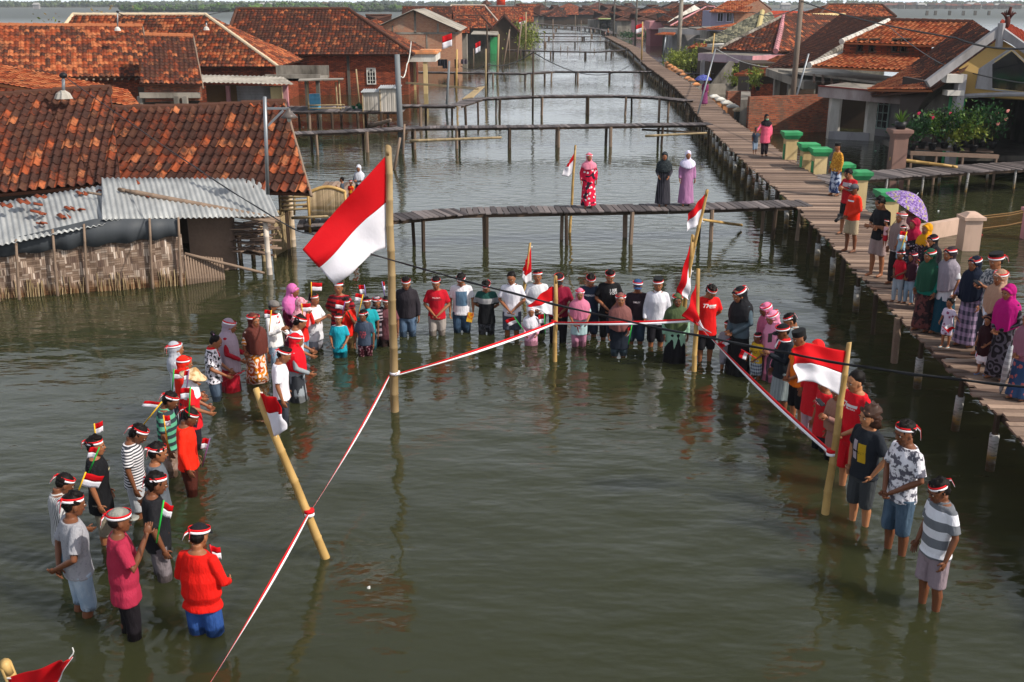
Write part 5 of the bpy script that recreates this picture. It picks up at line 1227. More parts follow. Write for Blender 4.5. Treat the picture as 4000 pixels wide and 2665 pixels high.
def skin_mat(name, c):
    n = N(name, .5, .35); co = n.obj(); c = H(c)
    _M[name] = n.out(n.mix(n.noise(co, 14, 3), scl(c, .85), scl(c, 1.1))); return _M[name]
SK = [skin_mat('skin_brown', '#8f5b3d'), skin_mat('skin_dark', '#6e432c'), skin_mat('skin_light', '#a97350')]
EYEW = plain('eye_white', H('#c9c0b8'), .3, .05); EYED = plain('eye_dark', H('#1a0f0b'), .3, .05); LIP = plain('lips', H('#6e332c'), .5, .1)
HAIRN = N('hair', .6, .15); _c = HAIRN.obj(); HAIRN.bump(HAIRN.noise(HAIRN.mp(_c, (1, 1, .3)), 60, 3), .6, .01); HAIR = HAIRN.out(HAIRN.mix(HAIRN.noise(_c, 30, 3), H('#0a0808'), H('#191311')))
HAIRB = plain('hair_brown', H('#3a241a'), .5, .4, 30)
SANDAL = plain('sandal', H('#3a2c26'), .6, .2, 9)
JOBS = []
def job(obj, extra, vox, smooth, folds): JOBS.append((obj, extra, vox, smooth, folds))
def vobj(name, mb, mat, parent, vox, smooth=3, folds=0.0, extra=None, emats=None):
    """one closed skin grown round the shapes in mb (voxel fused, then softened)"""
    mats = [mat] + (emats or [])
    o = bpy.data.objects.new(name, mb.mesh(name, mats, True)); COL.objects.link(o)
    r = o.modifiers.new('r', 'REMESH'); r.mode = 'VOXEL'; r.voxel_size = vox; r.use_smooth_shade = True
    s = o.modifiers.new('m', 'SMOOTH'); s.factor = .5; s.iterations = smooth
    o.parent = parent; job(o, extra, vox, smooth, folds); return o
ARMS = {
 'down': ((.225, -.02, 1.08), (.235, .05, .85)), 'clasp': ((.25, .0, 1.08), (.035, .18, .90)), 'back': ((.25, -.09, 1.08), (.03, -.18, .92)),
 'cross': ((.22, .09, 1.10), (-.10, .20, 1.13)), 'hold': ((.24, .05, 1.08), (.19, .29, 1.20)), 'phone': ((.21, .10, 1.08), (.06, .30, 1.20)),
 'face': ((.17, .19, 1.13), (.045, .17, 1.37)), 'carry': ((.23, .06, 1.07), (-.06, .24, 1.06)), 'pocket': ((.27, -.06, 1.09), (.19, .05, .88)),
 'low': ((.23, .02, 1.08), (.16, .24, .95)), 'reach': ((.27, .05, 1.15), (.42, .12, 1.0)), 'up': ((.24, .08, 1.12), (.16, .24, 1.42)), 'mouth': ((.2, .2, 1.12), (.05, .17, 1.44)), 'wide': ((.30, .02, 1.17), (.44, .1, 1.10))}
NP = [0]
def hand(mb, w, d, s, sc, curl=.5):
    """palm, four fingers and a thumb; w wrist, d direction, s side (+1 left hand)"""
    d = d.normalized(); nrm = V((-s, .25, 0)); nrm = (nrm - d * nrm.dot(d)).normalized(); q = d.cross(nrm).normalized()
    if q.y < 0: q = -q
    R = Matrix((q, nrm, d)).transposed()
    mb.sph(w + d * .045 * sc, (.040 * sc, .017 * sc, .052 * sc), 0, R, 8, 6)
    for i, L in enumerate((.068, .078, .073, .058)):
        o = q * ((1.5 - i) * .020) * sc; b = w + d * .080 * sc + o; c = curl * (1 + .15 * i)
        p1 = b + (d * cos(c * .5) + nrm * sin(c * .5)) * L * .45 * sc; p2 = p1 + (d * cos(c * 1.2) + nrm * sin(c * 1.2)) * L * .32 * sc; p3 = p2 + (d * cos(c * 1.9) + nrm * sin(c * 1.9)) * L * .25 * sc
        mb.tube([b - d * .012 * sc, p1, p2, p3], [.0095 * sc, .009 * sc, .008 * sc, .006 * sc], 5)
    b = w + d * .022 * sc + q * .030 * sc; p1 = b + (d * .5 + q * .75 + nrm * .3).normalized() * .034 * sc; p2 = p1 + (d * .85 + q * .15 + nrm * .45).normalized() * .030 * sc
    mb.tube([b, p1, p2], [.012 * sc, .0105 * sc, .008 * sc], 5)
def person(px, yt, yb, label, f=-90, h=1.64, top=('tee', '#888888'), bot=('shorts', '#333333'), head='hair', arms='down', bow=14, band=True, deck_z=None,
           sk=0, fat=1.0, hc=None, hl=1.12, text=None, group=None, tail=True, lean=0, kid=None, mask=None, tb=0, stance=.09, twist=0, scarf=None, feet=True, Yoff=0, extra=None, hairk='short', shoe=None, z_up=None):
    """px,yt = crown, yb = waterline or feet in the photo; f = heading in degrees (0 = east, 90 = away)"""
    if isinstance(px, tuple): pxt, pxb = px
    else: pxt = pxb = px
    z = deck_z if deck_z is not None else 0.0
    g = G(pxb, yb, z); g.y += Yoff
    if Yoff: g.x = D(pxb, yb, g.y).x
    topz = D(pxt, yt, g.y).z
    if deck_z is not None: bz = deck_z; h = (topz - deck_z) * 1.01
    else:
        bz = topz - h
        if bz < -.85: h = topz + .85; bz = -.85
        if bz > -.16: h = topz + .16; bz = -.16
    if z_up is not None: bz = z_up
    adult = h > 1.40; hs = 1.09 if adult else 1.09 + (1.40 - h) * .55
    s = h / 1.65; s_b = (h - .235 * s * hs) / (1.65 - .235)            # body scale leaves room for a child's larger head
    if deck_z is None and z_up is None: RING.append((g.x, g.y, .13))
    e = empty('person', (g.x, g.y, bz), radians(f - 90), label, 'person', group)
    e.rotation_euler = (0, 0, radians(f - 90))
    dist = g.y; vx = max(.011, dist * .00088) * (1 if h > 1.2 else .85); NP[0] += 1; rnd = random.Random(NP[0] * 7)
    dress = top[0] == 'dress' or bot[0] in ('skirt', 'sarong')
    B = MB()
    # --- torso
    fx = fat
    def torso(inf, z0, z1, k=1.0):
        T = [(0, 0, .76, .135, .10), (0, 0, .86, .162, .115), (0, 0, .94, .155 * fx, .108 * fx), (0, 0, 1.03, .142 * fx, .104 * fx), (0, .005, 1.12, .150 * fx, .110 * fx), (0, .008, 1.22, .165, .116), (0, 0, 1.30, .158, .104), (0, -.005, 1.355, .138, .086), (0, -.008, 1.395, .105, .070), (0, -.005, 1.42, .062, .060)]
        out = []
        for i, r in enumerate(T):
            if z0 <= r[2] <= z1: out.append((r[0], r[1], r[2], r[3] + inf * k, r[4] + inf))
        return out
    B.loft(torso(0, .7, 1.43), 16)
    # --- neck and head
    pv = V((0, -.005, 1.40)); hb = radians(bow); Mh = Matrix.Translation(pv) @ Matrix.Rotation(radians(twist), 4, 'Z') @ Matrix.Rotation(-hb, 4, 'X') @ Matrix.Scale(hs, 4) @ Matrix.Translation(-pv)
    HC_ = V((0, .018, 1.54))
    B.tube([(0, -.01, 1.36), (0, 0, 1.42), (0, .005, 1.48)], [.062, .053, .052], 10)
    st = len(B.v)
    B.loft([(0, HC_.y + .045, 1.432, .020, .022), (0, HC_.y + .034, 1.442, .036, .042), (0, HC_.y + .018, 1.465, .052, .064), (0, HC_.y + .010, 1.50, .064, .080), (0, HC_.y + .004, 1.54, .071, .090), (0, HC_.y, 1.575, .074, .094), (0, HC_.y - .006, 1.61, .066, .084), (0, HC_.y - .008, 1.635, .044, .056), (0, HC_.y - .008, 1.648, .015, .02)], 16)
    B.tube([(0, HC_.y + .080, 1.560), (0, HC_.y + .098, 1.528), (0, HC_.y + .108, 1.515)], [.008, .012, .013], 6)
    B.sph((0, HC_.y + .094, 1.513), (.017, .012, .009), 0, None, 6, 4)
    for sx in (-1, 1):
        B.sph((sx * .072, HC_.y - .004, 1.525), (.010, .020, .032), 0, None, 6, 5)
        B.sph((sx * .030, HC_.y + .078, 1.562), (.024, .014, .008), 0, None, 6, 4)
        B.sph((sx * .035, HC_.y + .060, 1.515), (.022, .022, .020), 0, None, 6, 4)
    B.xf(st, Mh)
    # --- legs
    ax = stance
    for i_, sx in enumerate((-1, 1)):
        sw = (.05 if deck_z is not None else .02) * (1 if i_ else -1)
        hip = V((sx * .088, 0, .84)); kn = V((sx * (ax + .003), .018 + sw * .6, .465)); an = V((sx * ax, -.01 + sw, .085))
        B.tube([hip, hip.lerp(kn, .5) + V((0, .006, 0)), kn, kn.lerp(an, .35) + V((0, -.018, 0)), an], [.088, .074, .054, .056, .036], 10)
        B.tube([an + V((0, -.03, -.03)), an + V((sx * .008, .05, -.045)), an + V((sx * .016, .14, -.062))], [.036, .036, .022], 8)
        if shoe and deck_z is not None: pass
    # --- arms
    if isinstance(arms, str): arms = (arms, arms)
    X = MB(); AJ = {}
    for sx, an_ in zip((-1, 1), arms):
        el, wr = ARMS[an_]; j = lambda: rnd.uniform(-.012, .012)
        el = V((sx * el[0] * (1 + (fx - 1) * .4), el[1] + j(), el[2] + j())); wr = V((sx * wr[0], wr[1] + j(), wr[2] + j())); sh = V((sx * .158, -.005, 1.330))
        if an_ == 'cross' and sx > 0: wr.z += .04; wr.y += .03
        if an_ in ('clasp', 'back') and sx > 0: wr.y += .03 if an_ == 'clasp' else -.03
        AJ[sx] = (sh, el, wr)
        B.tube([sh + V((-sx * .03, 0, .0)), sh, sh.lerp(el, .5), el, el.lerp(wr, .3), wr, wr + (wr - el).normalized() * .02], [.052, .053, .044, .037, .037, .024, .022], 10)
        hd = (wr - el).normalized()
        if an_ == 'clasp': hd = (hd + V((-sx * .5, .1, -.5))).normalized()
        if an_ == 'up': hd = (hd + V((0, 0, .4))).normalized()
        hand(X, wr, hd, sx, 1.0 / s_b ** .2, .9 if an_ in ('clasp', 'hold', 'phone', 'carry', 'cross', 'up') else .45)
    # face details ride on the fused skin
    st = len(X.v)
    for sx in (-1, 1):
        X.sph((sx * .030, HC_.y + .083, 1.545), (.0135, .009, .006), 1, None, 6, 4); X.sph((sx * .030, HC_.y + .0895, 1.545), (.0065, .004, .0058), 2, None, 6, 4)
        X.box((sx * .031, HC_.y + .093, 1.566), (.032, .008, .0055), None, 2)
    X.sph((0, HC_.y + .092, 1.484), (.022, .008, .0065), 3, None, 6, 4)
    X.xf(st, Mh)
    SC = Matrix.Scale(s_b, 4)
    B.xf(0, SC); X.xf(0, SC)
    body = vobj('body', B, SK[sk], e, vx * .8, 2, 0, X, [EYEW, EYED, LIP]); body.name = 'body'
    # --- trousers / skirt
    bt, bc = bot[0], bot[1:]
    P = MB(); bm_ = fab(*bc)
    zend = {'shorts': .46, 'kshorts': .40, 'capri': .30, 'pants': .07, 'long': .05, 'bermuda': .36}.get(bt)
    if zend is not None:
        P.loft([(0, 0, .72, .13, .10), (0, 0, .80, .172, .122), (0, 0, .88, .174, .124), (0, 0, .98, .160 * fx, .114 * fx), (0, 0, 1.0, .150 * fx, .108 * fx)], 16)
        for i_, sx in enumerate((-1, 1)):
            sw = (.05 if deck_z is not None else .02) * (1 if i_ else -1); w_ = .100 if bt in ('shorts', 'bermuda', 'kshorts', 'capri') else .078
            hip = V((sx * .09, 0, .83)); kn = V((sx * (ax + .004), .018 + sw * .6, .465)); an = V((sx * ax, -.01 + sw, .085))
            if zend >= .44: P.tube([hip, hip.lerp(kn, .5), kn + V((0, 0, zend - .465))], [.104, .100, .094], 12)
            else:
                t = (.465 - zend) / .38; P.tube([hip, hip.lerp(kn, .5), kn, kn.lerp(an, t)], [.104, .094, .078 if w_ < .09 else .084, .066 if zend < .2 else .078], 12)
        P.xf(0, SC); vobj({'shorts': 'shorts', 'bermuda': 'shorts', 'kshorts': 'shorts', 'capri': 'shorts'}.get(bt, 'trousers'), P, bm_, e, vx, 2, .006)
    else:
        ze = {'skirt': .08, 'sarong': .10, 'kskirt': .42}.get(bt, .08); fl = .24 if bt == 'skirt' else .19
        P.loft([(0, 0, 1.02, .150 * fx, .11 * fx), (0, 0, .88, .180, .13), (0, .0, .6, .19 + (fl - .19) * .4, .155), (0, 0, .3, .20 + (fl - .2) * .7, .17), (0, 0, ze + .03, fl, fl * .84), (0, 0, ze, fl, fl * .84)], 48, fold=-.0, fk=1)
        # hanging folds
        for i in range(len(P.v)):
            v = P.v[i]; t = max(0, (.95 - v.z)); a = math.atan2(v.y, v.x); k = 1 + t * (.07 * sin(7 * a + NP[0]) + .045 * sin(12 * a + 2 * NP[0])); P.v[i] = V((v.x * k, v.y * k, v.z))
        P.xf(0, SC); vobj('skirt' if bt != 'sarong' else 'sarong', P, bm_, e, vx, 1, .004)
    # --- shirt or dress
    tt, tc = top[0], top[1:]; tm_ = fab(*tc); C = MB()
    ln = {'tee': ('s', .78), 'polo': ('s', .80), 'long': ('l', .78), 'hood': ('l', .80), 'shirt': ('s', .76), 'lshirt': ('l', .76), 'tunic': ('l', .52), 'stunic': ('s', .60), 'dress': ('l', .12), 'sdress': ('s', .40), 'bigtee': ('s', .68), 'jacket': ('l', .80)}[tt]
    inf = .026 if tt in ('hood', 'jacket') else .019
    zb = ln[1]
    low = []
    if zb < .5:
        low = [(0, 0, zb, .235 if zb < .3 else .22, .19), (0, 0, zb + .03, .235 if zb < .3 else .22, .19), (0, 0, .62, .205, .155), (0, 0, .76, .19, .14)]
    elif zb < .74: low = [(0, 0, zb, .196 * (1 + (fx - 1) * .5), .148), (0, 0, zb + .02, .196 * (1 + (fx - 1) * .5), .148), (0, 0, .80, .190 * (1 + (fx - 1) * .5), .143)]
    else: low = [(0, 0, zb, .186 * (1 + (fx - 1) * .5), .140 * (1 + (fx - 1) * .6)), (0, 0, zb + .02, .19 * (1 + (fx - 1) * .5), .142 * (1 + (fx - 1) * .6))]
    T = low + [r for r in torso(inf, .84, 1.40)]
    C.loft(T, 32)
    for i in range(len(C.v)):
        v = C.v[i]; t = max(0, (1.1 - v.z)); a = math.atan2(v.y, v.x); k = 1 + min(.8, t) * (.055 * sin(5 * a + NP[0]) + .035 * sin(9 * a + 2 * NP[0])); C.v[i] = V((v.x * k, v.y * k, v.z))
    for sx in (-1, 1):
        sh, el, wr = AJ[sx]
        C.tube([sh + V((-sx * .05, 0, .01)), sh + V((0, 0, .004)), sh.lerp(el, .45)], [.060, .063, .062], 12)
        if ln[0] == 's': C.tube([sh, sh.lerp(el, .5), sh.lerp(el, .82)], [.062, .063, .066], 12)
        else: C.tube([sh, sh.lerp(el, .5), el, el.lerp(wr, .5), el.lerp(wr, .97)], [.062, .058, .053, .046, .040], 12)
    C.xf(0, SC)
    nm = {'dress': 'dress', 'sdress': 'dress', 'tunic': 'tunic', 'stunic': 'tunic', 'hood': 'hoodie', 'jacket': 'jacket'}.get(tt, 'shirt')
    shirt = vobj(nm, C, tm_, e, vx, 2, .007)
    if tt in ('polo', 'shirt', 'lshirt', 'jacket'):
        m = MB(); m.loft([(0, -.006, 1.385, .085, .078), (0, -.004, 1.42, .072, .070), (0, -.004, 1.425, .066, .064), (0, -.006, 1.39, .07, .066)], 16, cap=False); m.xf(0, SC); o = m.build('collar', fab(tc[0]), e, True, False)
    if tt == 'hood':
        m = MB(); m.loft([(0, -.02, 1.37, .11, .10), (0, -.03, 1.41, .10, .10), (0, -.03, 1.44, .085, .085), (0, -.02, 1.41, .075, .075)], 16, cap=False); m.xf(0, SC); m.build('hood', tm_, e, True, False)
    # --- head wear
    def hd_xf(m): m.xf(0, SC @ Mh)
    y0 = HC_.y
    if head == 'hair':
        m = MB()
        if hairk == 'short': m.sph((0, y0 - .024, 1.588), (.084, .097, .082), 0, None, 20, 14); m.sph((0, y0 - .045, 1.55), (.077, .072, .085), 0, None, 14, 10)
        elif hairk == 'crop': m.sph((0, y0 - .024, 1.588), (.0815, .095, .080), 0, None, 20, 14); m.sph((0, y0 - .042, 1.55), (.075, .068, .075), 0, None, 14, 10)
        elif hairk == 'long': m.sph((0, y0 - .022, 1.583), (.082, .096, .078), 0, None, 16, 12); m.tube([(0, y0 - .06, 1.57), (0, y0 - .075, 1.45), (0, y0 - .07, 1.33)], [.075, .07, .045], 12)
        elif hairk == 'curly': m.sph((0, y0 - .035, 1.585), (.105, .115, .095), 0, None, 16, 12); m.sph((0, y0 - .055, 1.50), (.110, .085, .10), 0, None, 16, 12)
        elif hairk == 'bun': m.sph((0, y0 - .020, 1.580), (.078, .092, .076), 0, None, 16, 12); m.sph((0, y0 - .045, 1.545), (.070, .066, .075), 0, None, 14, 10); m.sph((0, y0 - .10, 1.66), (.045, .045, .042), 0, None, 12, 8)
        elif hairk == 'top': m.sph((0, y0 - .020, 1.586), (.078, .094, .084), 0, None, 16, 12); m.sph((0, y0 + .01, 1.645), (.055, .07, .035), 0, None, 12, 8); m.sph((0, y0 - .045, 1.555), (.072, .066, .075), 0, None, 14, 10)
        amp = .015 if hairk in ('short', 'top') else (.030 if hairk == 'curly' else .004)
        for i in range(len(m.v)):
            v = m.v[i]; c = V((0, y0, 1.55)); q = noise.noise(v * (34 if hairk != 'curly' else 28) + V((NP[0], 0, 0))); m.v[i] = v + (v - c).normalized() * q * amp * 2.2
        hd_xf(m); m.build('hair', hc or HAIR, e, True, False)
        if hairk == 'bun': m = MB(); m.tube([(-.03, y0 - .085, 1.645), (0, y0 - .075, 1.665), (.035, y0 - .085, 1.65)], .018, 8); hd_xf(m); m.build('hair_band', fab('#c79ac9'), e, True, False)
    elif head in ('hijab', 'hijabs'):
        hm = fab(*hc); m = MB(); m.sph((0, y0 - .048, 1.560), (.092, .106, .116), 0, None, 18, 14); m.sph((0, y0 - .045, 1.46), (.086, .085, .08), 0, None, 14, 10); m.tube([(-.066, y0 + .012, 1.50), (-.050, y0 + .040, 1.445), (0, y0 + .055, 1.418), (.050, y0 + .040, 1.445), (.066, y0 + .012, 1.50)], .024, 8); m.tube([(-.070, y0 + .01, 1.54), (-.055, y0 + .052, 1.605), (0, y0 + .068, 1.632), (.055, y0 + .052, 1.605), (.070, y0 + .01, 1.54)], .020, 8)
        if head == 'hijab':
            # a soft visor edge that frames the face
            pass
        hd_xf(m); n0 = len(m.v)
        L = hl  # z of the front hem
        fxa = 1.0
        m2 = MB(); Rr = [(0, -.005, 1.475, .070, .074), (0, -.005, 1.43, .115, .100), (0, -.005, 1.385, .185, .135), (0, 0, 1.33, .228, .158), (0, .01, 1.24, .245, .175)]
        zz = 1.24
        while zz > L + .09: zz -= .10; Rr.append((0, .012, zz, .245 - .1 * max(0, 1.15 - zz) * .3, .178))
        Rr.append((0, .014, L, Rr[-1][3] - .01, .172)); m2.loft(Rr, 40)
        for i in range(len(m2.v)):
            v = m2.v[i]; a = math.atan2(v.y, v.x); t = max(0, 1.40 - v.z); k = 1 + min(.45, t) * (.13 * sin(8 * a + NP[0]) + .09 * sin(13 * a + NP[0] * 2)); dz = (.10 * max(0, sin(a)) - .03) * (t / max(.1, 1.4 - L)) * -1
            m2.v[i] = V((v.x * k, v.y * k, v.z + dz))
        m2.xf(0, SC); b0 = len(m.v); m.v += m2.v; m.f += [[i + b0 for i in f_] for f_ in m2.f]; m.m += m2.m
        vobj('headscarf', m, hm, e, vx * .85, 2, .006)
    if head == 'cap' or head == 'capback':
        cm = hc or fab('#3a3c40'); m = MB(); m.loft([(0, y0 - .008, 1.572, .083, .103), (0, y0 - .008, 1.60, .083, .101), (0, y0 - .008, 1.635, .070, .085), (0, y0 - .008, 1.658, .042, .052), (0, y0 - .008, 1.665, .01, .012)], 18)
        hd_xf(m); cp = m.build('cap', cm, e, True, False)
        m = MB(); k = []
        for a in range(13): t = pi * a / 12; k.append((.072 * cos(t), y0 + .085 + .085 * sin(t), 1.580 - .018 * sin(t) + .0 - .02 * abs(cos(t))))
        m.add(k + [(x, y, z_ - .006) for x, y, z_ in k], [tuple(range(13)), tuple(range(25, 12, -1))] + [(i, i + 13, i + 14, i + 1) for i in range(12)])
        hd_xf(m); m.build('brim', cm if not isinstance(extra, tuple) else extra[0], cp, True, False)
        m = MB(); m.sph((0, y0 - .045, 1.545), (.074, .062, .065), 0, None, 14, 10); hd_xf(m); m.build('hair', HAIR, e, True, False)
    if head == 'peci':
        m = MB(); m.loft([(0, y0 - .008, 1.588, .080, .100), (0, y0 - .008, 1.668, .084, .104), (0, y0 - .008, 1.672, .075, .095)], 20); hd_xf(m); m.build('peci_cap', plain('peci_black', H('#121214'), .75, .1, 20), e, False, False)
        m = MB(); m.sph((0, y0 - .04, 1.548), (.075, .068, .072), 0, None, 14, 10); hd_xf(m); m.build('hair', HAIR, e, True, False)
    if head == 'cone':
        m = MB(); m.loft([(0, y0, 1.545, .205, .205), (0, y0, 1.56, .20, .20), (0, y0, 1.60, .12, .12), (0, y0, 1.66, .055, .055), (0, y0, 1.69, .01, .01)], 22); hd_xf(m); m.build('sun_hat', fab('#d6bd96', 'print', '#b08a5c', 5), e, True, False)
        hm = fab(*hc); m = MB(); m.sph((0, y0 - .045, 1.545), (.090, .100, .105)); m.sph((0, y0 - .03, 1.43), (.09, .09, .06)); hd_xf(m); m.loft([(0, 0, 1.46, .08, .08), (0, 0, 1.38, .16, .13), (0, .0, 1.30, .20, .15), (0, .01, 1.2, .18, .15)], 24); 
        for i in range(len(m.v) - 96, len(m.v)): m.v[i] = SC @ m.v[i]
        vobj('headscarf', m, hm, e, vx, 2, .006)
    if mask:
        m = MB(); m.sph((0, y0 + .055, 1.488), (.060, .052, .042), 0, None, 12, 8); hd_xf(m); m.build('face_mask', mask, e, True, False)
    if band:
        over = head in ('hijab', 'hijabs'); cap_ = head in ('cap', 'capback', 'peci')
        rx, ry, yy = (.101, .117, y0 - .038) if over else ((.087, .107, y0 - .008) if cap_ else (.0795, .097, y0 - .016)); zc = 1.602 if not cap_ else 1.606
        if over: zc = 1.607; rx *= .955; ry *= .955
        m = MB(); tl = .16
        n_ = 24
        def rg(z_, k): return [V((rx * k * cos(2 * pi * j / n_), yy + ry * k * sin(2 * pi * j / n_), z_ + tl * .05 * sin(2 * pi * j / n_))) for j in range(n_)]
        up = 1.0 if not over else .93
        m.rings([rg(zc + .022, up * .985), rg(zc + .001, 1.0)], 0, False); m.rings([rg(zc + .001, 1.003), rg(zc - .020, 1.006)], 1, False)
        if tail:
            for sg in (-1, 1):
                a = V((0, yy - ry - .004, zc)); bnd = a + V((sg * .028, -.018 - rnd.random() * .02, -.02 + rnd.uniform(-.02, .015))); c = bnd + V((sg * .012, -.008, -.05 - rnd.random() * .05)); w_ = V((0, 0, .017))
                m.add([a + w_, a, bnd, bnd + w_, c, c + w_], [(0, 1, 2, 3), (3, 2, 4, 5)], 0); m.add([a, a - w_, bnd - w_, bnd, c - w_, c], [(0, 1, 2, 3), (3, 2, 4, 5)], 1)
            m.sph((0, yy - ry - .008, zc), (.016, .012, .018), 0, None, 6, 4)
        m.xf(0, Matrix.Translation((0, yy, zc)) @ Matrix.Rotation(rnd.uniform(-.11, .11), 4, 'Y') @ Matrix.Rotation(rnd.uniform(-.10, .16), 4, 'X') @ Matrix.Rotation(rnd.uniform(-.5, .5), 4, 'Z') @ Matrix.Translation((0, -yy, -zc)))
        hd_xf(m); o = m.build('headband', [BRED, BWHT], e, True, False); o.modifiers.new('s', 'SOLIDIFY').thickness = .004
    if scarf:
        m = MB(); m.loft([(0, -.003, 1.44, .062, .064), (0, .0, 1.405, .092, .086), (0, 0, 1.385, .10, .092)], 18, cap=False); 
        m.add([(-.03, .09, 1.40), (.03, .09, 1.40), (.05, .135, 1.25), (-.01, .14, 1.26)], [(0, 1, 2, 3)], 0); m.add([(.03, .09, 1.40), (.06, .085, 1.40), (.10, .13, 1.27), (.05, .135, 1.25)], [(0, 1, 2, 3)], 1)
        for i in range(0, len(m.f)):
            if i < 18: m.m[i] = 0
            elif i < 36: m.m[i] = 1
        m.xf(0, SC); o = m.build('neck_ribbon', [BRED, BWHT], e, True, False); o.modifiers.new('s', 'SOLIDIFY').thickness = .004
    if text: TEXTS.append((shirt, text, s_b, e))
    if deck_z is not None and shoe != 'bare' and bot[0] != 'none':
        for i_, sx in enumerate((-1, 1)):
            sw = .05 * (1 if i_ else -1); m = MB(); c = V((sx * (ax + .01), .05 - .01 + sw, .010)); m.sph(c, (.048, .130, .010), 0, None, 10, 5); m.xf(0, SC); m.build('sandal', shoe or SANDAL, e, True, False)
    e['hh'] = s_b; del e['hh']
    return e, s_b, AJ, Mh
TEXTS = []; RING = []
def w2(e, v): return WM(e) @ V(v)
FG = {'red': FRED, 'white': FWHT}
def strip_flag(name, e, hoist0, hoist1, fly0, fly1, n=10, wave=.02, curl=0):
    """red over white cloth: hoist0 top, hoist1 bottom, fly0 top, fly1 bottom"""
    for half, mt in ((0, FRED), (1, FWHT)):
        m = MB(); vs = []; r_ = 3; nn = (fly0 - hoist0).cross(hoist1 - hoist0).normalized()
        for i in range(n + 1):
            t = i / n
            for j in range(r_ + 1):
                u = half * .5 + .5 * j / r_; p = hoist0.lerp(hoist1, u).lerp(fly0.lerp(fly1, u), t)
                vs.append(p + nn * wave * sin(t * 7 + u * 2) * t)
        m.add(vs, [(i * (r_ + 1) + j, (i + 1) * (r_ + 1) + j, (i + 1) * (r_ + 1) + j + 1, i * (r_ + 1) + j + 1) for i in range(n) for j in range(r_)])
        o = m.build('red_cloth' if half == 0 else 'white_cloth', mt, e, True); o.modifiers.new('s', 'SOLIDIFY').thickness = .003
def handflag(x0, y0, x1, y1, Y, label, col='#e0b020', side=1, w=.22, hgt=.15, droop=0.0, dY=0):
    """small paper flag; stick from (x0,y0) in the hand to (x1,y1)"""
    a = D(x0, y0, Y); b = D(x1, y1, Y + dY); e = empty('hand_flag', a, 0, label, 'flag', 'small hand flags')
    m = MB(); m.tube([a, b], .009, 6); m.build('stick', plain('stick' + col, H(col), .5, .1, 5), e, True)
    d = (a - b).normalized(); f = V((side, .15, -droop)).normalized(); f = (f - d * f.dot(d) * .7).normalized()
    h0 = b + d * .01; h1 = b + d * (.01 + hgt); strip_flag('f', e, h0, h1, h0 + f * w + d * droop * .05, h1 + f * w * .95 + d * droop * .05, 6, .02); return e
import time
import numpy as np
def finalize():
    t0=time.time()
    bpy.context.view_layer.update(); dg = bpy.context.evaluated_depsgraph_get(); news = []
    for (o, extra, vox, smooth, folds) in JOBS:
        me = bpy.data.meshes.new_from_object(o.evaluated_get(dg)); news.append(me)
    dead = []; nv = 0; k0 = 0
    for (o, extra, vox, smooth, folds), me in zip(JOBS, news):
        nv += len(me.vertices); k0 += 1
        o.modifiers.clear(); old = o.data
        if folds:
            sd_ = len(o.name) * 7 + k0 % 31
            k = len(me.vertices); co = np.empty(k * 3, 'f'); no = np.empty(k * 3, 'f')
            me.vertices.foreach_get('co', co); me.vertex_normals.foreach_get('vector', no); co = co.reshape(-1, 3); no = no.reshape(-1, 3)
            q = np.array([noise.noise((x * 7 + sd_, y * 7, z * 3.2)) + .5 * noise.noise((x * 15, y * 15 + sd_, z * 8)) for x, y, z in co.tolist()], 'f')
            co += no * (q * folds)[:, None]; me.vertices.foreach_set('co', co.ravel()); me.update()
        if extra is not None:
            bm = bmesh.new(); bm.from_mesh(me); ex = extra.mesh('x', old.materials[:], True); bm.from_mesh(ex); bm.to_mesh(me); bm.free(); dead.append(ex)
        me.polygons.foreach_set('use_smooth', [True] * len(me.polygons))
        while len(me.materials) < len(old.materials): me.materials.append(old.materials[len(me.materials)])
        o.data = me; dead.append(old)
    bpy.data.batch_remove(dead)
    for (shirt, specs, s, e) in TEXTS:
        me = shirt.data; bvh = BVHTree.FromPolygons([v.co for v in me.vertices], [tuple(p.vertices) for p in me.polygons])
        for (txt, size, x, z, col, back) in specs:
            m = MB(); base = 0
            if isinstance(txt, str):
                cu = bpy.data.curves.new('t', 'FONT'); cu.body = txt; cu.size = size; cu.align_x = 'CENTER'; cu.space_line = .85; cu.offset = size * .012; cu.resolution_u = 2
                ob = bpy.data.objects.new('t', cu); COL.objects.link(ob); dg = bpy.context.evaluated_depsgraph_get(); tm = bpy.data.meshes.new_from_object(ob.evaluated_get(dg)); bpy.data.objects.remove(ob)
                vs = [v.co.copy() for v in tm.vertices]; fs = [tuple(p.vertices) for p in tm.polygons]
            else:   # rectangle w,h cut in a grid
                w_, h_ = txt; k = 8; vs = [V((-w_ / 2 + w_ * i / k, -h_ / 2 + h_ * j / k, 0)) for j in range(k + 1) for i in range(k + 1)]; fs = [(j * (k + 1) + i, j * (k + 1) + i + 1, (j + 1) * (k + 1) + i + 1, (j + 1) * (k + 1) + i) for j in range(k) for i in range(k)]
            out = []
            for v in vs:
                X_ = (x + v.x) * s; Z_ = (z + v.y) * s; sg = 1
                if back: o_, d_ = V((X_, -1, Z_)), V((0, 1, 0))
                else: X_ = -X_ if False else X_; o_, d_ = V((-(x + v.x) * s, 1, Z_)), V((0, -1, 0))
                hit = bvh.ray_cast(o_, d_); p = hit[0] if hit[0] is not None else V((o_.x, .1 if not back else -.1, Z_))
                out.append(p - d_ * (.006 + .002 * (1 if isinstance(txt, str) else 0)))
            m.add(out, fs); m.build('print', fab(col), e, False, False)
P = person
T7 = [('77', .10, -.06, 1.225, '#e8e4e4', False), ((.15, .032), 0, .06, 1.262, '#d8d4d4', False), ('Merdeka', .036, .06, 1.218, '#e8e4e4', False)]
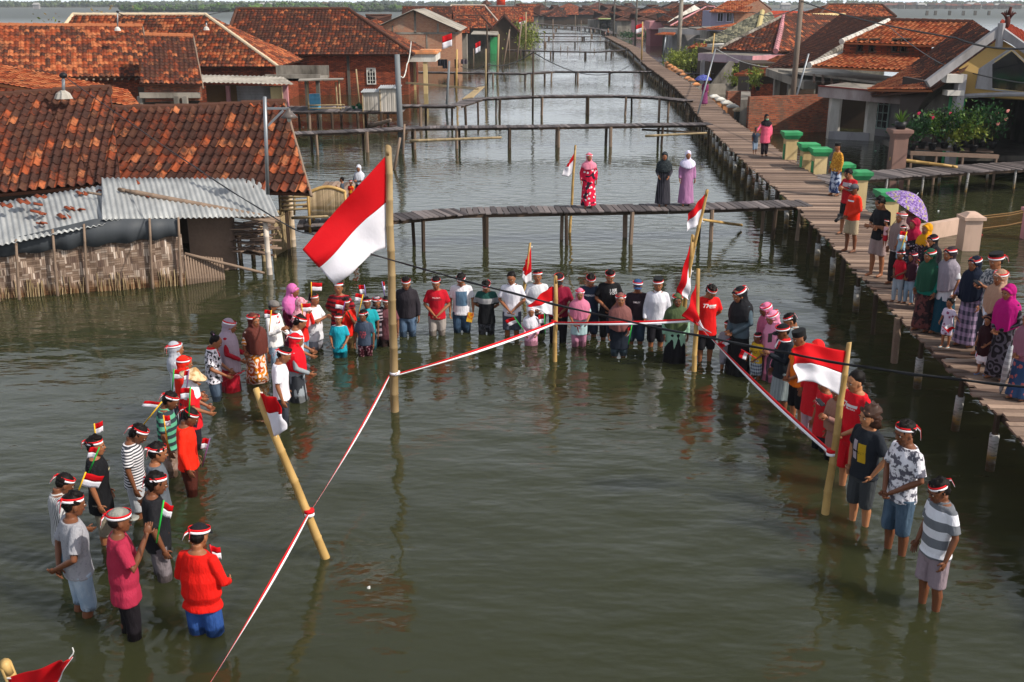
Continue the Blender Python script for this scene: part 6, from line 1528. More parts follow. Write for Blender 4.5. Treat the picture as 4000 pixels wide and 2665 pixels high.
GL, GB, GR, GW = 'people standing on the left side of the ring', 'people standing in the back row of the ring', 'people standing on the right side of the ring', 'onlookers on the boardwalk'
# ---- left side of the ring, front to back
P((312, 330), 1932, 2392, 'man in speckled grey t-shirt and pale washed denim shorts, hands clasped behind him', 38, 1.80, ('tee', '#9b9ba1', 'blob', '#8f8f96', 26), ('kshorts', '#8da0b4', 'jeans', '#c2ccd6'), arms='back', bow=10, sk=1, fat=1.02, group=GL, hairk='top')
P((487, 512), 1993, 2478, 'man in faded crimson shirt and grey cap holding up a green stick flag', 28, 1.76, ('bigtee', '#a32a44'), ('pants', '#1c181d'), head='cap', hc=fab('#77766f', 'print', '#8f8e86', 6), arms=('down', 'up'), bow=4, sk=1, fat=1.15, group=GL, text=[((.13, .014), 0, -.03, 1.31, '#c08a98', True), ((.06, .012), 0, -.05, 1.285, '#c08a98', True)])
P((788, 805), 2058, 2480, 'broad man in bright red long shirt, black cap and blue shorts, seen from behind', 74, 1.76, ('long', '#d41a12'), ('shorts', '#2a4a86', 'jeans', '#3c62a8'), head='cap', hc=fab('#1d1e22'), arms='low', bow=14, sk=0, fat=1.28, group=GL)
P((620, 632), 1850, 2252, 'man in black t-shirt and grey cargo shorts standing behind the crimson shirted man', 22, 1.76, ('tee', '#1f1f23'), ('bermuda', '#7a7276', 'print', '#6b6468', 12), arms='down', bow=16, sk=1, group=GL, hairk='short')
P((622, 645), 1733, 2150, 'young man in dark grey t-shirt with green print beyond the black shirt', 14, 1.62, ('tee', '#5d636b'), ('pants', '#202126'), arms='back', bow=12, sk=0, group=GL, text=[('E', .08, .03, 1.14, '#3f7a46', False)])
P((330, 268), 1850, 2230, 'older man with glasses in grey striped shirt holding his flag before his face', 30, 1.60, ('shirt', '#b9b9b9', 'vstripe', '#5d5d62', 34), ('pants', '#2f5d72'), arms=('down', 'low'), bow=34, sk=1, group=GL, hairk='crop')
P((398, 415), 1709, 2112, 'young man in black t-shirt and khaki cargo shorts looking to the right', 8, 1.64, ('bigtee', '#17171a'), ('bermuda', '#8f8676', 'print', '#7d7566', 9), arms='down', bow=2, sk=0, group=GL, hairk='top', text=[('delux', .045, .03, 1.22, '#d8c9a0', False)])
P((580, 545), 1650, 2010, 'man in black and white striped t-shirt and light grey shorts looking down', 6, 1.68, ('tee', '#dcd9dc', 'stripe', '#3c3f46', 26), ('shorts', '#a9abb0'), arms='down', bow=40, sk=1, group=GL)
P((750, 748), 1590, 1925, 'dark skinned man in bright orange red long sleeve shirt and brown trousers', 8, 1.66, ('long', '#f52a14'), ('pants', '#4a221a'), arms='down', bow=30, sk=1, fat=1.05, group=GL, hairk='crop')
P((697, 672), 1528, 1850, 'man in green and black striped polo shirt and patterned shorts', 6, 1.66, ('polo', '#5aa383', 'stripe', '#2e3a40', 9), ('bermuda', '#7d6658', 'print', '#8f7a72', 9), arms='down', bow=30, sk=1, fat=1.12, group=GL)
P((768, 765), 1442, 1745, 'woman in conical straw hat, white headscarf and red shirt with white print', 18, 1.56, ('bigtee', '#dc1e28'), ('pants', '#26222a'), head='cone', hc=('#e6e4ea',), arms='low', bow=18, band=False, group=GL, text=[('77', .16, .03, 1.12, '#f0e8e8', False)])
P((728, 742), 1394, 1690, 'woman in long red headscarf with white band behind the straw hat', 20, 1.54, ('tunic', '#cc1f22'), ('skirt', '#2a2a30'), head='hijab', hc=('#dc2818',), arms='low', bow=10, hl=.95, tail=False, group=GL)
P((725, 712), 1338, 1640, 'woman in shiny grey headscarf and white dress farthest left in the ring', 18, 1.54, ('dress', '#c9ccd4'), ('skirt', '#3c4048'), head='hijab', hc=('#a8abb4',), arms='low', bow=6, hl=1.15, group=GL)
P((832, 845), 1305, 1560, 'woman with hair bun and lilac tie in black and white leaf print blouse', 4, 1.58, ('tee', '#e6e2ea', 'print', '#1d1a22', 22), ('pants', '#3c4a5c', 'jeans', '#6a7a8c'), hairk='bun', arms='low', bow=26, band=False, scarf=True, fat=1.12, group=GL)
P((887, 905), 1247, 1520, 'woman in long mauve headscarf over a maroon robe', 5, 1.60, ('dress', '#9a1426'), ('skirt', '#9a1426'), head='hijab', hc=('#a3919f',), arms='low', bow=22, hl=.74, fat=1.1, tail=False, group=GL)
P((988, 1008), 1227, 1488, 'woman in dark brown headscarf and orange batik dress with white swirls', -40, 1.60, ('sdress', '#d8800c', 'swirl', '#f0dcd2', 7), ('skirt', '#b8480c', 'swirl', '#f0d2c8', 6), head='hijab', hc=('#5d2f28',), arms='down', bow=6, hl=.98, fat=1.15, tail=False, group=GL)
P((1063, 1082), 1175, 1430, 'woman in cap, sunglasses and pale mask with white sweater, holding a yellow stick flag', -20, 1.62, ('long', '#e6e4e4'), ('pants', '#7f96ab', 'jeans', '#9fb3c6'), head='cap', hc=fab('#76716e'), arms=('low', 'hold'), bow=6, band=False, mask=fab('#a8c2b8'), scarf=True, group=GL)
P((1128, 1108), 1355, 1660, 'young man in white t-shirt with black brush strokes and dark jeans nearest the leaning bamboo', 5, 1.64, ('tee', '#e9e7ee', 'print', '#dedce6', 6), ('pants', '#2b2f36', 'jeans', '#4a4f5a'), arms='down', bow=26, group=GL, hairk='top', extra=None)
P((1140, 1165), 1305, 1560, 'woman in red headscarf and grey robe behind the young man in white', 8, 1.54, ('dress', '#8f969c'), ('skirt', '#33363c'), head='hijab', hc=('#d81424',), arms='low', bow=14, hl=.98, group=GL)
P((1170, 1168), 1228, 1490, 'young man in white t-shirt with black sleeve bar bowing behind the red headscarf', 12, 1.66, ('bigtee', '#dfe0e6'), ('pants', '#8496a6', 'jeans', '#a5b5c4'), arms='low', bow=30, group=GL)
P((1155, 1185), 1165, 1400, 'woman in pale pink patterned headscarf and red sweater, blue jeans', -10, 1.56, ('long', '#dc2420'), ('pants', '#5d7b96', 'jeans', '#8ba6bd'), head='hijab', hc=('#d3a2ac', 'print', '#b06a7c', 24), arms='face', bow=14, hl=1.16, band=False, scarf=True, group=GL)
P((1163, 1150), 1110, 1370, 'tall woman in plain orchid pink headscarf and maroon sleeves', -20, 1.60, ('dress', '#5a1830'), ('skirt', '#5a1830'), head='hijab', hc=('#cf6ba8',), arms='down', bow=22, hl=1.10, band=False, group=GL)
P((1236, 1235), 1146, 1368, 'stocky boy in big white t-shirt with folded arms looking right', -25, 1.56, ('bigtee', '#dcdce2'), ('shorts', '#8f8f98'), arms='cross', bow=4, sk=0, fat=1.2, group=GL, tail=False)
P((1338, 1335), 1098, 1345, 'man in red and black striped henley shirt half hidden under the big flag tip', -90, 1.70, ('tee', '#a8202a', 'stripe', '#4a2028', 11), ('pants', '#22262c'), arms='back', bow=4, fat=1.08, group=GL, tail=False)
P((1345, 1360), 1165, 1358, 'boy in bright red t-shirt holding both hands to his face', -80, 1.42, ('tee', '#e02418'), ('kshorts', '#a8895c'), arms='face', bow=6, sk=1, group=GL, tail=False)
P((1327, 1330), 1227, 1392, 'small boy in turquoise and white football jersey with crossed hands', -90, 1.25, ('bigtee', '#1f9fb4', 'above', '#e6e6ea', 1.02), ('kshorts', '#187c90'), arms='low', bow=2, group=GL, tail=False, text=[('S   E', .05, 0, .80, '#18303c', False)])
P((1420, 1428), 1213, 1388, 'grinning boy in navy polo with red lettering and dotted maroon shorts', -100, 1.30, ('polo', '#3f4a5c', 'above', '#3f4a5c', 1.3), ('kshorts', '#4a1626', 'blob', '#c99aa5', 22), arms='down', bow=4, sk=1, group=GL, twist=-15, text=[('RUN\nJUMP\nFLY', .075, 0, 1.14, '#d8606c', False)])
P((1440, 1442), 1163, 1362, 'boy in turquoise collared shirt behind the boy with red lettering', -90, 1.40, ('shirt', '#1f9aa5'), ('kshorts', '#2a5a66'), arms='down', bow=4, sk=1, group=GL, tail=False)
P((1478, 1478), 1158, 1352, 'person in black and white striped scarf partly behind the tall bamboo', -70, 1.45, ('shirt', '#2a262c', 'stripe', '#8f7f88', 9), ('pants', '#202024'), head='hijab', hc=('#1d1a1f', 'stripe', '#a08f98', 16), arms='down', bow=16, hl=1.2, group=GL)
P((1503, 1518), 1158, 1352, 'boy in dusty brown t-shirt directly behind the tall bamboo pole', -95, 1.45, ('bigtee', '#6e4248'), ('kshorts', '#4a3a38'), arms='down', bow=12, sk=1, group=GL, tail=False)
# ---- back row, left to right
P(1594, 1078, 1311, 'young man in dark charcoal hoodie and blue jeans', -90, 1.66, ('hood', '#2e2a30'), ('pants', '#4a5f78', 'jeans', '#6d84a0'), arms='down', bow=22, group=GB, hairk='top', tail=False)
P(1709, 1080, 1308, 'young man in crimson t-shirt and light trousers with drawstring', -90, 1.64, ('tee', '#b81628'), ('pants', '#a39a94'), arms='clasp', bow=16, sk=0, group=GB, text=[('Mike Sport', .036, 0, 1.245, '#e6d8d8', False), ('JULI.BOLN', .05, 0, 1.20, '#5a3038', False)])
P(1805, 1061, 1297, 'man in white t-shirt with a beach picture holding an orange booklet', -90, 1.68, ('tee', '#d9d6dc'), ('kshorts', '#2f4258', 'jeans', '#4d6884'), arms='down', bow=32, fat=1.05, group=GB, tail=False, text=[((.23, .30), 0, 0, 1.14, '#557089', False), ((.10, .12), 0, .05, 1.22, '#5a9a6a', False), ((.04, .04), 0, -.035, 1.23, '#d8c030', False), ((.22, .035), 0, 0, 1.01, '#2a2a30', False), ('H a r v e s t', .04, 0, .955, '#8a3040', False)] and [((.23, .30), .0, 0, 1.14, '#557089', False)])
P(1901, 1088, 1302, 'boy in green grey and black block t-shirt with patterned black trousers', -90, 1.58, ('bigtee', '#17181b', 'above', '#1f4a44', 1.13, '#9a9a9c'), ('pants', '#202126', 'print', '#5c5e66', 16), arms='back', bow=34, group=GB)
P((2003, 2000), 1059, 1310, 'man in white short sleeved collared shirt with folded hands', -95, 1.68, ('shirt', '#dddce6'), ('shorts', '#4a4e5a'), arms='clasp', bow=16, twist=-8, group=GB, band=False, hairk='crop')
P(2098, 1056, 1300, 'man in plain white sweater standing behind the girl in the white scarf', -90, 1.68, ('long', '#d4d6dc'), ('pants', '#22252c'), arms='clasp', bow=4, sk=0, group=GB, tail=False)
P(2074, 1198, 1348, 'small girl in white headscarf and pink jacket holding a flag', -90, 1.18, ('tunic', '#d79ab4'), ('kshorts', '#2a2c38'), head='hijab', hc=('#dcdae4',), arms='low', bow=8, hl=1.16, band=False, group=GB)
P((2163, 2180), 1065, 1335, 'man in maroon polo and dark cap behind the small bamboo flagpole', -95, 1.70, ('polo', '#7d1430'), ('pants', '#1d1c22'), head='cap', hc=fab('#221f24'), arms='clasp', bow=18, fat=1.1, sk=1, group=GB, tail=False)
P(2261, 1130, 1352, 'girl in pink headscarf, pale blue blouse and mauve trousers', -90, 1.42, ('stunic', '#a6c2c6'), ('capri', '#b07a92'), head='hijab', hc=('#c7738f',), arms='low', bow=4, hl=1.04, tail=False, group=GB)
P(2301, 1064, 1315, 'young man in navy t-shirt with white lettering behind the pink headscarf', -90, 1.68, ('tee', '#2a3548'), ('kshorts', '#2f3a4c'), arms='back', bow=30, group=GB, tail=False, text=[('GREENLIGHT', .052, 0, 1.22, '#d8d8dc', False)])
P((2379, 2374), 1050, 1324, 'slim young man in black t-shirt with I SEE YOU print', -90, 1.70, ('bigtee', '#18181b'), ('capri', '#202126'), arms='clasp', bow=22, hairk='top', group=GB, tail=False, text=[('I SEE\nYOU', .070, .07, 1.25, '#e6e6ea', False)])
P((2426, 2417), 1149, 1392, 'woman in brown headscarf over navy dress holding a green stick flag', -90, 1.55, ('tunic', '#1f2530'), ('bermuda', '#3c4a54'), head='hijab', hc=('#7a4f4c',), arms=('low', 'down'), bow=2, hl=.98, tail=False, group=GB, fat=1.1)
P((2484, 2482), 1090, 1342, 'man in blue and white cap and dark brown t-shirt', -95, 1.66, ('tee', '#2c2028'), ('kshorts', '#2f3f52', 'jeans', '#4c6078'), head='cap', hc=fab('#2f4a72'), arms='down', bow=12, sk=0, group=GB, tail=False, text=[('SMILEY', .045, -.01, 1.22, '#cfc4c8', False)])
P((2597, 2560), 1086, 1352, 'man in black peci and white long sleeved shirt', -95, 1.68, ('lshirt', '#dcdce6'), ('kshorts', '#1d1c22'), head='peci', arms='down', bow=8, sk=0, group=GB, tail=False)
P((2650, 2634), 1151, 1412, 'older woman in olive green headscarf and mint blouse over black skirt', -90, 1.56, ('tunic', '#8fb8a0'), ('skirt', '#17161b'), head='hijab', hc=('#4c5a3c',), arms='down', bow=4, hl=1.0, tail=False, sk=1, fat=1.12, group=GB)
P((2755, 2752), 1102, 1410, 'teenager in red anniversary shirt with rolled black trousers, arms behind', -90, 1.68, ('bigtee', '#dc1c1c'), ('kshorts', '#1f1f24'), arms='back', bow=36, twist=15, group=GB, sk=0, text=T7)
# ---- right side of the ring
P((2846, 2832), 1254, 1440, 'toddler in grey pinafore and pink shirt holding a hand', -95, 1.02, ('stunic', '#8a8690'), ('kshorts', '#8a8690'), arms=('reach', 'low'), bow=2, group=GR)
P((2908, 2880), 1119, 1455, 'woman in black headscarf, denim jacket and long black skirt', 205, 1.60, ('jacket', '#4a5a64'), ('skirt', '#15151a'), head='hijab', hc=('#1d1d21',), arms='clasp', bow=24, hl=1.12, group=GR)
P((2985, 2985), 1183, 1440, 'woman in pink headscarf farther back of the two pink ones', 195, 1.56, ('dress', '#c9708f'), ('skirt', '#3c2c38'), head='hijab', hc=('#d9769a',), arms='clasp', bow=24, hl=.92, tail=False, group=GR)
P((3016, 3010), 1213, 1480, 'woman in lighter pink headscarf with tied ribbon nearer the camera', 200, 1.56, ('dress', '#c9748f'), ('skirt', '#4a3c48'), head='hijab', hc=('#e08fae',), arms='clasp', bow=26, hl=.92, group=GR)
P((2962, 2950), 1299, 1478, 'toddler in yellow top and checked skirt holding a red stick flag', 215, 1.02, ('tee', '#d3a92c'), ('kskirt', '#2c3850', 'plaid', '#a9b0b8', 16), arms='low', bow=6, sk=1, group=GR, text=[('ENZ', .12, 0, 1.10, '#6b5a2c', False)])
P((3086, 3082), 1219, 1500, 'young man with red white headband and pale shirt behind the pink scarves', 190, 1.68, ('shirt', '#a8b4b4'), ('pants', '#2c2c33'), arms='clasp', bow=30, sk=0, group=GR)
P((3057, 3045), 1265, 1592, 'man in dark shirt and black cap taking a picture with his phone', 195, 1.70, ('long', '#1d232b'), ('kskirt', '#8a9496', 'vstripe', '#7d888b', 14), head='cap', hc=fab('#17181b'), arms=('phone', 'down'), bow=14, scarf=True, sk=1, fat=1.1, group=GR, tail=False)
P((3135, 3108), 1289, 1640, 'man in tall black peci and bright orange shirt over black shorts', 195, 1.70, ('shirt', '#e2711a'), ('kshorts', '#17161b'), head='peci', arms='clasp', bow=16, band=False, sk=0, fat=1.15, group=GR)
P((3205, 3160), 1332, 1698, 'person in red headscarf and shirt with pale pink trousers behind the large right flag', 195, 1.62, ('tunic', '#cc1c28'), ('pants', '#b3939d'), head='hijab', hc=('#dc2222',), arms='down', bow=10, hl=1.15, band=False, group=GR)
P((3232, 3205), 1470, 1755, 'youth in red anniversary shirt and dark trousers under the large right flag', 195, 1.56, ('bigtee', '#c81c28'), ('pants', '#22262e'), arms='down', bow=10, band=False, group=GR, text=T7)
P((3290, 3258), 1502, 1800, 'woman in tan headscarf with yellow watch looking at a phone', 205, 1.58, ('tunic', '#8f6a62'), ('pants', '#1a181d'), head='hijab', hc=('#97705f',), arms='phone', bow=12, hl=1.0, band=False, group=GR)
P((3357, 3310), 1449, 1905, 'tall young man in red anniversary shirt and red shorts with folded hands', 200, 1.74, ('tee', '#d01424'), ('kshorts', '#c81424'), arms='clasp', bow=12, band=False, sk=2, group=GR, text=T7, hairk='crop')
P((3408, 3352), 1588, 2042, 'smiling man with shoulder length curly hair and dark t-shirt with yellow print', 205, 1.72, ('tee', '#22262d'), ('kshorts', '#3c3f42'), arms='pocket', bow=4, band=False, sk=2, hairk='curly', hc=HAIRB, fat=1.06, group=GR, text=[((.10, .24), 0, .06, 1.12, '#c09a20', False), ((.07, .24), 0, -.045, 1.14, '#a89aa2', False), ((.20, .03), 0, .01, 1.12, '#15171b', False)])
P((3533, 3492), 1645, 2155, 'young man in white and grey marbled t-shirt and denim shorts', 200, 1.70, ('tee', '#e2e0e6', 'print', '#5d5b66', 13), ('kshorts', '#3c4f62', 'jeans', '#62788c'), arms='clasp', bow=12, sk=1, group=GR, hairk='top')
P((3662, 3625), 1868, 2370, 'man in grey and white wide striped polo shirt at the open right end', 195, 1.68, ('polo', '#6b6e74', 'stripe', '#dcdce2', 4.6), ('shorts', '#8f7f86'), arms='down', bow=20, sk=1, fat=1.08, group=GR)
# ---- footbridge
P((2300, 2297), 602, 812, 'woman in red floral long dress and pink headscarf on the nearest footbridge', -88, 1.6, ('dress', '#d01c40', 'blob', '#e6dce0', 9, '#2a1c2a'), ('skirt', '#d01c40', 'blob', '#e6dce0', 9, '#2a1c2a'), head='hijabs', hc=('#d77f95',), arms='down', bow=2, hl=1.26, tail=False, fat=1.12, deck_z=.95)
P((2622, 2588), 597, 805, 'woman in dark headscarf and long black patterned dress on the nearest footbridge', -100, 1.6, ('dress', '#1d2026', 'vstripe', '#4a464f', 22), ('skirt', '#1d2026', 'vstripe', '#4a464f', 22), head='hijabs', hc=('#22282c', 'blob', '#4a5254', 30), arms='low', bow=6, hl=1.12, band=False, deck_z=.95)
P((2690, 2678), 593, 803, 'woman in white headscarf and long lilac dress on the nearest footbridge', -90, 1.6, ('dress', '#a5739b'), ('skirt', '#a5739b'), head='hijabs', hc=('#d9d2ea',), arms='down', bow=4, hl=1.22, band=False, deck_z=.95)
# ---- boardwalk
P(2375, 107, 142, 'tiny figure in teal shirt walking far along the boardwalk', -90, 1.6, ('long', '#2c8a92'), ('pants', '#30283a'), arms='down', band=False, deck_z=.92)
P(2364, 122, 142, 'tiny child in pink beside the teal figure far along the boardwalk', -90, 1.1, ('tee', '#d88aa0'), ('pants', '#a05a70'), arms='down', band=False, deck_z=.92)
P(2750, 312, 412, 'woman in purple robe walking under a blue umbrella', -80, 1.6, ('dress', '#7d3a66', 'print', '#8f4a74', 9), ('skirt', '#7d3a66'), head='hijab', hc=('#7a2f5a',), arms=('down', 'up'), bow=6, hl=.95, band=False, fat=1.14, deck_z=.92)
P((2954, 2947), 498, 604, 'small boy in dark denim shirt and light jeans holding the hand of a woman', -85, 1.1, ('shirt', '#3c4858'), ('capri', '#8296ac'), arms=('reach', 'down'), bow=2, band=False, sk=1, deck_z=.92, hairk='crop', hc=HAIRB)
P((2996, 2984), 449, 610, 'woman in long coral pink shirt, black headscarf and green mask', -85, 1.6, ('tunic', '#e0607c'), ('pants', '#241c24'), head='hijab', hc=('#1c1a1f',), arms=('down', 'reach'), bow=4, hl=1.28, band=False, mask=fab('#8fc2a4'), scarf=False, deck_z=.92, fat=1.18)
P((3318, 3258), 562, 765, 'man in golden brown batik shirt, black peci and blue sarong', 200, 1.66, ('long', '#a8701f', 'print', '#d8a040', 26), ('sarong', '#24365c', 'print', '#a8b4c8', 7), head='peci', arms='down', bow=4, band=False, deck_z=.92, fat=1.1)
P((3345, 3300), 657, 915, 'photographer in red t-shirt looking down at a drone controller', 215, 1.68, ('tee', '#b81a26'), ('kshorts', '#1f2222'), arms='phone', bow=34, band=False, deck_z=.92, sk=0, fat=1.12, text=[((.26, .10), 0, 0, 1.26, '#b8a8ac', False)])
P((3370, 3318), 722, 985, 'man in red and orange jacket, grey cap and beige shorts', 200, 1.68, ('jacket', '#d83018', 'above', '#d83018', 1.5), ('shorts', '#a8977c'), head='cap', hc=fab('#55555b'), arms='clasp', bow=10, band=False, deck_z=.92, sk=1, fat=1.05, text=[((.20, .035), 0, .02, 1.28, '#e6e2e2', False)])
P((3456, 3418), 768, 1080, 'barefoot man in black t-shirt cradling a baby on his arm', 205, 1.70, ('tee', '#1c1c20'), ('shorts', '#9a8582'), arms='carry', bow=24, band=False, deck_z=.92, sk=0, shoe='bare')
P((3520, 3492), 832, 1112, 'woman in dusty mauve headscarf and white floral blouse beside the baby', 205, 1.58, ('long', '#c9c4c9', 'blob', '#6b6b74', 16), ('pants', '#2a2224'), head='hijab', hc=('#86706c',), arms='down', bow=6, hl=.88, fat=1.14, deck_z=.92, tail=False)
P((3548, 3530), 800, 1075, 'woman with long black hair under the purple umbrella', 205, 1.62, ('long', '#a86070'), ('pants', '#22303c'), hairk='long', arms=('up', 'down'), bow=6, deck_z=.92, Yoff=.0)
P((3562, 3545), 858, 1130, 'woman in crimson headscarf carrying the toddler with the yellow stick flag', 200, 1.56, ('dress', '#2a2630', 'blob', '#b8a8b4', 20), ('skirt', '#22303a'), head='hijab', hc=('#9c1438',), arms='carry', bow=6, hl=1.25, band=False, scarf=True, fat=1.14, deck_z=.92)
P((3602, 3590), 878, 1155, 'woman in mustard yellow headscarf and dark floral blouse', 205, 1.56, ('long', '#3a2430', 'blob', '#b9a2b0', 22), ('skirt', '#241c24'), head='hijab', hc=('#d0900c',), arms='down', bow=2, hl=1.28, band=False, scarf=True, fat=1.14, deck_z=.92)
P((3528, 3500), 980, 1182, 'boy in red polo shirt and pale washed jeans with folded hands', 205, 1.2, ('polo', '#b8142a'), ('pants', '#8b96a0', 'jeans', '#a9b4bd'), arms='clasp', bow=6, deck_z=.92, sk=1, tail=False, shoe='bare')
P((3562, 3545), 988, 1188, 'small girl in dark maroon headscarf and pale jeans', 205, 1.2, ('tee', '#8a7a90'), ('pants', '#7f98ac', 'jeans', '#9fb4c4'), head='hijab', hc=('#3a1c28',), arms='clasp', bow=6, hl=.85, fat=1.14, deck_z=.92, tail=False)
P((3585, 3572), 1010, 1190, 'small child in black headscarf half hidden behind the boy in the red polo', 205, 1.15, ('tee', '#1f1c24'), ('pants', '#c08aa0'), head='hijab', hc=('#1a181d',), arms='down', bow=6, hl=.95, fat=1.14, deck_z=.92, tail=False)
P((3642, 3612), 921, 1210, 'woman in black headscarf pressing a hand to her mouth', 205, 1.58, ('dress', '#17151b'), ('skirt', '#17151b'), head='hijab', hc=('#17161c',), arms=('mouth', 'down'), bow=10, hl=1.0, fat=1.14, deck_z=.92, tail=False)
P((3652, 3600), 978, 1292, 'woman in forest green headscarf and dark red patterned skirt', 205, 1.58, ('long', '#0f6a5c'), ('skirt', '#241a1e', 'print', '#5c3230', 9), head='hijab', hc=('#1f4a38',), arms='down', bow=12, hl=.90, deck_z=.92, tail=False, fat=1.18)
P((3722, 3672), 972, 1305, 'woman in brown and grey two tone headscarf with white shirt and teal skirt', 205, 1.62, ('bigtee', '#c4c4ca'), ('skirt', '#123c4c'), head='hijab', hc=('#8a828c', 'above', '#352a30', 1.42, '#2a2228'), arms='down', bow=8, hl=.92, deck_z=.92, fat=1.18)
P((3818, 3768), 1007, 1352, 'woman in navy headscarf and lilac checked dress holding a child', 205, 1.58, ('dress', '#a08aa6', 'plaid', '#3c3a4c', 7), ('skirt', '#a08aa6', 'plaid', '#3c3a4c', 7), head='hijab', hc=('#141c2e',), arms=('down', 'low'), bow=12, hl=.92, fat=1.14, deck_z=.92)
P((3710, 3690), 1168, 1356, 'toddler in white printed playsuit and sandals holding an upside down flag', 215, 1.0, ('tee', '#cfc2d6', 'blob', '#8a4a6a', 12), ('shorts', '#cfc2d6', 'blob', '#8a4a6a', 12), arms=('wide', 'low'), bow=2, band=False, deck_z=.92, sk=0, shoe=fab('#c4dde0'))
P((3890, 3845), 993, 1390, 'man in black peci and pale batik shirt looking at a phone', 200, 1.68, ('shirt', '#a5a5a5', 'print', '#4a5058', 16), ('pants', '#2c2f38'), head='peci', arms='phone', bow=10, deck_z=.92, sk=0, fat=1.08)
P((3922, 3862), 1060, 1425, 'woman in beige headscarf and white dress with folded hands', 205, 1.6, ('dress', '#c9cbd6'), ('skirt', '#a9a6bd'), head='hijab', hc=('#a98670',), arms='clasp', bow=12, hl=.90, fat=1.14, deck_z=.92)
P((3868, 3835), 1230, 1462, 'little girl in very long dark maroon headscarf and floral white trousers', 215, 1.2, ('sdress', '#dcd2d6', 'blob', '#a01c38', 9), ('capri', '#dcd2d6', 'blob', '#a01c38', 9), head='hijab', hc=('#2a1016',), arms='low', bow=10, hl=.62, band=False, fat=1.14, deck_z=.92, shoe=fab('#5a86b8'))
P((3962, 3895), 1117, 1480, 'woman in bright magenta headscarf and black patterned skirt', 205, 1.58, ('dress', '#1d191e', 'swirl', '#55505a', 6), ('skirt', '#1d191e', 'swirl', '#55505a', 6), head='hijab', hc=('#a80e6c',), arms='clasp', bow=12, hl=.95, band=False, fat=1.14, deck_z=.92)
P((4010, 3975), 1225, 1560, 'woman in dusky mauve scarf and blue floral skirt leaning on a closed umbrella', 200, 1.58, ('long', '#8f5a6a'), ('skirt', '#2c4468', 'blob', '#a85a5a', 10), head='hijab', hc=('#8a5c6c',), arms='clasp', bow=10, hl=.95, band=False, fat=1.14, deck_z=.92)
# ---- platform at left
P(1408, 646, 800, 'woman in white headscarf with red edge half hidden by the big flag', -95, 1.56, ('dress', '#5a6470'), ('skirt', '#3a424c'), head='hijab', hc=('#c9ccd6',), arms='carry', bow=12, hl=.95, band=False, deck_z=.93)
P(1341, 692, 802, 'little boy in orange black and grey shirt on the platform', 180, 1.0, ('tee', '#4a5460', 'above', '#e8780c', .88), ('shorts', '#2c2c33'), arms=('hold', 'down'), bow=-4, band=False, deck_z=.93, hairk='crop')
P(1374, 704, 802, 'small child with headband and red yellow shirt between the boy and the woman', -95, .95, ('tee', '#c81c18', 'print', '#e0a020', 9), ('shorts', '#c81c18'), arms='low', bow=0, deck_z=.93, tail=False)
# baby and toddler carried
def carried(px, py, Y, f, h, top, bot, label, band=True):
    c = D(px, py, Y); e = person((px, px), py, py, label, f, h, top, bot, arms=('hold', 'down'), bow=0, band=band, deck_z=None, Yoff=0, z_up=0, tail=False)
    e[0].location = (c.x, Y, c.z - h); return e[0]
cb = carried(3466, 856, G(3418, 1080, .92).y - .42, 190, .62, ('tee', '#d9a8ac'), ('shorts', '#b81c2c'), 'baby in pink shirt with ribbon band held by the barefoot man')
ct = carried(3530, 880, G(3545, 1130, .92).y - .62, 215, .80, ('shirt', '#8fb0c0'), ('capri', '#8fa8ba'), 'toddler in light blue shirt carried in front of the crimson headscarf')
# ================================================================ held things
handflag(612, 2120, 640, 1955, G(512, 2478).y - .25, 'small flag on green stick raised by the man in the grey cap', '#22b040', 1, .10, .15, .6)
handflag(300, 1935, 335, 1845, G(268, 2230).y - .35, 'small flag on yellow stick before the face of the glasses man', '#e6b41e', 1, .20, .17)
handflag(345, 1852, 388, 1748, G(415, 2112).y - .3, 'small flag on green stick left of the black t-shirt', '#22a040', -1, .10, .15, .3)
handflag(378, 1740, 368, 1655, G(415, 2112).y + .3, 'small flag on yellow stick standing above the deluxe shirt', '#e6b41e', 1, .10, .14, -.5)
handflag(560, 1660, 632, 1570, G(545, 2010).y + .3, 'small flag on yellow stick blown left near the green polo', '#e6b41e', -1, .22, .10, .5)
handflag(658, 1752, 638, 1622, G(672, 1850).y - .5, 'small flag on yellow stick before the green striped polo', '#e6a41e', 1, .08, .16)
handflag(738, 1625, 744, 1512, G(748, 1925).y - .3, 'small flag on green stick over the head of the red shirted man', '#22b040', -1, .13, .15, .3)
handflag(790, 1822, 820, 1712, G(748, 1925).y - .1, 'small flag on purple stick in the hand of the red shirted man', '#7a4a78', -1, .09, .16, .2)
handflag(672, 1530, 680, 1442, G(742, 1690).y - .3, 'small flag on green stick at the left edge of the ring', '#22b040', 1, .14, .15, -.1)
handflag(728, 1530, 738, 1445, G(765, 1745).y - .3, 'thin flag on purple stick at the straw hat', '#8a5a88', -1, .06, .15, .3)
handflag(850, 1505, 955, 1448, G(905, 1520).y - .3, 'rolled flag on red stick held low by the mauve headscarf woman', '#c81428', -1, .06, .12, .6)
handflag(1052, 1295, 1060, 1212, G(1082, 1430).y - .3, 'small flag on yellow stick held by the masked woman', '#e6b41e', -1, .12, .15)
handflag(1182, 1230, 1178, 1185, G(1185, 1400).y - .3, 'small flag on yellow stick before the patterned pink headscarf', '#e6b41e', 1, .16, .15)
handflag(1217, 1165, 1216, 1102, G(1150, 1370).y - .2, 'pair of small flags on yellow stick above the stocky boy', '#e6b41e', 1, .20, .16, .1)
handflag(1338, 1228, 1348, 1178, G(1360, 1358).y - .3, 'small flag on purple stick across the red shirted boy', '#7a4a88', -1, .17, .16)
handflag(1398, 1240, 1418, 1150, G(1428, 1388).y + .2, 'small flag on yellow stick left of the turquoise shirted boy', '#e6b41e', -1, .14, .15)
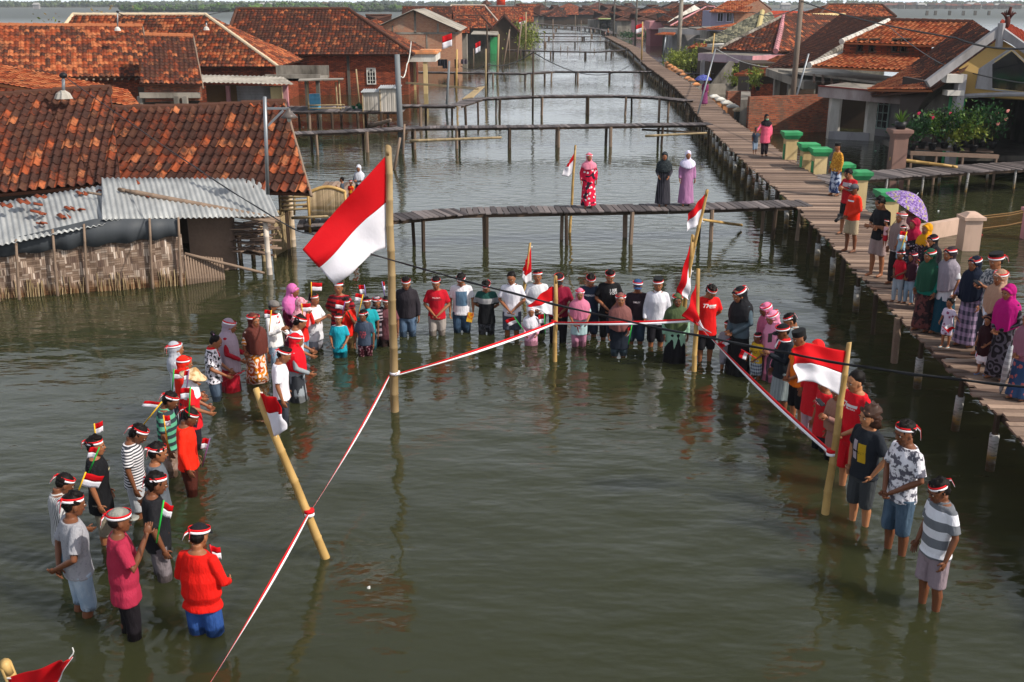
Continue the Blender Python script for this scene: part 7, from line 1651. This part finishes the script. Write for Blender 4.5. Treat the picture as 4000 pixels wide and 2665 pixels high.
handflag(1430, 1165, 1423, 1112, G(1442, 1362).y, 'small flag on purple stick above the turquoise shirted boy', '#8a7ab0', -1, .11, .17)
handflag(1503, 1158, 1492, 1100, G(1518, 1352).y, 'thin folded flag on purple stick beside the tall bamboo', '#8a7ab0', 1, .04, .17)
handflag(2048, 1295, 2007, 1236, G(2074, 1348).y - .2, 'small flag on green stick in the hand of the small white scarfed girl', '#22a040', -1, .20, .14, .1)
handflag(2130, 1305, 2126, 1226, G(2180, 1335).y - .3, 'small flag on green stick beside the bamboo flagpole', '#22a040', -1, .12, .18, .2)
handflag(2262, 1300, 2248, 1258, G(2261, 1352).y - .25, 'crumpled flag in the hands of the pink scarfed girl', '#c81428', 1, .07, .12, .8)
handflag(2455, 1345, 2468, 1270, G(2417, 1392).y - .25, 'folded flag on green stick held by the brown scarfed woman', '#22c040', -1, .06, .18, .8)
handflag(2955, 1400, 2895, 1365, G(2950, 1478).y - .25, 'flag on red stick held sideways by the yellow toddler', '#c81428', -1, .14, .14, .9)
handflag(2860, 1320, 2798, 1346, G(2832, 1440).y - .2, 'red stick flag hanging from the grey toddler', '#c81428', 1, .10, .16, 1.0)
handflag(3516, 985, 3543, 905, G(3545, 1130, .92).y - .85, 'small flag on yellow stick held by the carried toddler', '#e6c41e', -1, .12, .15)
handflag(3682, 1275, 3706, 1300, G(3690, 1356, .92).y - .35, 'flag pointing down from the hand of the playsuit toddler', '#c81428', 1, .12, .12, -.2)
handflag(828, 2170, 820, 2128, G(805, 2480).y + .5, 'small flag held up in front of the broad red shirted man', '#c81428', 1, .10, .15, .5)
def umbrella(px, py, Y, r, mat, label, tilt=(0, 0), Lh=.8, rim=None):
    c = D(px, py, Y); e = empty('umbrella', c, 0, label, 'umbrella'); R_ = Matrix.Rotation(tilt[0], 3, 'X') @ Matrix.Rotation(tilt[1], 3, 'Y')
    n_ = 32; m = MB(); rg = []
    for (k, z) in ((.02, 0), (.3, -.03), (.6, -.11), (.85, -.22), (1.0, -.31)):
        rg.append([c + R_ @ V((r * k * (1 - .05 * abs(sin(4 * 2 * pi * j / n_)) * k) * cos(2 * pi * j / n_), r * k * (1 - .05 * abs(sin(4 * 2 * pi * j / n_)) * k) * sin(2 * pi * j / n_), z * r / .55)) for j in range(n_)])
    m.rings(rg, 0, False); o = m.build('canopy', mat, e, False); o.modifiers.new('s', 'SOLIDIFY').thickness = .004
    m = MB(); m.tube([c + R_ @ V((0, 0, .06)), c + R_ @ V((0, 0, -Lh))], .008, 6); m.build('shaft', METAL, e, True)
    m = MB()
    for j in range(8): a = 2 * pi * j / 8; m.tube([c + R_ @ V((0, 0, -.02)), c + R_ @ V((r * .6 * cos(a), r * .6 * sin(a), -.13 * r / .55)), c + R_ @ V((r * cos(a), r * sin(a), -.33 * r / .55))], .004, 4)
    m.build('rib', METAL, e); return e
umbrella(2748, 292, G(2750, 412, .92).y - .1, .50, fab('#3c4a94', 'blob', '#8d9acb', 26, '#6a5a94'), 'blue umbrella with pale dots over the woman in purple')
umbrella(3580, 762, G(3530, 1075, .92).y - .1, .55, fab('#6d4f90', 'print', '#a58cc0', 22, '#a8a060'), 'big purple and yellow umbrella tilted to the right', (.12, .55))
# closed umbrella of the last woman
a = D(3955, 1330, G(3975, 1560, .92).y - .3); b = G(3907, 1538, .92); e = empty('closed_umbrella', b, 0, 'closed silver umbrella used as a walking stick', 'umbrella')
m = MB(); m.tube([b, b.lerp(a, .1), b.lerp(a, .5), b.lerp(a, .9)], [.008, .03, .05, .03], 10); m.build('canopy', fab('#8d8d92', 'stripe', '#a9a9ae', 9), e, True)
m = MB(); m.tube([b - V((0, 0, 0)), a], .01, 6); m.build('shaft', BLACK, e, True)
# phones, camera, booklet
def slab_obj(nm, px, py, Y, sz, mat, lb, cat, rot=(0, 0, 0)):
    c = D(px, py, Y); m = MB(); from_ = Matrix.Rotation(rot[2], 3, 'Z') @ Matrix.Rotation(rot[0], 3, 'X') @ Matrix.Rotation(rot[1], 3, 'Y'); m.box(c, sz, from_); m.box(c + from_ @ V((0, 0, sz[2] * .5)), (sz[0] * .9, sz[1] * .9, .002), from_); return tag(m.build(nm, mat), lb, cat)
slab_obj('phone', 3008, 1320, G(3045, 1592).y - .12, (.075, .012, .15), BLACK, 'black phone held up by the man in the dark shirt', 'phone', (0, 0, .4))
slab_obj('phone', 3205, 1572, G(3258, 1800).y - .1, (.075, .15, .012), BLACK, 'phone in the hands of the tan scarfed woman', 'phone', (.4, 0, .4))
slab_obj('phone', 3818, 1105, G(3845, 1390, .92).y - .25, (.075, .15, .012), BLACK, 'phone held by the man in the pale batik shirt', 'phone', (.4, 0, .3))
slab_obj('drone_controller', 3330, 730, G(3300, 915, .92).y - .28, (.20, .11, .05), plain('grey_plastic', H('#6a6a70'), .5, .1, 9), 'grey drone controller in the hands of the photographer', 'controller', (.3, 0, .4))
slab_obj('booklet', 1836, 1240, G(1805, 1297).y - .12, (.12, .02, .20), fab('#d8701c', 'print', '#e0b030', 12), 'orange booklet in the hand of the man in the white picture shirt', 'booklet', (0, .2, 0))
c = D(3285, 845, G(3300, 915, .92).y - .05); e = empty('camera_bag', c, 0, 'black camera with lens hanging at the hip of the photographer', 'camera')
m = MB(); m.box(c, (.15, .10, .11)); m.build('camera_body', BLACK, e); m = MB(); m.tube([c, c + V((-.16, -.12, -.10))], [.045, .04], 10); m.build('lens', BLACK, e, True)
# ================================================================ bamboo flagpoles and flags in the water
def coons(top, bot, n=28, m_=24, wave=.03, ph=0, folds=5):
    """cloth between a top edge and a bottom edge (lists of points from hoist to fly)"""
    def at(L, t):
        t = t * (len(L) - 1); i = min(int(t), len(L) - 2); return L[i].lerp(L[i + 1], t - i)
    g = []
    N_ = (top[-1] - top[0]).cross(bot[0] - top[0]).normalized()
    for j in range(m_ + 1):
        v = j / m_; r_ = []
        for i in range(n + 1):
            u = i / n; p = at(top, u).lerp(at(bot, u), v); r_.append(p + N_ * (wave * u * sin(folds * u * 2.2 + 2.4 * v + ph) + wave * .4 * sin(11 * v + 5 * u + ph) * u))
        g.append(r_)
    return g
def flag(top, bot, e, split=.5, **k):
    g = coons(top, bot, **k); m_ = len(g) - 1; s_ = int(round(m_ * split))
    for nm, a, b, mt in (('red_cloth', 0, s_, FRED), ('white_cloth', s_, m_, FWHT)):
        m = MB(); n_ = len(g[0]); vs = [p for r_ in g[a:b + 1] for p in r_]
        m.add(vs, [(j * n_ + i, (j + 1) * n_ + i, (j + 1) * n_ + i + 1, j * n_ + i + 1) for j in range(b - a) for i in range(n_ - 1)]); o = m.build(nm, mt, e, True); o.modifiers.new('s', 'SOLIDIFY').thickness = .004
    m = MB(); m.tube([g[0][0] + V((.04, 0, .0)), g[0][0]], .012, 5); m.tube([g[-1][0] + V((.04, 0, 0)), g[-1][0]], .012, 5); m.build('tie', ROPE, e)
def fpole(nm, base, top, r0, r1, lb, mat=None, z=0, dY=0):
    b = G(base[0], base[1], z); t = D(top[0], top[1], b.y + dY); o = bamboo_pole(nm, b - ((t - b) / (t - b).z * .9 if z == 0 else V((0, 0, 0))), t, r0, r1, mat or BAMBY); tag(o, lb, 'flagpole'); return b, t
def Fq(pts, Y, dY=0): return [D(x, y, Y + dY * i / max(1, len(pts) - 1)) for i, (x, y) in enumerate(pts)]
b, t = fpole('flagpole', (1543, 1608), (1516, 576), .075, .055, 'tallest bamboo flagpole in the middle of the ring carrying the biggest flag', plain('tall_bamboo', H('#b39a72'), .6, .25, 1.5, dirt=H('#75603f')))
Ym_ = b.y; bT = b.copy()
e = empty('flag', D(1508, 608, Ym_), 0, 'biggest red and white flag draped from the tall bamboo pole', 'flag')
flag(Fq([(1510, 606), (1405, 716), (1298, 846), (1178, 972)], Ym_, -.5), Fq([(1508, 968), (1465, 985), (1395, 1035), (1312, 1118)], Ym_, -.5), e, .5, wave=.10, n=48, m_=36, folds=3.5)
m = MB(); q = D(1541, 1462, Ym_ - .07); m.tube([q + V((0, .07, -.02)), q + V((0, .07, .02))], .085, 14); o = m.build('ribbon_knot', BWHT, None, True); tag(o, 'ribbon wound round the tall middle pole', 'ribbon')
b2, t2 = fpole('flagpole', (1272, 2178), (1000, 1524), .062, .045, 'leaning yellow bamboo pole at the front left of the ring', None, 0, -.1)
e = empty('flag', t2, 0, 'flag folded on the leaning yellow bamboo pole', 'flag')
flag(Fq([(1012, 1535), (1045, 1548), (1100, 1562)], t2.y, -.25), Fq([(1068, 1705), (1085, 1700), (1115, 1680)], t2.y, -.25), e, .45, wave=.04, n=16, m_=16)
b3, t3 = fpole('flagpole', (2168, 1411), (2171, 1082), .045, .04, 'short bamboo pole in the back row left of centre')
e = empty('flag', t3, 0, 'flag streaming left from the short back row pole', 'flag')
flag(Fq([(2158, 1118), (2110, 1150), (2063, 1200)], t3.y, -.2), Fq([(2160, 1232), (2130, 1225), (2095, 1205)], t3.y, -.2), e, .5, wave=.04)
b4, t4 = fpole('flagpole', (2712, 1450), (2728, 1054), .05, .042, 'bamboo pole in the back row where the ribbon turns')
e = empty('flag', t4, 0, 'flag hanging in folds at the ribbon corner pole', 'flag')
flag(Fq([(2722, 1098), (2700, 1160), (2672, 1238)], t4.y, -.15), Fq([(2716, 1292), (2745, 1290), (2775, 1300)], t4.y, -.2), e, .62, wave=.05)
b5, t5 = fpole('flagpole', (3224, 2006), (3316, 1345), .058, .042, 'leaning bamboo pole at the right front carrying a large spread flag')
e = empty('flag', t5, 0, 'large spread flag in front of the people on the right', 'flag')
flag(Fq([(3306, 1372), (3230, 1358), (3140, 1335), (3108, 1372)], t5.y, -.35), Fq([(3284, 1548), (3230, 1515), (3180, 1492), (3106, 1492)], t5.y, -.35), e, .5, wave=.06)
b6, t6 = fpole('flagpole', (2655, 1215), (2762, 745), .05, .035, 'long leaning bamboo pole with the upper of two flags')
e = empty('flag', t6, 0, 'upper flag on the long leaning pole before the footbridge', 'flag')
flag(Fq([(2754, 758), (2725, 790), (2692, 838)], t6.y, -.1), Fq([(2744, 868), (2715, 885), (2680, 905)], t6.y, -.1), e, .45, wave=.04)
b7, t7 = fpole('flagpole', (2672, 1225), (2707, 922), .05, .045, 'shorter bamboo pole with the lower of two flags')
e = empty('flag', t7, 0, 'long drooping lower flag touching the green headscarf', 'flag')
flag(Fq([(2698, 942), (2680, 1010), (2660, 1075), (2648, 1140)], t7.y, -.15), Fq([(2702, 1060), (2697, 1100), (2692, 1150), (2686, 1172)], t7.y, -.15), e, .5, wave=.05)
b8, t8 = fpole('flagpole', (2226, 908), (2247, 570), .05, .03, 'thin bamboo flagpole tied to the nearest footbridge')
e = empty('flag', t8, 0, 'white trailing flag on the footbridge pole', 'flag')
flag(Fq([(2243, 597), (2225, 628), (2222, 640)], t8.y, -.1), Fq([(2238, 675), (2218, 690), (2190, 684)], t8.y, -.1), e, .32, wave=.04, n=14, m_=18)
b9, t9 = fpole('flagpole', (2044, 1165), (2070, 952), .045, .035, 'bamboo pole behind the white shirted men')
e = empty('flag', t9, 0, 'narrow red flag hanging behind the white shirted men', 'flag')
flag(Fq([(2074, 965), (2058, 1010), (2060, 1015)], t9.y, -.1), Fq([(2076, 1100), (2050, 1108), (2038, 1075)], t9.y, -.1), e, .7, wave=.04, n=14, m_=18)
# pole cut by the lower left corner
tt_ = D(22, 2596, 8.6); bb_ = D(150, 2900, 8.9); o = bamboo_pole('flagpole', bb_, tt_, .062, .058, BAMBY); tag(o, 'yellow bamboo pole top poking in at the lower left corner', 'flagpole')
e = empty('flag', tt_, 0, 'bright red flag blown right at the lower left corner', 'flag')
flag(Fq([(28, 2648), (130, 2620), (215, 2590), (270, 2570)], 8.6, -.2), Fq([(90, 2790), (190, 2740), (240, 2640), (274, 2578)], 8.6, -.2), e, .9, wave=.05)
m = MB(); m.tube(Fq([(270, 2574), (285, 2555), (288, 2545), (283, 2530)], 8.4), .006, 5); tag(m.build('string', ROPE), 'white string at the tip of the lower left flag', 'string')
# far small flags
def farflag(x, y, Y, w, hgt, lb, side=-1):
    a = D(x, y, Y); e = empty('flag', a, 0, lb, 'flag'); strip_flag('f', e, a, a - V((0, 0, hgt)), a + V((side * w, 0, -.25)), a + V((side * w, 0, -.25 - hgt)), 8, .06)
farflag(1765, 130, 84, .75, .95, 'flag on the pale lamp pole beside the brick gable house'); farflag(2053, 64, 150, .9, 1.1, 'flag on the leaning stake at the far left bank'); farflag(2509, 92, 140, .8, 1.0, 'flag on the bamboo pole at the boardwalk edge')
farflag(1876, 160, 110, .5, 1.0, 'small flag among the green shrubs'); farflag(2080, 34, 230, 1.6, 1.0, 'tiny flag above the far left roofs')
# laundry
for i, (x, y, w, h) in enumerate(((1710, 232, 22, 26), (1728, 232, 20, 36), (1775, 232, 16, 34), (1800, 232, 26, 18))):
    a = D(x, y, 100); b_ = D(x + w, y + h, 100); m = MB(); k = 6; m.add([V((a.x + (b_.x - a.x) * i_ / k, 100 + .1 * sin(i_ * 2), z_)) for z_ in (a.z, b_.z) for i_ in range(k + 1)], [(i_, i_ + 1, k + 2 + i_, k + 1 + i_) for i_ in range(k)])
    o = m.build('laundry', fab('#1d1d24') if i != 3 else fab('#5a5058')); o.modifiers.new('s', 'SOLIDIFY').thickness = .02; tag(o, 'dark garment hung to dry on the line at the brick gable house', 'laundry', 'laundry on the line')
# ================================================================ red and white ribbon round the ring
def ribbon(pts, lb, w=.05, tw=1.2):
    e = empty('ribbon', pts[0], 0, lb, 'ribbon', 'red and white ribbon strung between the poles'); m = [MB(), MB()]
    for a, b in zip(pts[:-1], pts[1:]):
        n_ = 40; L = (b - a).length; d = (b - a) / L; s0 = d.cross(V((0, 0, 1))).normalized(); u0 = s0.cross(d)
        rows = []
        for i in range(n_ + 1):
            t = i / n_; p = a.lerp(b, t) - V((0, 0, .05 * L / 4 * 4 * t * (1 - t))); an = .5 * sin(t * 5 + tw); up = u0 * cos(an) + s0 * sin(an); rows.append((p + up * w * .5, p, p - up * w * .5))
        for k in (0, 1): m[k].add([r_[k] for r_ in rows] + [r_[k + 1] for r_ in rows], [(i, i + 1, n_ + 2 + i, n_ + 1 + i) for i in range(n_)])
    for k in (0, 1): o = m[k].build(('red_half', 'white_half')[k], (BRED, BWHT)[k], e, True); o.modifiers.new('s', 'SOLIDIFY').thickness = .002
def onpole(px, py, Y): return D(px, py, Y)
p0 = D(800, 2700, 8.1); p1 = D(1204, 2012, b2.y - .12); pm = D(1520, 1470, Ym_ - .08); p4 = D(2166, 1262, b3.y - .06); p6 = D(2714, 1250, b4.y - .07); p7 = D(3252, 1775, b5.y - .07)
ribbon([p0, p1], 'ribbon running from the leaning pole out of the bottom of the photo'); ribbon([p1, pm], 'ribbon rising from the leaning pole to the tall pole')
ribbon([pm + V((.1, 0, .02)), p4], 'ribbon from the tall pole to the short back pole', .07); ribbon([p4, p6], 'ribbon across the back row', .07); ribbon([p6, p7], 'ribbon running down the right side to the right front pole', .075)
for q, lb in ((p1, 'ribbon wound round the leaning front pole'), (p4, 'ribbon wound round the short back pole'), (p6, 'ribbon knot on the corner pole'), (p7, 'ribbon wound round the right front pole')):
    m = MB(); c = q + V((0, .065, 0)); m.tube([c + V((0, 0, -.04)), c], .062, 12, 1); m.tube([c, c + V((0, 0, .04))], .062, 12, 0); tag(m.build('ribbon_knot', [BRED, BWHT], None, True), lb, 'ribbon')
R = random.Random(77)
for i, (x, y, c_, lb) in enumerate(((1440, 2300, '#d8d8d4', 'white plastic scrap floating alone in the open water'), (3665, 826, '#d0d4d4', 'white scrap floating beside the boardwalk crowd'), (3420, 590, '#9cc0a8', 'pale green plastic floating before the white fronted house'), (3470, 607, '#c87088', 'pink plastic floating before the white fronted house'), (3835, 920, '#b02a2a', 'red bottle floating below the wire railing'), (1185, 497, '#a8b0a0', 'pale scrap floating below the landing stage'))):
    p = G(x, y); m = MB(); n_ = 6; k = .018 + .012 * (i % 3); m.loft([(p.x, p.y, -.02, k, k * .6), (p.x, p.y, .02, k * 1.1, k * .5), (p.x + .01, p.y, .035, k * .5, k * .3)], n_); tag(m.build('floating_litter', plain('litter' + c_, H(c_), .5, .1, 9)), lb, 'litter')
# the sea: one sheet, finely meshed inside the ring so that legs and poles send out rings
RING += [(bT.x, bT.y, .07), (b2.x, b2.y, .07), (b3.x, b3.y, .05), (b4.x, b4.y, .05), (b5.x, b5.y, .06)]
nx, ny = 440, 372; xs = np.linspace(-11, 11, nx); ys = np.linspace(8.2, 26.8, ny); X_, Y_ = np.meshgrid(xs, ys); Z_ = np.zeros_like(X_); R = random.Random(9)
for (x, y, r0) in RING:
    r = np.hypot((X_ - x) * (1 + R.uniform(-.1, .1)), Y_ - y); Z_ += R.uniform(.004, .008) * np.exp(-np.maximum(r - r0, 0) / R.uniform(.28, .5)) * np.cos(2 * pi * (r - r0) / R.uniform(.15, .22) + R.uniform(0, 6)) * np.clip((r - .03) / .1, 0, 1)
Z_ += .0035 * np.sin(X_ * 2.1 + Y_ * 3.3 + 1.5 * np.sin(Y_ * .9)) + .003 * np.sin(X_ * -1.3 + Y_ * 4.6 + 1.2 * np.sin(X_ * 1.1))
Z_ *= np.clip(np.minimum(np.minimum(X_ + 11, 11 - X_), np.minimum(Y_ - 8.2, 26.8 - Y_)) / 1.5, 0, 1)
me = bpy.data.meshes.new('sea_water'); co = np.stack([X_, Y_, Z_], -1).reshape(-1, 3); I_ = np.arange(nx * ny).reshape(ny, nx)
q_ = np.stack([I_[:-1, :-1], I_[:-1, 1:], I_[1:, 1:], I_[1:, :-1]], -1).reshape(-1, 4); k = nx * ny
ext = [(-1700, -60, 0), (2350, -60, 0), (2350, 1800, 0), (-1700, 1800, 0)]; c4 = [int(I_[0, 0]), int(I_[0, -1]), int(I_[-1, -1]), int(I_[-1, 0])]
me.from_pydata(co.tolist() + ext, [], q_.tolist() + [[k, k + 1, c4[1], c4[0]], [k + 1, k + 2, c4[2], c4[1]], [k + 2, k + 3, c4[3], c4[2]], [k + 3, k, c4[0], c4[3]]])
me.polygons.foreach_set('use_smooth', [True] * len(me.polygons)); me.materials.append(WATERM); o = bpy.data.objects.new('sea_water', me); COL.objects.link(o); o['kind'] = 'structure'
m = MB(); m.b2(-1750, 2400, -80, 1850, -2.2, 12.0); hz_ = bpy.data.materials.new('haze'); hz_.use_nodes = True; t_ = hz_.node_tree; t_.nodes.remove(t_.nodes['Principled BSDF'])
pv_ = t_.nodes.new('ShaderNodeVolumePrincipled'); pv_.inputs['Color'].default_value = (.86, .92, 1.0, 1); pv_.inputs['Density'].default_value = .00025; pv_.inputs['Anisotropy'].default_value = .2
t_.links.new(pv_.outputs[0], t_.nodes['Material Output'].inputs['Volume']); o = m.build('haze', hz_); o['kind'] = 'stuff'; o.display_type = 'WIRE'
finalize()
